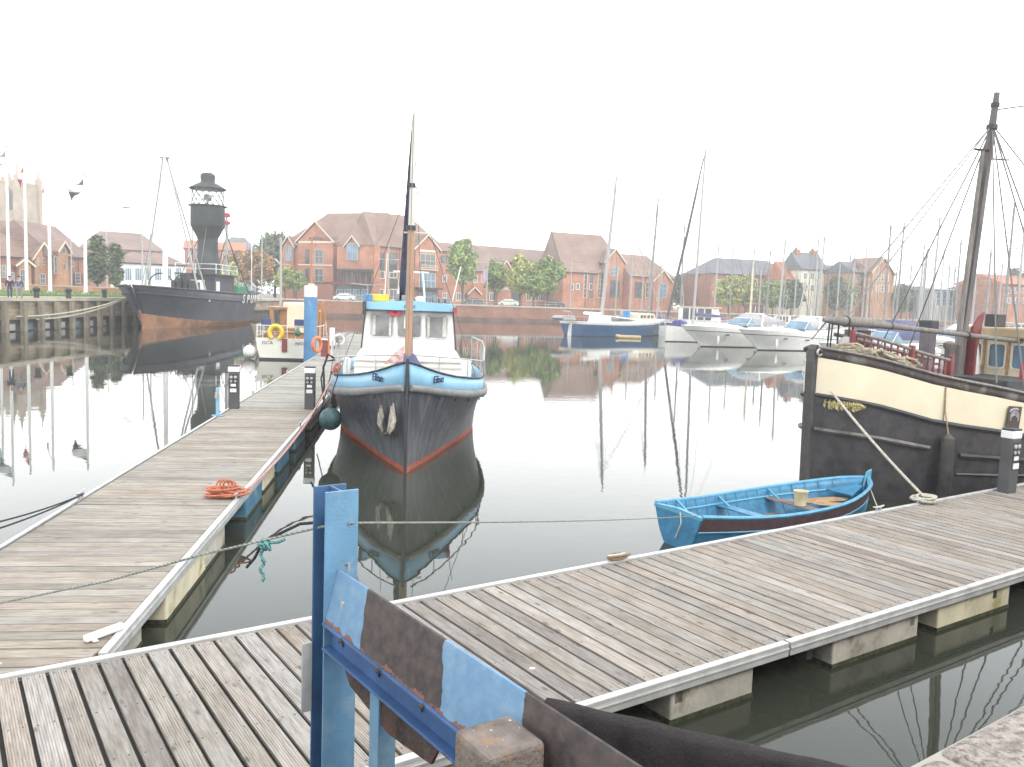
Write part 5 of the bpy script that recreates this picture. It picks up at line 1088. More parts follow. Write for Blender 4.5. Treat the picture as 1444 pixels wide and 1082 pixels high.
# ------------------------------------------------------------------ left bank: mound, flags, lamps, bollards
mg = MB(); mg.box(-95, -44.5, 62, 119, QZ-.3, QZ+.32); tag(mg.build("lawn", M['grass'], bev=.25), "strip of rough green lawn behind the left quay", "lawn", kind="structure")
random.seed(21); gt_ = MB()
for i in range(2600):
    x, y = random.uniform(-75, -44.6), random.uniform(62, 112); a = random.random()*6.3; h_ = random.uniform(.15, .4); w_ = .05
    gt_.add([(x-w_*cos(a), y-w_*sin(a), QZ+.30), (x+w_*cos(a), y+w_*sin(a), QZ+.30), (x+.1*cos(a*3), y+.1*sin(a*3), QZ+.32+h_)], [(0, 1, 2)])
tag(gt_.build("grass", leafm("grass_tuft", (.13, .18, .05))), "tufts of grass on the lawn behind the left quay", "grass", kind="stuff")
def flagm(name, cols):
    m = mat(name, cols[0], .8, var=.08); N, L = nodes(m); B = N["Principled BSDF"]
    tc = N.new("ShaderNodeTexCoord"); sp = N.new("ShaderNodeSeparateXYZ"); L.new(tc.outputs["Object"], sp.inputs[0]); r = N.new("ShaderNodeValToRGB"); r.color_ramp.interpolation = 'CONSTANT'
    mp = N.new("ShaderNodeMapRange"); mp.inputs[1].default_value = -2.4; mp.inputs[2].default_value = 0; L.new(sp.outputs[2], mp.inputs[0]); L.new(mp.outputs[0], r.inputs[0]); e = r.color_ramp.elements
    while len(e) > 1: e.remove(e[-1])
    e[0].position = 0; e[0].color = (*cols[0], 1)
    for i, c in enumerate(cols[1:]): x = e.new((i+1)/len(cols)); x.color = (*c, 1)
    L.new(r.outputs[0], B.inputs["Base Color"]); return m
def flagpole(px, ytop, ybase, Y, label, fm, kind):
    b = gy(px[1], ybase, Y); t = gy(px[0], ytop, Y); h = t.z-b.z; r = thing("flagpole", label, "flagpole", b, 0, "white flagpoles on the left bank")
    MB().tube([(0, 0, 0), (0, 0, h*.5), (0, 0, h)], [.20, .16, .10], 8).build("pole", M['white'], r, smooth=True)
    MB().ball((0, 0, h+.12), .14, 8).build("finial", M['rail_grey'], r); MB().box(-.3, .3, -.3, .3, -.3, .15).build("base", M['rail_grey'], r)
    q = MB(); n_ = 10; rows_ = []
    for i in range(n_+1):
        u_ = i/n_; row = []
        for k in range(7):
            v_ = k/6; wv = .22*sin(u_*5+v_*3)*u_
            if kind == 'hang': row.append((-.75*u_*(1-.3*v_), wv, -1.5*v_*(1-.2*u_)-1.25*u_))
            elif kind == 'slant': row.append((-.5*u_-.1*v_, wv, -.9*v_-2.5*u_+.6*u_*v_))
            else: row.append((-1.55*u_, wv*1.6, -1.25*v_-1.35*u_-.15*sin(u_*6)))
        rows_.append(row)
    q.loft(rows_, closed=False, caps=False); q.build("flag", fm, r, smooth=True, solid=.015, loc=(-.08, 0, h-.25))
    return r
fA = flagm("flag_blue_white", [(.25, .35, .42), (.55, .6, .62), (.16, .22, .26)]); fB = flagm("flag_red_white", [(.45, .06, .12), (.6, .5, .5), (.45, .06, .1)]); fC = flagm("flag_dark_red", [(.4, .1, .14), (.12, .14, .14), (.13, .16, .15)]); fD = flagm("flag_black_white", [(.10, .11, .10), (.62, .62, .62), (.09, .10, .09)])
flagpole((9, 13), 208, 410, 97, "white flagpole with pale blue flag, leftmost of the row", fA, 'wave')
flagpole((-3, -1), 230, 409, 99, "white flagpole at the very left edge of the photo", fA, 'hang')
flagpole((35, 38), 230, 411, 96, "white flagpole with a limp red and white flag in front of the church tower", fB, 'hang')
flagpole((68, 71), 235, 412, 95, "white flagpole with a narrow dark and red flag", fC, 'slant')
flagpole((120, 121), 247, 414.5, 92, "white flagpole with a black and white flag nearest the lightship", fD, 'wave')
def streetlamp(px, ytop, ybase, Y, label, arms, banner=None, group="street lamps", c='sparwhite', s=1.0):
    b = gy(px[1], ybase, Y); b.z = QZ; t = gy(px[0], ytop, Y); h = t.z-QZ; r = thing("street_lamp", label, "street lamp", b, 0, group)
    MB().tube([(0, 0, 0), (0, 0, h)], [.14*s, .09*s], 6).build("pole", M[c], r); MB().lathe([(.22*s, 0), (.2*s, .8)], n=8).build("base", M[c], r)
    for dx, z in arms:
        q = MB(); q.tube([(0, 0, h*z), (dx*.5, 0, h*z+abs(dx)*.12), (dx, 0, h*z+abs(dx)*.1)], .06*s, 5); q.build("arm", M[c], r)
        MB().loft([[(dx*k-.06, -w_, h*z+abs(dx)*.1+.1), (dx*k-.06, w_, h*z+abs(dx)*.1+.1), (dx*k, w_, h*z+abs(dx)*.1-.06), (dx*k, -w_, h*z+abs(dx)*.1-.06)] for k, w_ in ((.8, .1), (1.0, .2), (1.35, .12))]).build("lamp_head", M['grey2' if c != 'sparwhite' else 'rail_grey'], r)
    if banner: MB().box(-.95, -.14, -.02, .02, h*.46, h*.68).build("banner", banner, r)
    return r
streetlamp((199, 201), 294, 408, 125, "tall grey street lamp with one long arm left of the lightship mast", [(-2.1, .985)], c='rail_grey')
streetlamp((205, 212), 328, 408, 118, "white leaning lamp column close behind the lightship bow", [(.8, .96)])
streetlamp((151, 151), 316, 408, 150, "grey street lamp behind the dark poplars", [(-1.4, .98)], c='rail_grey')
streetlamp((100, 101), 327, 408, 140, "thin pale lamp column before the brown house", [(.4, .97)])
streetlamp((367, 369), 327, 422, 150, "plain white lamp column right of the lightship stern", [(.5, .97)])
for i, (px, py, lab) in enumerate(((100, 421, "dark quay bollard beside the left flagpoles"), (55, 420, "dark quay bollard just right of the two walkers"), (150, 420, "dark quay bollard nearest the lightship bow"))):
    p = gz(px, py, QZ+.12); r = thing("bollard", lab, "bollard", (p.x-.2, p.y, QZ+.1), 0, "bollards on the left quay"); MB().lathe([(.22, 0), (.2, .55), (.28, .62), (.28, .8), (.1, .88)], n=10).build("post", M['darktrim'], r, smooth=40)
# low wall and parked vehicles behind the lawn
r = thing("low_brick_wall", "low pale brick wall along the road behind the lawn", "wall", (0, 0, 0)); MB().box(-75, -44, 118, 118.5, QZ, QZ+1.0).build("wall", M['bricko'], r); MB().box(-75.1, -43.9, 117.9, 118.6, QZ+1.0, QZ+1.12).build("coping", M['copst'], r)
# ------------------------------------------------------------------ trees
def crown(name, n, rx, rz_, leaf, m_, shape='round', seed=1, clumps=26):
    rnd = random.Random(seed); q = MB(); cl = []
    for i in range(clumps):
        a = rnd.uniform(0, 2*pi); u_ = rnd.uniform(-1, 1)
        if shape == 'poplar': rr = (1-abs(u_)**2.2)**.6*rnd.uniform(.4, 1); c = V((cos(a)*rx*rr*.7, sin(a)*rx*rr*.7, u_*rz_)); s_ = rx*rnd.uniform(.35, .6)
        elif shape == 'cone': rr = (1-(u_+1)/2*.85)*rnd.uniform(.2, .95); c = V((cos(a)*rx*rr*.8, sin(a)*rx*rr*.8, u_*rz_)); s_ = rx*rnd.uniform(.18, .36)*(1.2-(u_+1)/2*.7)
        else: k = math.sqrt(1-u_*u_)*rnd.uniform(.45, 1); c = V((cos(a)*rx*k*.8, sin(a)*rx*k*.8, u_*rz_*.78)); s_ = rx*rnd.uniform(.22, .42)
        cl.append((c, s_))
    for i in range(n):
        c, s_ = cl[rnd.randrange(clumps)]
        d = V((rnd.gauss(0, 1), rnd.gauss(0, 1), rnd.gauss(0, 1))).normalized(); p = c+d*s_*rnd.random()**.45; p.z += rnd.gauss(0, .05)
        nrm = (d+V((rnd.gauss(0, .7), rnd.gauss(0, .7), rnd.gauss(0, .7)+.4))).normalized(); x = nrm.orthogonal().normalized(); y = nrm.cross(x); t = rnd.random()*6.3; x, y = x*cos(t)+y*sin(t), y*cos(t)-x*sin(t); l_ = leaf*rnd.uniform(.6, 1.3)
        q.add([p-x*l_, p+y*l_*.6-nrm*l_*.1, p+x*l_, p-y*l_*.6-nrm*l_*.1], [(0, 1, 2, 3)])
    me_o = q.build(name, m_); me = me_o.data; bpy.data.objects.remove(me_o); return me, cl
CR = {}
for key, mt in (('round', 'leaf'), ('lroundl', 'leafl'), ('oroundo', 'leafo'), ('droundd', 'leafd')):
    CR[key] = crown("crown", 5200, 3.0, 3.2, .30, M[mt], 'round', seed=len(CR)+1, clumps=60)
CR['poplar'] = crown("crown", 4500, 1.5, 4.6, .26, M['leafd'], 'poplar', seed=9, clumps=90); CR['cone'] = crown("crown", 4500, 2.4, 4.2, .26, M['leaf'], 'cone', seed=12, clumps=100)
def tree(base, key, H_, W_, label, name="tree", trunk=.28, group=None):
    me, cl = CR[key]; rx = max(v.co.x for v in me.vertices); zz = [v.co.z for v in me.vertices]; z0, z1 = min(zz), max(zz)
    r = thing(name, label, "tree", base, random.uniform(0, 6.3), group); th = H_*trunk
    sx = W_/2/rx; sz = (H_-th*.75)/(z1-z0)
    o = bpy.data.objects.new("crown", me); COL.objects.link(o); o.parent = r; o.scale = (sx, sx, sz); zc_ = th*.75-z0*sz; o.location = (0, 0, zc_)
    q = MB(); q.tube([(0, 0, -.1), (.05, 0, th*.6), (0, .05, th*1.1), (.05, 0, zc_+z1*sz*.5)], [.022*H_, .017*H_, .014*H_, .004*H_], 7)
    for c, s_ in cl[::3]:
        e = V((c.x*sx, c.y*sx, zc_+c.z*sz)); s0 = V((0, 0, min(th*1.0+max(0, e.z-th)*.35, zc_+z1*sz*.4))); q.tube([s0, s0.lerp(e, .55)+V((0, 0, .1)), e], [.008*H_, .005*H_, .002*H_], 5)
    q.build("trunk", M['trunk'], r); return r
def tpx(px, ytop, ybase, Y, wpx, key, label, name="tree", trunk=.28, z0=QZ, group=None):
    b = gy(px, ybase, Y); b.z = z0; t = gy(px, ytop, Y); return tree(b, key, t.z-z0, wpx*1.12*Y/FP, label, name, trunk, group)
tpx(137, 330, 405, 128, 33, 'poplar', "tall dark green poplar left of a shorter one behind the left quay", "poplar_tree", .2)
tpx(163, 342, 405, 126, 28, 'poplar', "shorter dark green poplar closest to the lightship bow", "poplar_tree", .2)
# ------------------------------------------------------------------ buildings
class Fac:
    def __init__(s, A, B, name, label, cat="building"):
        s.A = V((A[0], A[1], 0)); s.B = V((B[0], B[1], 0)); d = s.B-s.A; s.L = d.length; s.e = d/s.L; s.n = V((s.e.y, -s.e.x, 0)); s.a = math.atan2(s.e.y, s.e.x)
        s.root = thing(name, label, cat, (A[0], A[1], QZ), s.a)
    def sz(s, px, py, off=0):
        d = ray(px, py); o = V((0, 0, EYE)); A = s.A+s.n*off; t = (A-o).dot(s.n)/d.dot(s.n); p = o+d*t; return (p-A).dot(s.e), p.z-QZ
def roof(mb, s0, s1, d0, d1, ze, zr, hl=0, hr=0, ov=.4, mi=0, gm=None):
    a0, a1, b0, b1 = s0-ov, s1+ov, d0-ov, d1+ov; m_ = (d0+d1)/2
    vs = [(a0, b0, ze), (a1, b0, ze), (a1, b1, ze), (a0, b1, ze), (s0+hl-(ov if hl == 0 else 0), m_, zr), (s1-hr+(ov if hr == 0 else 0), m_, zr)]
    vs += [(a0, b0, ze-.25), (a1, b0, ze-.25), (a1, b1, ze-.25), (a0, b1, ze-.25)]
    mb.add(vs, [(0, 1, 5, 4), (2, 3, 4, 5), (1, 2, 5), (3, 0, 4), (6, 7, 1, 0), (7, 8, 2, 1), (8, 9, 3, 2), (9, 6, 0, 3), (9, 8, 7, 6)], mi)
def house(F, d, ze, zr, wm, rm, hl=0, hr=0, s0=0, s1=None, d0=0, name="wall", gable=None):
    s1 = F.L if s1 is None else s1
    q = MB(); q.box(s0, s1, d0, d0+d, -.5, ze-.05)
    for hh, x0, x1 in ((hl, s0, s0+.3), (hr, s1-.3, s1)):
        if hh == 0: q.ext([(x0, d0, ze-.05), (x0, d0+d, ze-.05), (x0, d0+d/2, zr-.3)], (x1-x0, 0, 0))
    q.build(name, wm, F.root); q = MB(); roof(q, s0, s1, d0, d0+d, ze, zr, hl, hr, ov=.35); q.build("roof", rm, F.root)
    q = MB(); q.tube([(s0-.3, d0-.42, ze-.1), (s1+.3, d0-.42, ze-.1)], .09, 5); q.build("gutter", M['darktrim'], F.root)
    for k in range(1, max(2, int((s1-s0)/9))+1): x_ = s0+(s1-s0)*k/(max(2, int((s1-s0)/9))+1); MB().tube([(x_, d0-.08, 0), (x_, d0-.08, ze-.15)], .06, 4).build("downpipe", M['darktrim'], F.root)
def win(F, x0, y0, x1, y1, off=0, fm='white', gm='glass', bars=(2, 2), fr=.10, name="window"):
    xm, ym = (x0+x1)/2, (y0+y1)/2; sa, _ = F.sz(x0, ym, off); sb, _ = F.sz(x1, ym, off); _, zb_ = F.sz(xm, y1, off); _, zt_ = F.sz(xm, y0, off)
    y = -off; q = MB(); w_ = sb-sa; h_ = zt_-zb_
    q.box(sa, sb, y-.03, y+.1, zb_, zt_, 1)
    for a, b_, c, d_ in ((sa-.02, sa+fr, zb_, zt_), (sb-fr, sb+.02, zb_, zt_), (sa+fr, sb-fr, zb_-.02, zb_+fr), (sa+fr, sb-fr, zt_-fr, zt_+.02)): q.box(a, b_, y-.08, y-.031, c, d_, 0)
    for i in range(1, bars[0]): s_ = sa+w_*i/bars[0]; q.box(s_-fr*.35, s_+fr*.35, y-.075, y-.031, zb_+fr, zt_-fr, 0)
    for i in range(1, bars[1]): z = zb_+h_*i/bars[1]; q.box(sa+fr, sb-fr, y-.072, y-.031, z-fr*.35, z+fr*.35, 0)
    return q.build(name, [M[fm], M[gm]], F.root)
def bay(F, x0, x1, yap, yev, off, wm, rm, ybase=None, trim=True, depth=6, apx=None):
    """projecting gabled bay given by pixels: left/right edge, apex and eave rows"""
    xm = (x0+x1)/2 if apx is None else apx
    sa, _ = F.sz(x0, yev, off); sb, _ = F.sz(x1, yev, off); _, zap = F.sz(xm, yap, off); _, zev = F.sz(xm, yev, off); zb_ = -.5 if ybase is None else F.sz(xm, ybase, off)[1]
    sm = (sa+sb)/2; q = MB(); q.ext([(sa, -off, zb_), (sb, -off, zb_), (sb, -off, zev), (sm, -off, zap-.25), (sa, -off, zev)], (0, off+.6, 0)); b_ = q.build("gable_bay", wm, F.root)
    q = MB(); t = .25; q.ext([(sa-.5, -off-.35, zev-.35), (sm, -off-.35, zap), (sb+.5, -off-.35, zev-.35), (sb+.5, -off-.35, zev-.35+t), (sm, -off-.35, zap+t), (sa-.5, -off-.35, zev-.35+t)], (0, off+depth, 0)); q.build("bay_roof", rm, F.root)
    if trim:
        q = MB()
        for s_, e_ in ((sa-.55, sm), (sb+.55, sm)): q.ext([(s_, -off-.45, zev-.40), (e_, -off-.45, zap-.05), (e_, -off-.45, zap+.3), (s_, -off-.45, zev-.05)], (0, .08, 0))
        q.build("bargeboard", M['trim'], F.root)
    return sa, sb, zev, zap
# hotel, left wing
def XY(px, Y): p = gy(px, 420, Y); return p.x, p.y
BR_ = M['brickh']
F = Fac(XY(397, 199), XY(527, 190), "hotel", "large red brick quayside hotel wing with a big brown roof and pointed gables, farther left", "hotel")
ze = F.sz(500, 347)[1]; zr = 20.2
house(F, 15, ze, zr, BR_, M['tile'], 7.5, 1.0)
bay(F, 420, 470, 313, 341, 1.5, BR_, M['tile'])
s0, s1, *_ = 0, 0
sa, za = F.sz(458, 337, 1.5); text("MARINA COURT", 1.05, M['darktrim'], F.root, face_M((sa-.3, -1.56, za), (1, 0, 0), (0, 0, 1)), ext=.02)
q = MB(); a, _ = F.sz(421, 343, 1.5); b_, _ = F.sz(469, 343, 1.5); z = F.sz(445, 342, 1.5)[1]; q.box(a, b_, -1.62, -1.5, z-.15, z+.25); z2 = F.sz(445, 374, 1.5)[1]; q.box(a, b_, -1.6, -1.5, z2-.1, z2+.15); q.build("string_course", M['trim'], F.root)
win(F, 431, 352, 436, 372, 1.5, 'darktrim', 'glass', (1, 3)); win(F, 444, 352, 456, 372, 1.5, 'rail_grey', 'glass', (2, 2)); win(F, 444, 379, 456, 398, 1.5, 'rail_grey', 'glass', (2, 2)); win(F, 431, 379, 436, 398, 1.5, 'darktrim', 'glass', (1, 3))
bay(F, 399, 414, 334, 348, .5, BR_, M['tile'], depth=3); win(F, 403, 347, 411, 368, .5, 'rail_grey', 'blueglass', (2, 2)); win(F, 402, 378, 412, 398, .0, 'rail_grey', 'glass', (2, 2))
sa, zb_ = F.sz(475, 379, 2.2); sb, zt_ = F.sz(523, 347, 2.2); MB().box(sa, sb, -2.2, .2, zb_, zt_).build("oriel", BR_, F.root); MB().box(sa-.1, sb+.1, -2.3, .2, zb_-.5, zb_).build("oriel_soffit", M['darktrim'], F.root); MB().box(sa-.15, sb+.15, -2.4, 0, zt_, zt_+.3).build("oriel_cornice", M['tile2'], F.root)
bay(F, 488.5, 506, 334, 347, 2.35, BR_, M['tile'], 368, depth=5); win(F, 489, 343, 505, 367, 2.4, 'rail_grey', 'blueglass', (2, 2))
for x in (478, 486, 494, 502, 510, 518): win(F, x, 384, x+5, 399, 0, 'darktrim', 'glass', (1, 2))
q = MB(); a, z0 = F.sz(448, 424); b_, z1 = F.sz(524, 403); q.box(a, b_, -.6, .1, z0, z1, 0); q.build("shopfront", [M['glass']], F.root)
q = MB(); q.box(a, b_, -1.5, .1, z1, z1+.5); q.build("shopfront_fascia", M['darkred'], F.root)
for x in (460, 474, 486, 498, 510): win(F, x, 408, x+9, 424, .65, 'rail_grey', 'blueglass', (2, 2))
# hotel, right wing
F = Fac(XY(527, 190), XY(628, 202), "hotel", "large red brick hotel wing with tall windows behind the dark blue boat's mast", "hotel")
ze = F.sz(560, 349)[1]; house(F, 15, ze, zr+.1, BR_, M['tile'], 1.0, 6)
q = MB(); q.box(-.6, .9, -.9, .3, -.5, ze); q.build("corner_pier", BR_, F.root)
bay(F, 586, 619, 332, 352, 1.5, BR_, M['tile'])
win(F, 592, 358, 614, 378, 1.5, 'trim', 'glass', (3, 2)); win(F, 591, 385, 614, 407, 1.5, 'trim', 'blueglass', (4, 2)); q = MB(); a, z0 = F.sz(591, 380, 1.6); b_, z1 = F.sz(616, 379, 1.6); q.box(a, b_, -2.3, -1.5, z0-.1, z0+.1); 
for i in range(12): q.box(a+(b_-a)*i/12, a+(b_-a)*i/12+.06, -2.3, -2.24, z0, z0+1.0)
q.box(a, b_, -2.3, -2.22, z0+1, z0+1.08); q.build("balcony", M['trim'], F.root)
z2 = F.sz(600, 354, 1.5)[1]; s2 = F.sz(603, 354, 1.5)[0]; MB().box(s2-2.2, s2+2.2, -1.58, -1.5, z2-.25, z2+.25).build("lintel_band", M['trim'], F.root)
win(F, 531, 356, 542, 382, 0, 'darktrim', 'glass', (2, 3)); win(F, 531, 382, 542, 393, 0, 'white', 'wglass', (2, 1)); win(F, 549, 357, 560, 383, 0, 'darktrim', 'glass', (2, 3)); win(F, 549, 384, 560, 392, 0, 'white', 'wglass', (2, 1)); win(F, 550, 394, 560, 407, 0, 'darktrim', 'glass', (2, 2)); win(F, 566, 358, 576, 392, 0, 'rail_grey', 'blueglass', (2, 4))
for x in (530, 549, 568): win(F, x, 408, x+11, 423, 0, 'white', 'wglass', (2, 1))
q = MB(); a, z0 = F.sz(585, 423, 1.5); b_, z1 = F.sz(620, 409, 1.5); q.box(a, b_, -3, -1.5, z1, z1+.4); q.build("ground_canopy", M['darktrim'], F.root); win(F, 590, 411, 616, 423, 1.5, 'darktrim', 'blueglass', (5, 1))
win(F, 622, 361, 630, 371, 0, 'darktrim', 'glass', (1, 1)); win(F, 624, 388, 630, 398, 0, 'white', 'wglass', (2, 1)); win(F, 624, 413, 630, 420, 0, 'white', 'wglass', (2, 1))
# long range
F = Fac(XY(628, 203), XY(800, 226), "terrace_block", "long brick range with a plain brown roof behind the quayside trees", "building")
ze = F.sz(650, 381)[1]; zr = F.sz(650, 344, -7)[1]
house(F, 14, ze, zr, BR_, M['tile2'], 0, 0)
for x in (643, 656, 667, 679, 692, 715, 735, 760): win(F, x, 389, x+6, 398.5, 0, 'white', 'wglass', (2, 1))
for x in (643, 654, 690, 700, 742, 752, 762, 772): win(F, x, 413, x+7, 424, 0, 'white', 'wglass', (2, 1))
bay(F, 703, 722, 369, 384, .6, BR_, M['tile2'], depth=3); bay(F, 661, 676, 406, 414, 1.2, BR_, M['tile2'], depth=1.5); bay(F, 779, 797, 410, 418, 1.2, BR_, M['tile2'], depth=1.5)
q = MB(); a, z0 = F.sz(707, 427); b_, z1 = F.sz(733, 410); q.box(a, b_, -.5, .1, 0, z1); q.build("garage_opening", M['grey2'], F.root)
q = MB(); q.box(a-.3, b_+.3, -.7, .1, z1, z1+.6); q.build("garage_lintel", M['rail_grey'], F.root)
# right gabled block
F = Fac(XY(793, 212), XY(887, 220), "gabled_block", "tall brick block with a steep gable end right of the long range", "building")
ze = F.sz(815, 384)[1]; zr = F.sz(820, 330, -7)[1]
house(F, 14, ze, zr, BR_, M['tile'], 0, 5)
q = MB(); q.ext([(-.45, -.4, ze-.1), (-.45, 7, zr+.1), (-.45, 7, zr+.5), (-.45, -.4, ze+.4)], (.12, 0, 0)); q.build("verge_board", M['darktrim'], F.root)
bay(F, 854, 880, 352, 370, 1.2, BR_, M['tile']); win(F, 861, 377, 872, 389, 1.2, 'rail_grey', 'blueglass', (2, 2)); win(F, 860, 396, 873, 420, 1.2, 'darktrim', 'glass', (3, 4)); 
for x in (804, 812, 831): win(F, x, 400, x+5, 409, 0, 'white', 'wglass', (1, 1))
win(F, 832, 382, 836, 420, 0, 'darktrim', 'glass', (1, 6)); win(F, 843, 382, 850, 420, 0, 'trim', 'glass', (2, 6)); win(F, 884, 378, 889, 420, .1, 'darktrim', 'blueglass', (1, 6)); win(F, 823, 382, 828, 420, 0, 'trim', 'glass', (1, 6))
F = Fac(XY(887, 216), XY(950, 224), "gabled_block", "lower brick block with a hipped roof behind the blue yacht's second mast", "building")
ze = F.sz(900, 390)[1]; zr = F.sz(903, 360, -6)[1]; house(F, 12, ze, zr, BR_, M['tile'], 0, 5)
bay(F, 922, 946, 382, 397, 1.2, BR_, M['tile']); win(F, 930, 400, 940, 420, 1.2, 'rail_grey', 'blueglass', (2, 3)); win(F, 895, 398, 905, 420, 0, 'darktrim', 'glass', (3, 3)); win(F, 910, 398, 918, 420, 0, 'trim', 'glass', (2, 3))
# far right
def simple(px0, px1, Y0, Y1, yev, yrd, name, label, wm, rm, hl=0, hr=0, d=12, wins=None, wrow=None):
    F = Fac(XY(px0, Y0), XY(px1, Y1), name, label); xm = (px0+px1)/2
    ze = F.sz(xm, yev)[1]; zr = F.sz(xm, yrd, -d/2)[1]; house(F, d, ze, zr, wm, rm, hl, hr)
    for w_ in wins or []: win(F, *w_)
    return F
F = simple(1001, 1122, 218, 226, 388, 366.5, "slate_building", "long building with a grey slate hipped roof behind the right hand trees", M['brickl'], M['slate'], 5, 5, 14, [(x, 394, x+6, 404, 0, 'white', 'wglass', (2, 1)) for x in range(1010, 1115, 13)])
F = simple(1108, 1140, 214, 216, 395, 370, "red_roofed_house", "low house with a bright red tiled roof beside the pale chimney house", M['render'], M['tiler'], 0, 0, 10, [(1115, 402, 1121, 412, 0, 'white', 'glass', (2, 1)), (1128, 402, 1134, 412, 0, 'white', 'glass', (2, 1))])
F = simple(1128, 1163, 212, 214, 380, 357, "chimney_house", "pale rendered house with a grey roof and tall dark chimneys", M['render'], M['slate'], 0, 0, 9, [(x, y, x+5, y+9, 0, 'white', 'glass', (2, 2)) for x in (1133, 1143, 1153) for y in (385, 402)])
for s_ in (.6, F.L*.75): 
    MB().box(s_, s_+1.2, 3.6, 5.2, F.sz(1145, 380)[1], F.sz(1145, 353, -4)[1]).build("chimney", M['brickl'], F.root); MB().box(s_+.1, s_+.5, 4, 4.5, F.sz(1145, 353, -4)[1], F.sz(1145, 350, -4)[1]).build("chimney_pot", M['trunk'], F.root)
F = simple(1166, 1204, 216, 220, 384, 375, "grey_roofed_house", "low house with a grey roof and pink brick end", M['bricko'], M['slate'], 0, 0, 10, [(x, 390, x+6, 402, 0, 'white', 'glass', (2, 2)) for x in (1172, 1184, 1195)])
F = simple(1203, 1234, 205, 208, 385, 371, "orange_brick_house", "orange brick house with a dark roof, left of a taller gabled one", M['bricko'], M['slate'], 0, 0, 10, [(x, y, x+5, y+9, 0, 'white', 'glass', (2, 2)) for x in (1208, 1218, 1227) for y in (388, 404)])
F = Fac(XY(1230, 203), XY(1259, 205), "orange_brick_house", "orange brick house whose tall pointed gable faces the dock"); bay(F, 1231, 1258, 364, 384, .5, M['bricko'], M['tile'], depth=10); house(F, 10, F.sz(1245, 386)[1], F.sz(1245, 372, -5)[1], M['bricko'], M['tile'])
for x in (1235, 1242, 1249): 
    for y in (387, 402): win(F, x, y, x+4, y+10, .5, 'white', 'wglass', (1, 2))
F = simple(1262, 1330, 235, 240, 412, 404, "far_terrace", "distant low terrace half hidden by masts", M['brickl'], M['slate'], 3, 3, 10, [(x, 414, x+5, 420, 0, 'white', 'glass', (1, 1)) for x in range(1266, 1326, 10)])
F = simple(1392, 1424, 230, 234, 408, 400, "grey_warehouse", "distant grey roofed warehouse at the right", M['canvasgrey'], M['slate'], 2, 2, 12, [(x, 411, x+6, 418, 0, 'white', 'glass', (2, 1)) for x in (1396, 1405, 1414)])
F = simple(1414, 1475, 190, 196, 402, 390, "red_brick_block", "red brick block at the right edge of the photo", M['brickh'], M['tiler'], 0, 0, 12, [(x, y, x+5, y+8, 0, 'white', 'glass', (2, 1)) for x in (1420, 1431, 1442) for y in (406, 420)])
F = simple(1318, 1352, 200, 203, 409, 407, "glass_kiosk", "low flat marina kiosk with green glazing behind the masts", M['rail_grey'], M['rail_grey'], 1, 1, 6, [(x, 411, x+7, 432, 0, 'white', 'blueglass', (1, 2)) for x in (1320, 1329, 1338)])
# left side
F = Fac(XY(-60, 128), XY(75, 140), "brown_house", "big brown brick house with a long tiled roof behind the flagpoles"); ze = F.sz(20, 362)[1]; zr = F.sz(20, 313, -7)[1]; house(F, 14, ze, zr, M['brickl'], M['tile'], 0, 0)
bay(F, 49, 73, 344, 366, 1.0, M['bricko'], M['tile'], depth=6); bay(F, 26, 44, 366, 374, 1.0, M['bricko'], M['tile2'], depth=2)
for a in ((3, 374, 8, 392), (28, 380, 36, 397), (52, 363, 54, 375), (60, 364, 66, 374), (56, 386, 64, 400), (67, 387, 72, 400), (14, 384, 20, 397)): win(F, *a, 1.02, 'rail_grey', 'glass', (2, 2))
F = Fac(XY(75, 138), XY(127, 150), "brown_house", "brown brick house with small windows between the last flagpole and the poplars"); ze = F.sz(100, 362)[1]; zr = F.sz(100, 323, -6)[1]; house(F, 12, ze, zr, M['brickl'], M['tile2'], 0, 0)
bay(F, 82, 96, 342, 354, .6, M['bricko'], M['tile'], depth=4)
for a in ((76, 361, 80, 386), (87, 350, 92, 358), (88, 372, 93, 380), (106, 385, 113, 400), (100, 369, 104, 376), (118, 386, 121, 400)): win(F, *a, .62, 'rail_grey', 'glass', (1, 3))
F = simple(122, 232, 205, 215, 352, 328, "brown_house", "long distant block with a red brown roof above the poplars", M['brickl'], M['tile2'], 4, 4, 14, [(x, 356, x+5, 366, 0, 'white', 'glass', (2, 1)) for x in range(128, 228, 11)])
F = simple(170, 262, 165, 172, 372, 357, "white_pavilion", "low white fronted pavilion with a brown roof behind the lightship bow", M['white'], M['tile2'], 3, 3, 10, [(x, 378, x+10, 396, 0, 'white', 'blueglass', (3, 1)) for x in range(176, 256, 14)])
F = simple(260, 345, 245, 250, 352, 341, "red_roofed_house", "distant house with an orange red roof behind the lantern tower", M['brickl'], M['tiler'], 0, 0, 10, [(x, 356, x+5, 366, 0, 'white', 'glass', (2, 1)) for x in range(266, 340, 12)])
F = simple(318, 362, 300, 305, 352, 335, "blue_grey_office", "distant blue grey office block above the autumn trees", mat("blue_grey_cladding", (.25, .34, .46), .7), M['slate'], 3, 3, 14, [(x, 343, x+4, 349, 0, 'rail_grey', 'blueglass', (2, 1)) for x in range(322, 360, 7)])
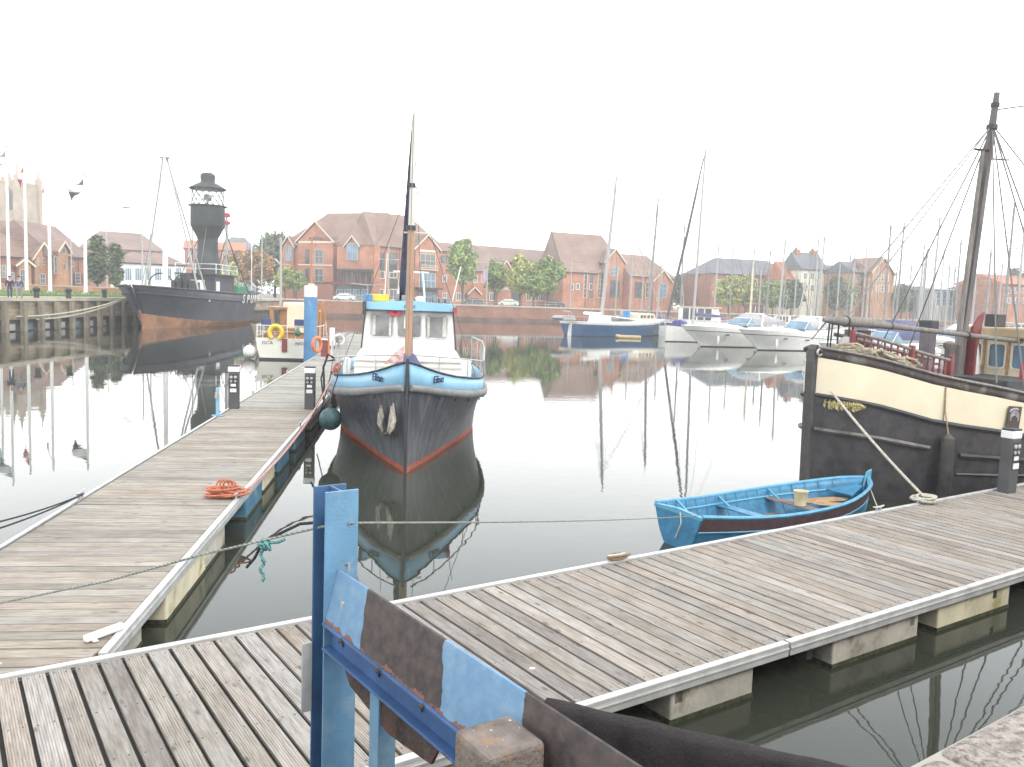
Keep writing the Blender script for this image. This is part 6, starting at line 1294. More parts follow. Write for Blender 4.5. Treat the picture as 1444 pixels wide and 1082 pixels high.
# church tower
b_ = gy(22, 420, 235); r = thing("church_tower", "pale limestone church tower with corner pinnacles at the far left", "church", (b_.x, b_.y, QZ), RD(-6)); S = 235/FP
zt_ = gy(22, 258, 235).z-QZ; hw_ = 22*S; z1 = gy(22, 305, 235).z-QZ
MB().box(-hw_, hw_, -hw_, hw_, -1, zt_).build("tower", M['stone'], r)
q = MB()
for x in (-1, 1):
    for y in (-1, 1):
        q.box(x*hw_-.7, x*hw_+.7, y*hw_-.7, y*hw_+.7, 0, zt_+1.5); q.lathe([(.75, zt_+1.5), (.35, zt_+3), (.02, zt_+5.5)], (x*hw_, y*hw_, 0), 4)
q.build("pinnacle", M['stone'], r)
q = MB()
for i in range(9):
    s_ = -hw_+(i+.5)*2*hw_/9
    if i % 2 == 0: q.box(s_-.45, s_+.45, -hw_-.05, -hw_+.4, zt_, zt_+1.0)
q.box(-hw_-.12, hw_+.12, -hw_-.12, hw_+.12, zt_-.5, zt_+.05); q.build("parapet", M['stone'], r); MB().box(-hw_-.15, hw_+.15, -hw_-.15, hw_+.15, z1-.3, z1+.2).build("string_course", M['stone'], r)
for x in (-1.9, 1.9):
    q = MB(); q.ext([(x-1.0, -hw_-.06, z1+1.2), (x+1.0, -hw_-.06, z1+1.2), (x+1.0, -hw_-.06, zt_-3), (x, -hw_-.06, zt_-1.6), (x-1.0, -hw_-.06, zt_-3)], (0, .1, 0)); q.build("belfry_opening", M['grey2'], r)
    q = MB(); q.box(x-.12, x+.12, -hw_-.14, -hw_-.05, z1+1.2, zt_-2); q.build("mullion", M['stone'], r)
# quayside furniture on the far quay
streetlamp((547, 547), 344, 424, 176, "white double armed lamp before the hotel's tall windows", [(-1.6, .72), (1.6, .72)], group="white winged lamps on the far quay")
streetlamp((685, 686), 356, 430, 175, "white double armed lamp carrying a mauve banner", [(-2, .8), (2, .8)], mat("mauve_banner", (.42, .3, .45), .8), "white winged lamps on the far quay")
streetlamp((803, 804), 365, 427, 178, "white double armed lamp left of the tall gabled block", [(-2, .8), (2, .8)], group="white winged lamps on the far quay")
streetlamp((904, 905), 378, 428, 183, "white double armed lamp between the blue yacht's masts", [(-1.6, .8), (1.6, .8)], group="white winged lamps on the far quay")
def car(px, Y, rz, paint, label, cat="car"):
    p = gy(px, 428, Y); r = thing("parked_car", label, cat, (p.x, p.y, QZ), rz, "cars parked on the far quay")
    prof = [(-2.05, .35), (-2.1, .75), (-1.5, .95), (-.85, 1.42), (.75, 1.48), (1.75, 1.0), (2.1, .9), (2.1, .35)]
    q = MB(); q.loft([[(x*k, y, z if z < .9 else .9+(z-.9)*kk) for x, z in prof] for y, k, kk in ((-.85, .97, .86), (-.78, 1, 1), (.78, 1, 1), (.85, .97, .86))]); q.build("body", paint, r, smooth=30)
    for s_ in (-1, 1):
        q = MB(); q.ext([(-1.2, s_*.862, .98), (1.45, s_*.862, 1.0), (.72, s_*.80, 1.36), (-.80, s_*.80, 1.33)], (0, s_*.01, 0)); q.build("side_window", M['glass'], r)
        for x in (-1.3, 1.3):
            w_ = MB().lathe([(.31, -.1), (.31, .1)], (x, s_*.80, .31), 12, M=Matrix.Rotation(pi/2, 3, 'X')).build("wheel", M['asphalt'], r); MB().lathe([(.18, -.02), (.18, .02)], (x, s_*.905, .31), 10, M=Matrix.Rotation(pi/2, 3, 'X')).build("hub", M['rail_grey'], w_)
    for x, m_ in ((-2.09, 'white'), (2.09, 'red')):
        for y in (-.6, .6): MB().obox((x, y, .72), (.06, .3, .14)).build("headlight" if x < 0 else "tail_light", M[m_], r)
    return r
car(717, 171.8, 0, mat("silver_car", (.62, .62, .58), .3, coat=.5), "silver car parked at the quay edge under the trees")
car(668, 172, RD(4), mat("dark_green_car", (.04, .07, .06), .3, coat=.5), "dark car parked left of the mauve banner lamp")
car(782, 174, 0, mat("black_car", (.03, .03, .035), .3, coat=.5), "black car parked right of the quayside trees")
car(486, 163.5, 0, mat("white_car", (.75, .75, .73), .3, coat=.5), "white car parked before the hotel shopfront")
p = gy(518, 427, 164); r = thing("quay_shelter", "pale flat topped canopy on one post before the hotel", "canopy", (p.x, p.y, QZ)); zz = gy(518, 402, 164).z-QZ
MB().tube([(0, 0, 0), (0, 0, zz)], .16, 8).build("post", M['rail_grey'], r); q = MB(); q.loft([[(-3.0, -1.5, zz+.15), (-3.0, 1.5, zz+.15), (-3, 1.5, zz+.3), (-3, -1.5, zz+.3)], [(0, -1.5, zz-.12), (0, 1.5, zz-.12), (0, 1.5, zz+.1), (0, -1.5, zz+.1)], [(3, -1.5, zz+.05), (3, 1.5, zz+.05), (3, 1.5, zz+.2), (3, -1.5, zz+.2)]]); q.build("roof", M['canvasgrey'], r)
# railing along the far quay
r = thing("quay_railing", "thin grey railing along the edge of the far quay", "railing", (0, 0, 0)); q = MB(); pq = MB(); a, b_ = V((-30, 153.9, QZ+.18)), V((12, 168.0, QZ+.18))
for h_ in (.5, 1.0): q.tube([a+V((0, .4, h_)), b_+V((0, .4, h_))], .03, 4)
q.build("rails", M['rail_grey'], r)
for i in range(22): c = a.lerp(b_, i/21)+V((0, .4, 0)); pq.tube([c, c+V((0, 0, 1.0))], .035, 4)
pq.build("post_row", M['rail_grey'], r)
# trees on the far side
tpx(652, 330, 426, 178, 44, 'round', "tall green tree beside the hotel", trunk=.32)
tpx(733, 356, 425, 180, 46, 'lroundl', "round yellow green tree above the silver car"); tpx(772, 359, 425, 179, 48, 'round', "round fresh green tree right of the silver car"); tpx(697, 362, 425, 186, 36, 'round', "dark green tree just right of the mauve banner"); tpx(752, 385, 426, 176, 40, 'round', "small green tree between the two round ones", trunk=.35)
tpx(388, 324, 412, 205, 58, 'droundd', "tall dull green tree touching the hotel's left end"); tpx(362, 350, 412, 190, 50, 'oroundo', "rusty autumn tree behind the lightship stern"); tpx(338, 352, 412, 200, 40, 'oroundo', "rusty autumn tree beside the red daymark"); tpx(402, 372, 415, 180, 34, 'lroundl', "low green tree before the hotel gable"); tpx(418, 378, 415, 178, 28, 'round', "small bushy tree left of the blue pile")
tpx(325, 368, 412, 170, 34, 'lroundl', "small yellow green tree right of the lantern tower")
tpx(1028, 386, 425, 200, 46, 'lroundl', "yellow green tree before the slate roofed building", trunk=.2); tpx(1052, 384, 425, 202, 36, 'lroundl', "golden green tree right of another before the slate roof", trunk=.2); tpx(1090, 392, 428, 196, 44, 'round', "green tree behind the white motor boats", trunk=.2); tpx(1116, 393, 428, 196, 40, 'droundd', "dark green tree below the red roof", trunk=.2); tpx(1178, 388, 428, 190, 36, 'droundd', "dark green tree before the grey roofed house", trunk=.2); tpx(1196, 392, 428, 195, 24, 'round', "slim green tree left of the orange brick houses", trunk=.2); tpx(1272, 398, 428, 205, 30, 'droundd', "dark tree right of the pointed gable", trunk=.2); tpx(1296, 404, 428, 215, 44, 'droundd', "low dark tree among the masts", trunk=.2); tpx(1375, 398, 428, 215, 36, 'droundd', "dark tree right of the barge's mast", trunk=.2); tpx(1428, 375, 420, 205, 40, 'droundd', "tall grey green tree near the right edge", trunk=.2); tpx(1446, 384, 420, 200, 40, 'droundd', "grey green tree at the right edge of the photo", trunk=.2); tpx(960, 384, 424, 240, 40, 'droundd', "grey tree beyond the tall white mast", trunk=.2); tpx(300, 340, 405, 280, 30, 'droundd', "distant dark tree left of the autumn trees")
random.seed(31); q = MB()
for i in range(9000):
    x = random.uniform(-190, 330); y = 300+random.uniform(0, 40)+.1*x; h_ = 8+3*sin(x*.06)+2*sin(x*.17+1)+1.5*sin(x*.5); z = QZ+h_*random.random()**.6; l_ = random.uniform(.5, 1.0); a = random.random()*6.3; d1 = V((cos(a), sin(a)*.5, random.uniform(-.6, .6)))*l_; d2 = V((-sin(a)*.5, .3, 1))*l_*.6
    q.add([V((x, y, z))-d1, V((x, y, z))+d2, V((x, y, z))+d1, V((x, y, z))-d2], [(0, 1, 2, 3)])
tag(q.build("treeline", M['leafd']), "distant hazy belt of trees behind the town", "treeline", kind="stuff")
# ------------------------------------------------------------------ marina boats
def deckfill(ys, hb, hz_, dz, inset=.06):
    q = MB(); vs = []
    for y in ys: vs += [(-max(.01, hb(y)-inset), y, hz_(y)+dz), (max(.01, hb(y)-inset), y, hz_(y)+dz)]
    return q.add(vs, [(2*i, 2*i+1, 2*i+3, 2*i+2) for i in range(len(ys)-1)])
def yacht(px, py, L_, rz, label, hm, mast=None, mY=.42, rake=0.0, cover='purple', stripe='purple', furl=None, name="sailing_yacht", mcol='sparwhite', Y=None, spreads=(.45, .72), cab=.55, free=1.0, mizzen=None, group="sailing yachts in the marina", mrad=.16):
    """bow at local y=0, stern at y=L_"""
    p = gz(px, py, 0) if Y is None else V((*gy(px, 430, Y).to_2d(), 0)); r = thing(name, label, "yacht", p, rz, group)
    b0 = L_*.155; hb = T([(0, .03), (L_*.1, b0*.38), (L_*.3, b0*.85), (L_*.55, b0), (L_*.8, b0*.92), (L_, b0*.68)]); hw = T([(0, .02), (L_*.08, .03), (L_*.3, b0*.6), (L_*.6, b0*.85), (L_*.9, b0*.55), (L_, b0*.4)])
    hz_ = T([(0, 1.25*free), (L_*.3, 1.05*free), (L_*.7, .95*free), (L_, 1.0*free)]); ys = lin(0, L_, 14)
    wl0 = lambda y: max(hw(y), .015)
    rows = [(lambda y: wl0(y)*.6, lambda y: -.3), (wl0, lambda y: 0), (lambda y: wl0(y)+.01, lambda y: .1), (lambda y: wl0(y)*.45+hb(y)*.55, lambda y: hz_(y)*.5), (lambda y: wl0(y)*.12+hb(y)*.88, lambda y: hz_(y)*.84), (hb, hz_)]
    weld(hull(rows, ys, [1, 1, 0, 0, 2]).build("hull", [hm, M['darktrim'], M['whitep'] if stripe is None else M[stripe]], r, smooth=True)); deckfill(ys, hb, hz_, -.02).build("deck", M['whitep'], r)
    c0, c1 = L_*.33, L_*.74; q = MB(); q.loft([[(-b0*k, y, hz_(y)-.05), (b0*k, y, hz_(y)-.05), (b0*k*.85, y, hz_(y)+h_), (-b0*k*.85, y, hz_(y)+h_)] for y, k, h_ in ((c0, .3, .08), (c0+.5, .45, .32), (c1-.3, .6, cab), (c1, .6, cab))]); cb_ = q.build("cabin", M['whitep'], r, bev=.04)
    for s in (-1, 1): q = MB(); q.add([(s*b0*.53, c0+L_*.12, hz_(c0)+.14), (s*b0*.58, c1-.4, hz_(c1)+.16), (s*b0*.55, c1-.4, hz_(c1)+cab-.12), (s*b0*.50, c0+L_*.14, hz_(c0)+.28)], [(0, 1, 2, 3)]); q.build("cabin_window", M['glass'], r, solid=.02)
    q = MB()
    for s in (-1, 1):
        q.tube([(s*hb(y)*.95, y, hz_(y)+.6) for y in ys], .018, 4)
        for y in ys[::2]: q.tube([(s*hb(y)*.95, y, hz_(y)), (s*hb(y)*.95, y, hz_(y)+.6)], .016, 4)
    q.build("guard_rail", M['steel'], r)
    def spar(y, hgt, rk, nm, bl):
        z0 = hz_(y)+.3; t = V((0, y+rk, z0+hgt)); q = MB(); q.tube([(0, y, z0-.4), (0, y+rk*.5, z0+hgt*.5), t], [mrad, mrad*.9, mrad*.65], 6); m_ = q.build(nm, M[mcol], r, smooth=True)
        for f in spreads: c = V((0, y+rk*f, z0+hgt*f)); MB().tube([c-V((b0*.55, 0, 0)), c+V((b0*.55, 0, 0))], .03, 4).build("spreader", M[mcol], m_)
        q = MB()
        for s in (-1, 1):
            q.tube([t, (s*b0*.55, y+rk*spreads[-1] if spreads else y, z0+hgt*(spreads[-1] if spreads else .5)), (s*hb(y)*.95, y+.1, hz_(y))], .018, 3)
        q.tube([t, (0, .05, hz_(0))], .018, 3); q.tube([t, (0, L_-.1, hz_(L_))], .018, 3); q.build("stays", M['wirepale'], r)
        q = MB(); q.tube([(0, y+.1, z0+.75), (0, y+bl, z0+.72)], .06, 6); q.build("boom", M[mcol], r)
        if cover: q = MB(); q.tube([(0, y+.1, z0+1.15), (0, y+.3, z0+1.0), (0, y+bl*.6, z0+.86), (0, y+bl*.97, z0+.78)], [.10, .19, .15, .08], 8, sq=1.2); q.build("sail_cover", M[cover], r, smooth=True)
        return t
    if mast: t = spar(L_*mY, mast, rake, "mast", L_*.36)
    if mizzen: spar(L_*.82, mizzen, rake*.6, "mizzen_mast", L_*.2)
    if furl: q = MB(); q.tube([(0, .15, hz_(0)+.5), V((0, .15, hz_(0)+.5)).lerp(t, .5)+V((0, .1, -.1)), V((0, .05, hz_(0))).lerp(t, .94)], [.13, .17, .08], 6); q.build("furled_headsail", M[furl], r, smooth=True)
    return r
navyg = mat("royal_blue_hull", (.055, .125, .26), .35, var=.1, vs=.6, coat=.3)
# blue ketch: bow to the right
bp = gz(936, 473, 0); sp_ = gz(806, 474, 0); d = (sp_-bp); rzk = math.atan2(-d.x, d.y)
kt = yacht(936, 473, d.length, rzk, "royal blue two masted yacht lying bow to the right across the dock", navyg, mast=None, stripe=None, cover=None, free=1.75, cab=.9, name="ketch", group=None)
L_ = d.length; zz = lambda px, py: gy(px, py, bp.y).z
def onk(px): return (gy(px, 440, bp.y).x-bp.x)/(d.x)*L_
for pa, ya, pb, yb, nm, rad in ((851, 262, 837, 452, "main_mast", .24), (917, 282, 909, 448, "mizzen_mast", .20)):
    ka, kb = onk(pa), onk(pb); lean_ = 0
    zt1 = zz(pa, ya); kk = (ka+kb)/2
    # true vertical shows as a slight lean; keep a little rake
    base = V((0, onk(pb), 1.2)); top = V((0, onk(pa), zt1))
    m_ = MB().tube([base, base.lerp(top, .55), top], [rad, rad*.9, rad*.55], 7).build(nm, M['sparwhite' if rad > .22 else 'grey'], kt, smooth=True)
    for f in (.45, .7): c = base.lerp(top, f); MB().tube([c-V((1.1, 0, 0)), c+V((1.1, 0, 0))], .035, 4).build("spreader", M['sparwhite'], m_)
    q = MB()
    for x, y in ((1.6, .5), (-1.6, .5), (1.6, -.5), (0, 3.2), (0, -3.2)): q.tube([top, (x, base.y+y, 1.8)], .022, 3)
    q.build("stays", M['wirepale'], kt)
    bl = -2.6
    q = MB(); q.tube([base+V((0, 0, 1.5)), base+V((0, 3.2, 1.6))], .2, 6); q.build("boom_and_sail", M['whitep'], kt, smooth=True)
q = MB(); q.tube([(0, .2, 1.9), V((0, .2, 1.9)).lerp(V((0, onk(851), zz(851, 262))), .5), (0, onk(851), zz(851, 290))], [.05, .09, .05], 6); q.build("furled_headsail", M['rail_grey'], kt)
MB().loft([[(-1.3, y, 1.7), (1.3, y, 1.7), (1.15, y, z), (-1.15, y, z)] for y, z in ((3.6, 2.2), (4.1, 2.9), (7.0, 3.0), (7.4, 2.8))]).build("canvas_shelter", M['cream'], kt, bev=.08)
q = MB(); q.box(.9, 1.05, 7.6, 8.6, 2.2, 3.2); q.build("spray_hood", M['canvasgrey'], kt, bev=.05)
q = MB(); q.box(-.9, .9, L_+.35, L_+2.6, 1.9, 2.15); q.loft([[(-.8, y, 2.1), (.8, y, 2.1), (.8, y, z), (-.8, y, z)] for y, z in ((L_+.4, 2.45), (L_+2.5, 2.45), (L_+2.9, 2.2))]); q.build("davit_tender", M['canvasgrey'], kt, bev=.06)
q = MB(); q.tube([(0, L_-.3, 1.7), (0, L_+.4, 2.9), (0, L_+1.4, 3.0)], .06, 5); q.tube([(.5, L_-.3, 1.7), (.5, L_+.3, 2.9), (.5, L_+1.2, 3.0)], .06, 5); q.build("davit", M['steel'], kt)
q = MB(); q.ext([(.0, L_+.05, -.3), (0, L_+.7, -.2), (0, L_+.45, 1.3), (0, L_+.0, 1.5)], (.12, 0, 0)); q.build("rudder", M['whitep'], kt)
for y in (2.3, 4.6, 8.9, 10.3): MB().box(-.35, .35, y, y+.7, 1.75, 2.05+.2*random.random()).build("deck_locker", M['whitep' if y < 5 else 'rail_grey'], kt, bev=.05)
for s_ in (-1, 1):
    q = MB()
    for y in (4.4, 5.2, 6.0, 6.7): q.box(s_*1.27-.02, s_*1.27+.02, y, y+.5, 2.3, 2.7)
    q.build("shelter_window", M['glass'], kt)
MB().tube([(0, .05, 1.9), (0, -1.2, 2.05)], .07, 5).build("bowsprit", M['sparwhite'], kt)
for y, m_ in ((.9, 'white'), (3.2, 'white'), (3.9, 'white')):
    xx = T([(0, .03), (L_*.1, L_*.155*.38), (L_*.3, L_*.155*.85), (L_*.55, L_*.155)])(y)*.9
    for s in (-1, 1): MB().lathe([(.05, .95), (.15, .85), (.15, .3), (.05, .2)], (s*(xx+.25), y, 0), 8).build("side_fender", M[m_], kt, smooth=True)
q = MB(); q.box(-.4, .4, 8.3, 8.8, 2.1, 3.2); q.build("blue_cover", mat("bright_blue_canvas", (.06, .22, .45), .8), kt, bev=.08)
r = thing("inflatable_tender", "small tan and yellow inflatable tender floating beside the blue two masted yacht", "tender", gz(886, 477, 0)+V((0, -.5, .15)), RD(85)); q = MB()
for s in (-.5, .5): q.tube([(s, -1.4, 0), (s, 1.0, 0), (s*.5, 1.5, .1)], .2, 8)
q.build("tubes", mat("tan_hypalon", (.5, .38, .2), .6), r, smooth=True); MB().box(-.5, .5, -1.2, .9, -.1, -.02).build("floor", M['grey'], r); MB().box(-.5, .5, -.2, .1, .1, .16).build("seat", M['ochre'], r)
# big white sloop A
AZ = RD(-58); yd = lambda a: V((-sin(a), cos(a), 0))
A0 = gz(938, 482, 0); 
tm = gy(1005, 207, A0.y+2); ms = yacht(938, 482, 15, AZ, "large white sloop with the tallest pale mast and a dark furled headsail", M['whitep'], mast=tm.z-2.3, mY=.27, rake=.5, cover='purple', furl='grey2', free=1.75, name="sloop", group=None, spreads=(.33, .62))
for y, z in ((1.2, 1.9), (2.0, 1.95), (2.9, 1.85)): MB().ball((random.uniform(-.3, .3), y, z+.25), .42, 8, sz=.75).build("sail_bag", mat("cobalt_bag", (.05, .06, .26), .8, var=.3, vs=4), ms, smooth=True)
bl = mat("cobalt_canvas", (.05, .07, .28), .8)
for i, (px, py) in enumerate(((952, 445), (966, 442))): pass
def cruiser(px, py, rz, L_, label, free=1.9, stripe='darktrim', canopy=None, arch=True, name="motor_cruiser", flare=.5, hardtop=None, top=0.0):
    p = gz(px, py, 0); r = thing(name, label, "motor boat", p, rz, "white motor cruisers in the marina"); b0 = L_*.15
    rk = free*1.35
    hb = T([(0, .04), (L_*.1, b0*.62), (L_*.25, b0*.92), (L_*.5, b0), (L_, b0*.92)]); hw = T([(0, .03), (L_*.15, b0*.35), (L_*.4, b0*.78), (L_, b0*.85)]); hz_ = T([(0, free), (L_*.3, free*.95), (L_*.6, free*.82), (L_, free*.72)])
    # raked stem: shift upper rows forward
    mb = MB(); ys = [L_*t for t in (0, .015, .04, .08, .13, .2, .3, .42, .55, .7, .85, 1)]
    rws = [(lambda y: hw(y)*.5, lambda y: -.35, 0), (hw, lambda y: .0, 0), (lambda y: hw(y)+.012, lambda y: .1, .02), (lambda y: hw(y)*.55+hb(y)*.45, lambda y: hz_(y)*.42, .36), (lambda y: hw(y)*.15+hb(y)*.85, lambda y: hz_(y)*.74, .72), (lambda y: hw(y)*.1+hb(y)*.9, lambda y: hz_(y)*.775, .75), (hb, hz_, 1.0)]
    n = len(rws)
    for s in (1, -1):
        vs = [(s*f(y), y-rk*k*(1-y/L_)**2.2, z(y)) for y in ys for f, z, k in rws]
        for i in range(len(ys)-1):
            for k in range(n-1): mb.add([vs[i*n+k], vs[(i+1)*n+k], vs[(i+1)*n+k+1], vs[i*n+k+1]], [(0, 1, 2, 3)], [1, 1, 0, 0, 2, 0][k])
    for k in range(n-1): mb.add([(-rws[k][0](L_), L_, rws[k][1](L_)), (rws[k][0](L_), L_, rws[k][1](L_)), (rws[k+1][0](L_), L_, rws[k+1][1](L_)), (-rws[k+1][0](L_), L_, rws[k+1][1](L_))], [(0, 1, 2, 3)], 0)
    weld(mb.build("hull", [M['whitep'], M['darktrim'], M[stripe]], r, smooth=True))
    fy = lambda y: y-rk*(1-y/L_)**2.2
    q = MB(); vs = []
    for y in ys:
        cz = hz_(y)+.32*min(1, y/(L_*.3)); vs += [(-hb(y), fy(y), hz_(y)), (-hb(y)*.5, fy(y), cz), (hb(y)*.5, fy(y), cz), (hb(y), fy(y), hz_(y))]
    q.add(vs, [(4*i+k, 4*i+k+1, 4*i+k+5, 4*i+k+4) for i in range(len(ys)-1) for k in range(3)]); q.build("deck", M['whitep'], r, smooth=True)
    zd = hz_(L_*.42)+.28; y0 = L_*.36
    q = MB(); k = b0*.8
    q.add([(-k, y0+.9, zd), (-k*.55, y0, zd), (k*.55, y0, zd), (k, y0+.9, zd), (k, y0+3, zd-.05), (-k, y0+3, zd-.05), (-k*.85, y0+1.7, zd+.75), (-k*.45, y0+1.15, zd+.8), (k*.45, y0+1.15, zd+.8), (k*.85, y0+1.7, zd+.75), (k*.9, y0+3, zd+.6), (-k*.9, y0+3, zd+.6)], [(0, 1, 7, 6), (1, 2, 8, 7), (2, 3, 9, 8), (3, 4, 10, 9), (5, 0, 6, 11)])
    q.build("windscreen", M['blueglass'], r, solid=.03)
    q = MB(); q.tube([(-k, y0+.9, zd+.02), (-k*.86, y0+1.7, zd+.78), (-k*.45, y0+1.15, zd+.82), (k*.45, y0+1.15, zd+.82), (k*.86, y0+1.7, zd+.78), (k, y0+.9, zd+.02)], .035, 5); q.build("screen_frame", M['whitep'], r)
    MB().box(-k*.95, k*.95, y0+1.2, L_*.97, hz_(L_*.7)-.4, zd-.02).build("cockpit_moulding", M['whitep'], r, bev=.08)
    if arch: q = MB(); q.tube([(-k, y0+3.0, zd), (-k*.9, y0+3.4, zd+1.25), (k*.9, y0+3.4, zd+1.25), (k, y0+3.0, zd)], .11, 6); q.tube([(0, y0+3.4, zd+1.3), (0, y0+3.5, zd+2.1)], .03, 4); q.build("radar_arch", M['whitep'], r)
    if canopy:
        q = MB(); q.loft([[(x*kk, y, zd+.55+h_*(1-(abs(x)/k)**3*.9)) for x in (-k, -k*.8, -k*.4, 0, k*.4, k*.8, k)]+[(k*kk, y, zd+.2), (-k*kk, y, zd+.2)] for y, kk, h_ in ((y0+1.2, .75, .2), (y0+2.2, .98, .75+top), (y0+4.2, 1.0, .75+top), (L_*.95, .95, .15))]); q.build("canopy", M[canopy], r, smooth=40)
    for s in (-1, 1):
        q = MB()
        for y in (L_*.3, L_*.5): 
            x = (hw(y)*.3+hb(y)*.7); q.add([(s*(x+.03), fy(y)-.3, hz_(y)*.60), (s*(x+.03), fy(y)+.3, hz_(y)*.60), (s*(x+.07), fy(y)+.25, hz_(y)*.66), (s*(x+.07), fy(y)-.25, hz_(y)*.66)], [(0, 1, 2, 3)])
        q.build("porthole", M['glass'], r, solid=.03)
        q = MB(); rp = [(s*hb(y)*.96, fy(y)+.05, hz_(y)+.5) for y in ys[1:7]]; q.tube(rp, .022, 4)
        for pnt in rp[::2]: q.tube([pnt, (pnt[0], pnt[1], pnt[2]-.5)], .018, 4)
        q.build("guard_rail", M['steel'], r)
    x = hw(L_*.2)*.4+hb(L_*.2)*.6
    for s in (-1, 1): MB().lathe([(.05, free*.55), (.13, free*.5), (.13, .25), (.05, .15)], (s*(x+.15), fy(L_*.2)+.5, 0), 8).build("side_fender", M['white'], r, smooth=True)
    return r
cruiser(988, 489, AZ, 11.5, "white motor cruiser with a pale blue windscreen, bow beside the sloop's", 2.15, canopy='canvasgrey')
cruiser(1068, 494, AZ, 11.5, "white motor cruiser with a long pale canopy, bow nearest the black barge", 2.05, canopy='rail_grey')
cruiser(1180, 512, RD(-62), 10.5, "white motor cruiser under a dark blue canopy behind the barge's red rail", 1.6, canopy='purple', arch=False, top=.5)
cruiser(1290, 500, RD(-66), 10, "white motor cruiser with a white hardtop just left of the barge's mast", 1.7, canopy='whitep', arch=False, top=.1)
cruiser(1352, 478, RD(-66), 9, "white motor cruiser half hidden behind the barge's wheelhouse", 1.6, canopy='canvasgrey', arch=True)
# flybridge trawler and small wheelhouse boat behind
def trawler(px, py, Y, rz, L_, label, h_=2.3):
    p = gy(px, py, Y); r = thing("wheelhouse_boat", label, "motor boat", (p.x, p.y, 0), rz, "white wheelhouse boats in the marina"); b0 = L_*.16
    hb = T([(0, .05), (L_*.12, b0*.6), (L_*.35, b0), (L_, b0*.85)]); hw = T([(0, .03), (L_*.15, b0*.4), (L_*.5, b0*.85), (L_, b0*.75)]); hz_ = T([(0, 2.0), (L_*.4, 1.5), (L_, 1.4)]); ys = lin(0, L_, 10)
    weld(hull([(lambda y: hw(y)*.6, lambda y: -.3), (hw, lambda y: 0), (lambda y: (hw(y)+hb(y))/2, lambda y: hz_(y)*.5), (hb, hz_)], ys, [0, 0, 0]).build("hull", M['whitep'], r, smooth=True)); deckfill(ys, hb, hz_, -.1).build("deck", M['rail_grey'], r)
    y0, y1 = L_*.32, L_*.78; k = b0*.75; q = MB(); q.loft([[(-k, y0+dy, z), (k, y0+dy, z), (k, y1, z), (-k, y1, z)] for z, dy in ((1.2, 0), (2.3, .05), (1.3+h_, .5))]); q.build("wheelhouse", M['whitep'], r, bev=.05)
    MB().box(-k*1.1, k*1.1, y0+.1, y1+.9, 1.3+h_, 1.42+h_).build("roof", M['cream'], r, bev=.04)
    for s in (-1, 1):
        for i in range(4): yy = y0+.8+i*(y1-y0-1.2)/4; q = MB(); q.box(s*k-.03 if s < 0 else s*k-.01, s*k+.01 if s < 0 else s*k+.03, yy, yy+(y1-y0-1.6)/4-.1, 2.35, 1.2+h_); q.build("window", M['glass'], r)
    for x in (-k*.62, 0, k*.62): q = MB(); q.obox((x, y0+.24, 2.75), (k*.5, .06, .65), Matrix.Rotation(-.42, 3, 'X')); q.build("windscreen", M['glass'], r)
    q = MB(); q.tube([(0, y1-.3, 1.4+h_), (0, y1, 4.2+h_)], .05, 5); q.tube([(-.6, y1-.1, 3+h_), (.6, y1-.1, 3+h_)], .03, 4); q.build("signal_mast", M['sparwhite'], r)
    q = MB()
    for s in (-1, 1):
        q.tube([(s*hb(y)*.95, y, hz_(y)+.75) for y in ys], .02, 4)
        for y in ys[::2]: q.tube([(s*hb(y)*.95, y, hz_(y)), (s*hb(y)*.95, y, hz_(y)+.75)], .018, 4)
    q.build("guard_rail", M['white'], r); return r
trawler(1055, 440, 108, RD(-115+180+0), 11, "white flybridge boat with dark windows behind the two motor cruisers", 2.6)
trawler(1063, 440, 116, RD(-60), 8, "small white wheelhouse boat right of the flybridge boat", 1.9)
trawler(1395, 440, 100, RD(-65), 9, "white wheelhouse boat beyond the barge's wheelhouse", 2.0)
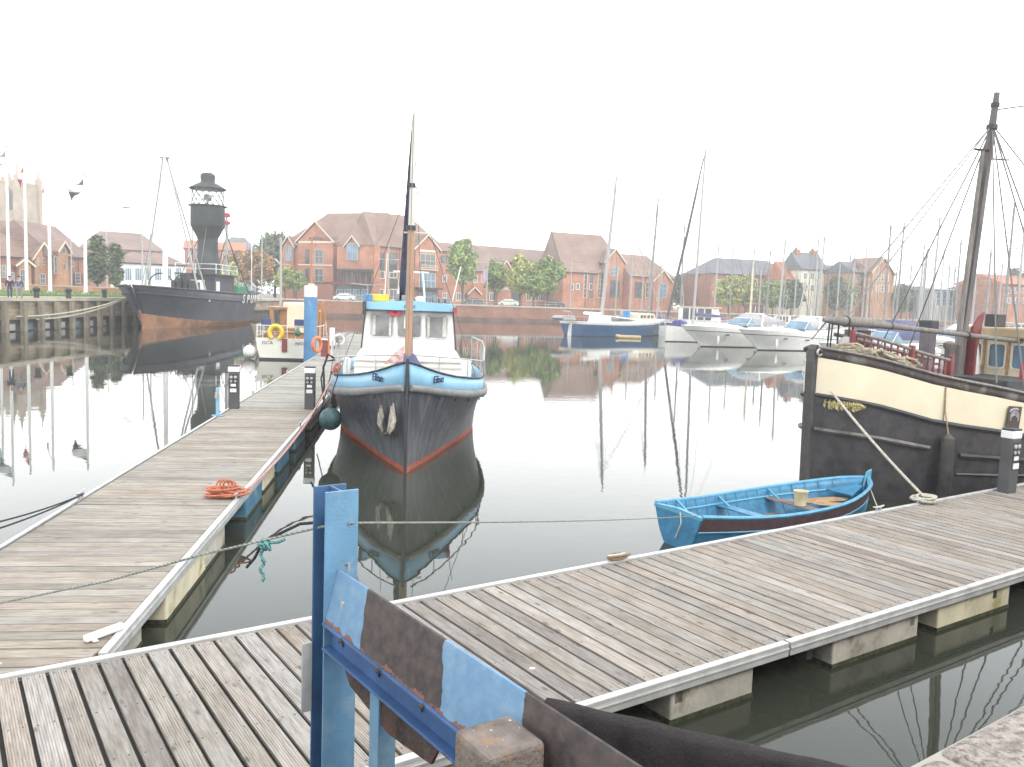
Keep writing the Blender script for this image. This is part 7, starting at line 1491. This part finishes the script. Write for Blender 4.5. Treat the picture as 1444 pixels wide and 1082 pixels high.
# masts beyond: (top px, top row, base px, Y, cover, colour, label)
far = [
 (964, 315, 959, 128, 'canvasgrey', 'grey', .0, "white yacht with a grey mast just left of the tallest mast"),
 (1062, 369, 1058, 118, 'purple', 'cream', .0, "yacht with a short cream mast right of the flybridge boat"),
 (1073, 375, 1070, 126, 'canvasgrey', 'sparwhite', .0, "yacht with a short white mast between cream and grey ones"),
 (1086, 353, 1081, 116, 'purple', 'grey', .0, "yacht with a grey mast before the slate roof's right end"),
 (1104, 337, 1098, 110, 'cream', 'sparwhite', .35, "yacht with a raked pale mast left of the red roof"),
 (1161, 332, 1152, 104, 'purple', 'sparwhite', .5, "yacht with a tall white mast in front of the chimney house"),
 (1133, 395, 1124, 112, None, 'sparwhite', 1.6, "small yacht with a strongly leaning spar before the pale house"),
 (1203, 363, 1200, 100, 'purple', 'sparwhite', .0, "yacht with a pale mast just right of the grey roofed house"),
 (1252, 314, 1247, 98, 'canvasgrey', 'grey', .0, "yacht with a grey mast beside the pointed orange gable"),
 (1269, 313, 1264, 102, 'purple', 'grey', .2, "yacht with a dark grey mast second right of the pointed gable"),
 (1302, 344, 1296, 108, 'cream', 'sparwhite', .0, "yacht with a thin mast before the low dark tree"),
 (1305, 358, 1299, 122, 'purple', 'sparwhite', .0, "farther yacht with a short mast close to the thin one"),
 (1322, 302, 1312, 96, 'purple', 'sparwhite', .3, "yacht with a tall white mast left of the glass kiosk"),
 (1353, 337, 1347, 112, 'canvasgrey', 'grey', .0, "yacht whose grey mast shows just left of the barge's mast"),
 (1396, 352, 1390, 100, 'purple', 'grey', .0, "yacht with a thin grey mast right of the barge's mast"),
 (1428, 286, 1416, 86, 'cream', 'grey', .2, "yacht with a tall stayed mast near the right edge"),
 (1441, 300, 1434, 92, 'purple', 'sparwhite', .0, "yacht with a white mast at the right edge of the photo"),
 (890, 362, 888, 140, None, 'sparwhite', .0, "small yacht with a short mast between the blue yacht's two masts"),
 (871, 366, 868, 146, None, 'sparwhite', .0, "small yacht with a pale stubby mast right of the blue yacht's main mast"),
 (945, 370, 926, 132, 'purple', 'sparwhite', .6, "yacht with a leaning white spar before the hipped brick block"),
 (1186, 372, 1180, 128, 'canvasgrey', 'sparwhite', .0, "yacht with a slim mast before the dark green tree"),
 (1226, 392, 1222, 106, 'cobalt', 'sparwhite', .0, "yacht with a cobalt sail cover before the orange houses"),
 (1338, 372, 1334, 130, 'canvasgrey', 'sparwhite', .0, "far yacht with a short mast over the kiosk roof"),
 (1376, 384, 1372, 124, 'purple', 'sparwhite', .0, "far yacht with a short mast right of the barge's mast"),
 (1412, 372, 1408, 118, 'cream', 'sparwhite', .0, "far yacht with a plain mast before the grey warehouse"),
]
M['cobalt'] = bl
random.seed(17)
for (tx, ty, bx, Y, cov, mc, rk, lab) in far:
    L_ = random.uniform(8.5, 11); a = AZ+RD(random.uniform(-12, 12)); t = gy(tx, ty, Y); hgt = t.z-1.3
    mp_ = gy(bx, 440, Y); bow = V((mp_.x, mp_.y, 0))-yd(a)*L_*.42
    yacht(0, 0, L_, a, lab, M[random.choice(['whitep', 'whitep', 'whitep', 'cream'])], mast=hgt, rake=rk, cover=cov, stripe=random.choice(['purple', None, 'greyrub', 'darkred']), mcol=mc, Y=None if False else mp_.y, spreads=(.5,) if hgt < 9 else (.38, .68), mrad=.15).location = bow
random.seed(41)
for i in range(20):
    bx = 1008+i*22.5+random.uniform(-6, 6); Y = random.uniform(118, 160); L_ = random.uniform(8, 11); a = AZ+RD(random.uniform(-15, 15)); hgt = random.uniform(8.5, 15)
    mp_ = gy(bx, 440, Y); bow = V((mp_.x, mp_.y, 0))-yd(a)*L_*.42
    yacht(0, 0, L_, a, "distant yacht with a bare mast in the packed far rows of the marina", M['whitep'], mast=hgt, rake=random.choice((0, 0, .3)), cover=random.choice(('purple', 'canvasgrey', 'cobalt', None)), stripe=random.choice(['purple', None, 'greyrub']), mcol=random.choice(('grey', 'sparwhite')), Y=mp_.y, spreads=(.5,), mrad=.14, group="distant yachts in the far rows of the marina").location = bow
# floating marina walkway behind the cruisers
r = thing("marina_pontoon", "pale floating marina walkway behind the moored yachts", "pontoon", (0, 0, 0))
a, b_ = V((30, 103, .35)), V((150, 130, .35)); q = MB().beam(a, b_, 2.4, .5); q.build("deck", M['copst'], r)
q = MB()
for i in range(14): c = a.lerp(b_, i/13); q.tube([c+V((0, 1.5, -2)), c+V((0, 1.5, 3.2))], .2, 8)
q.build("guide_pile", M['grey'], r)
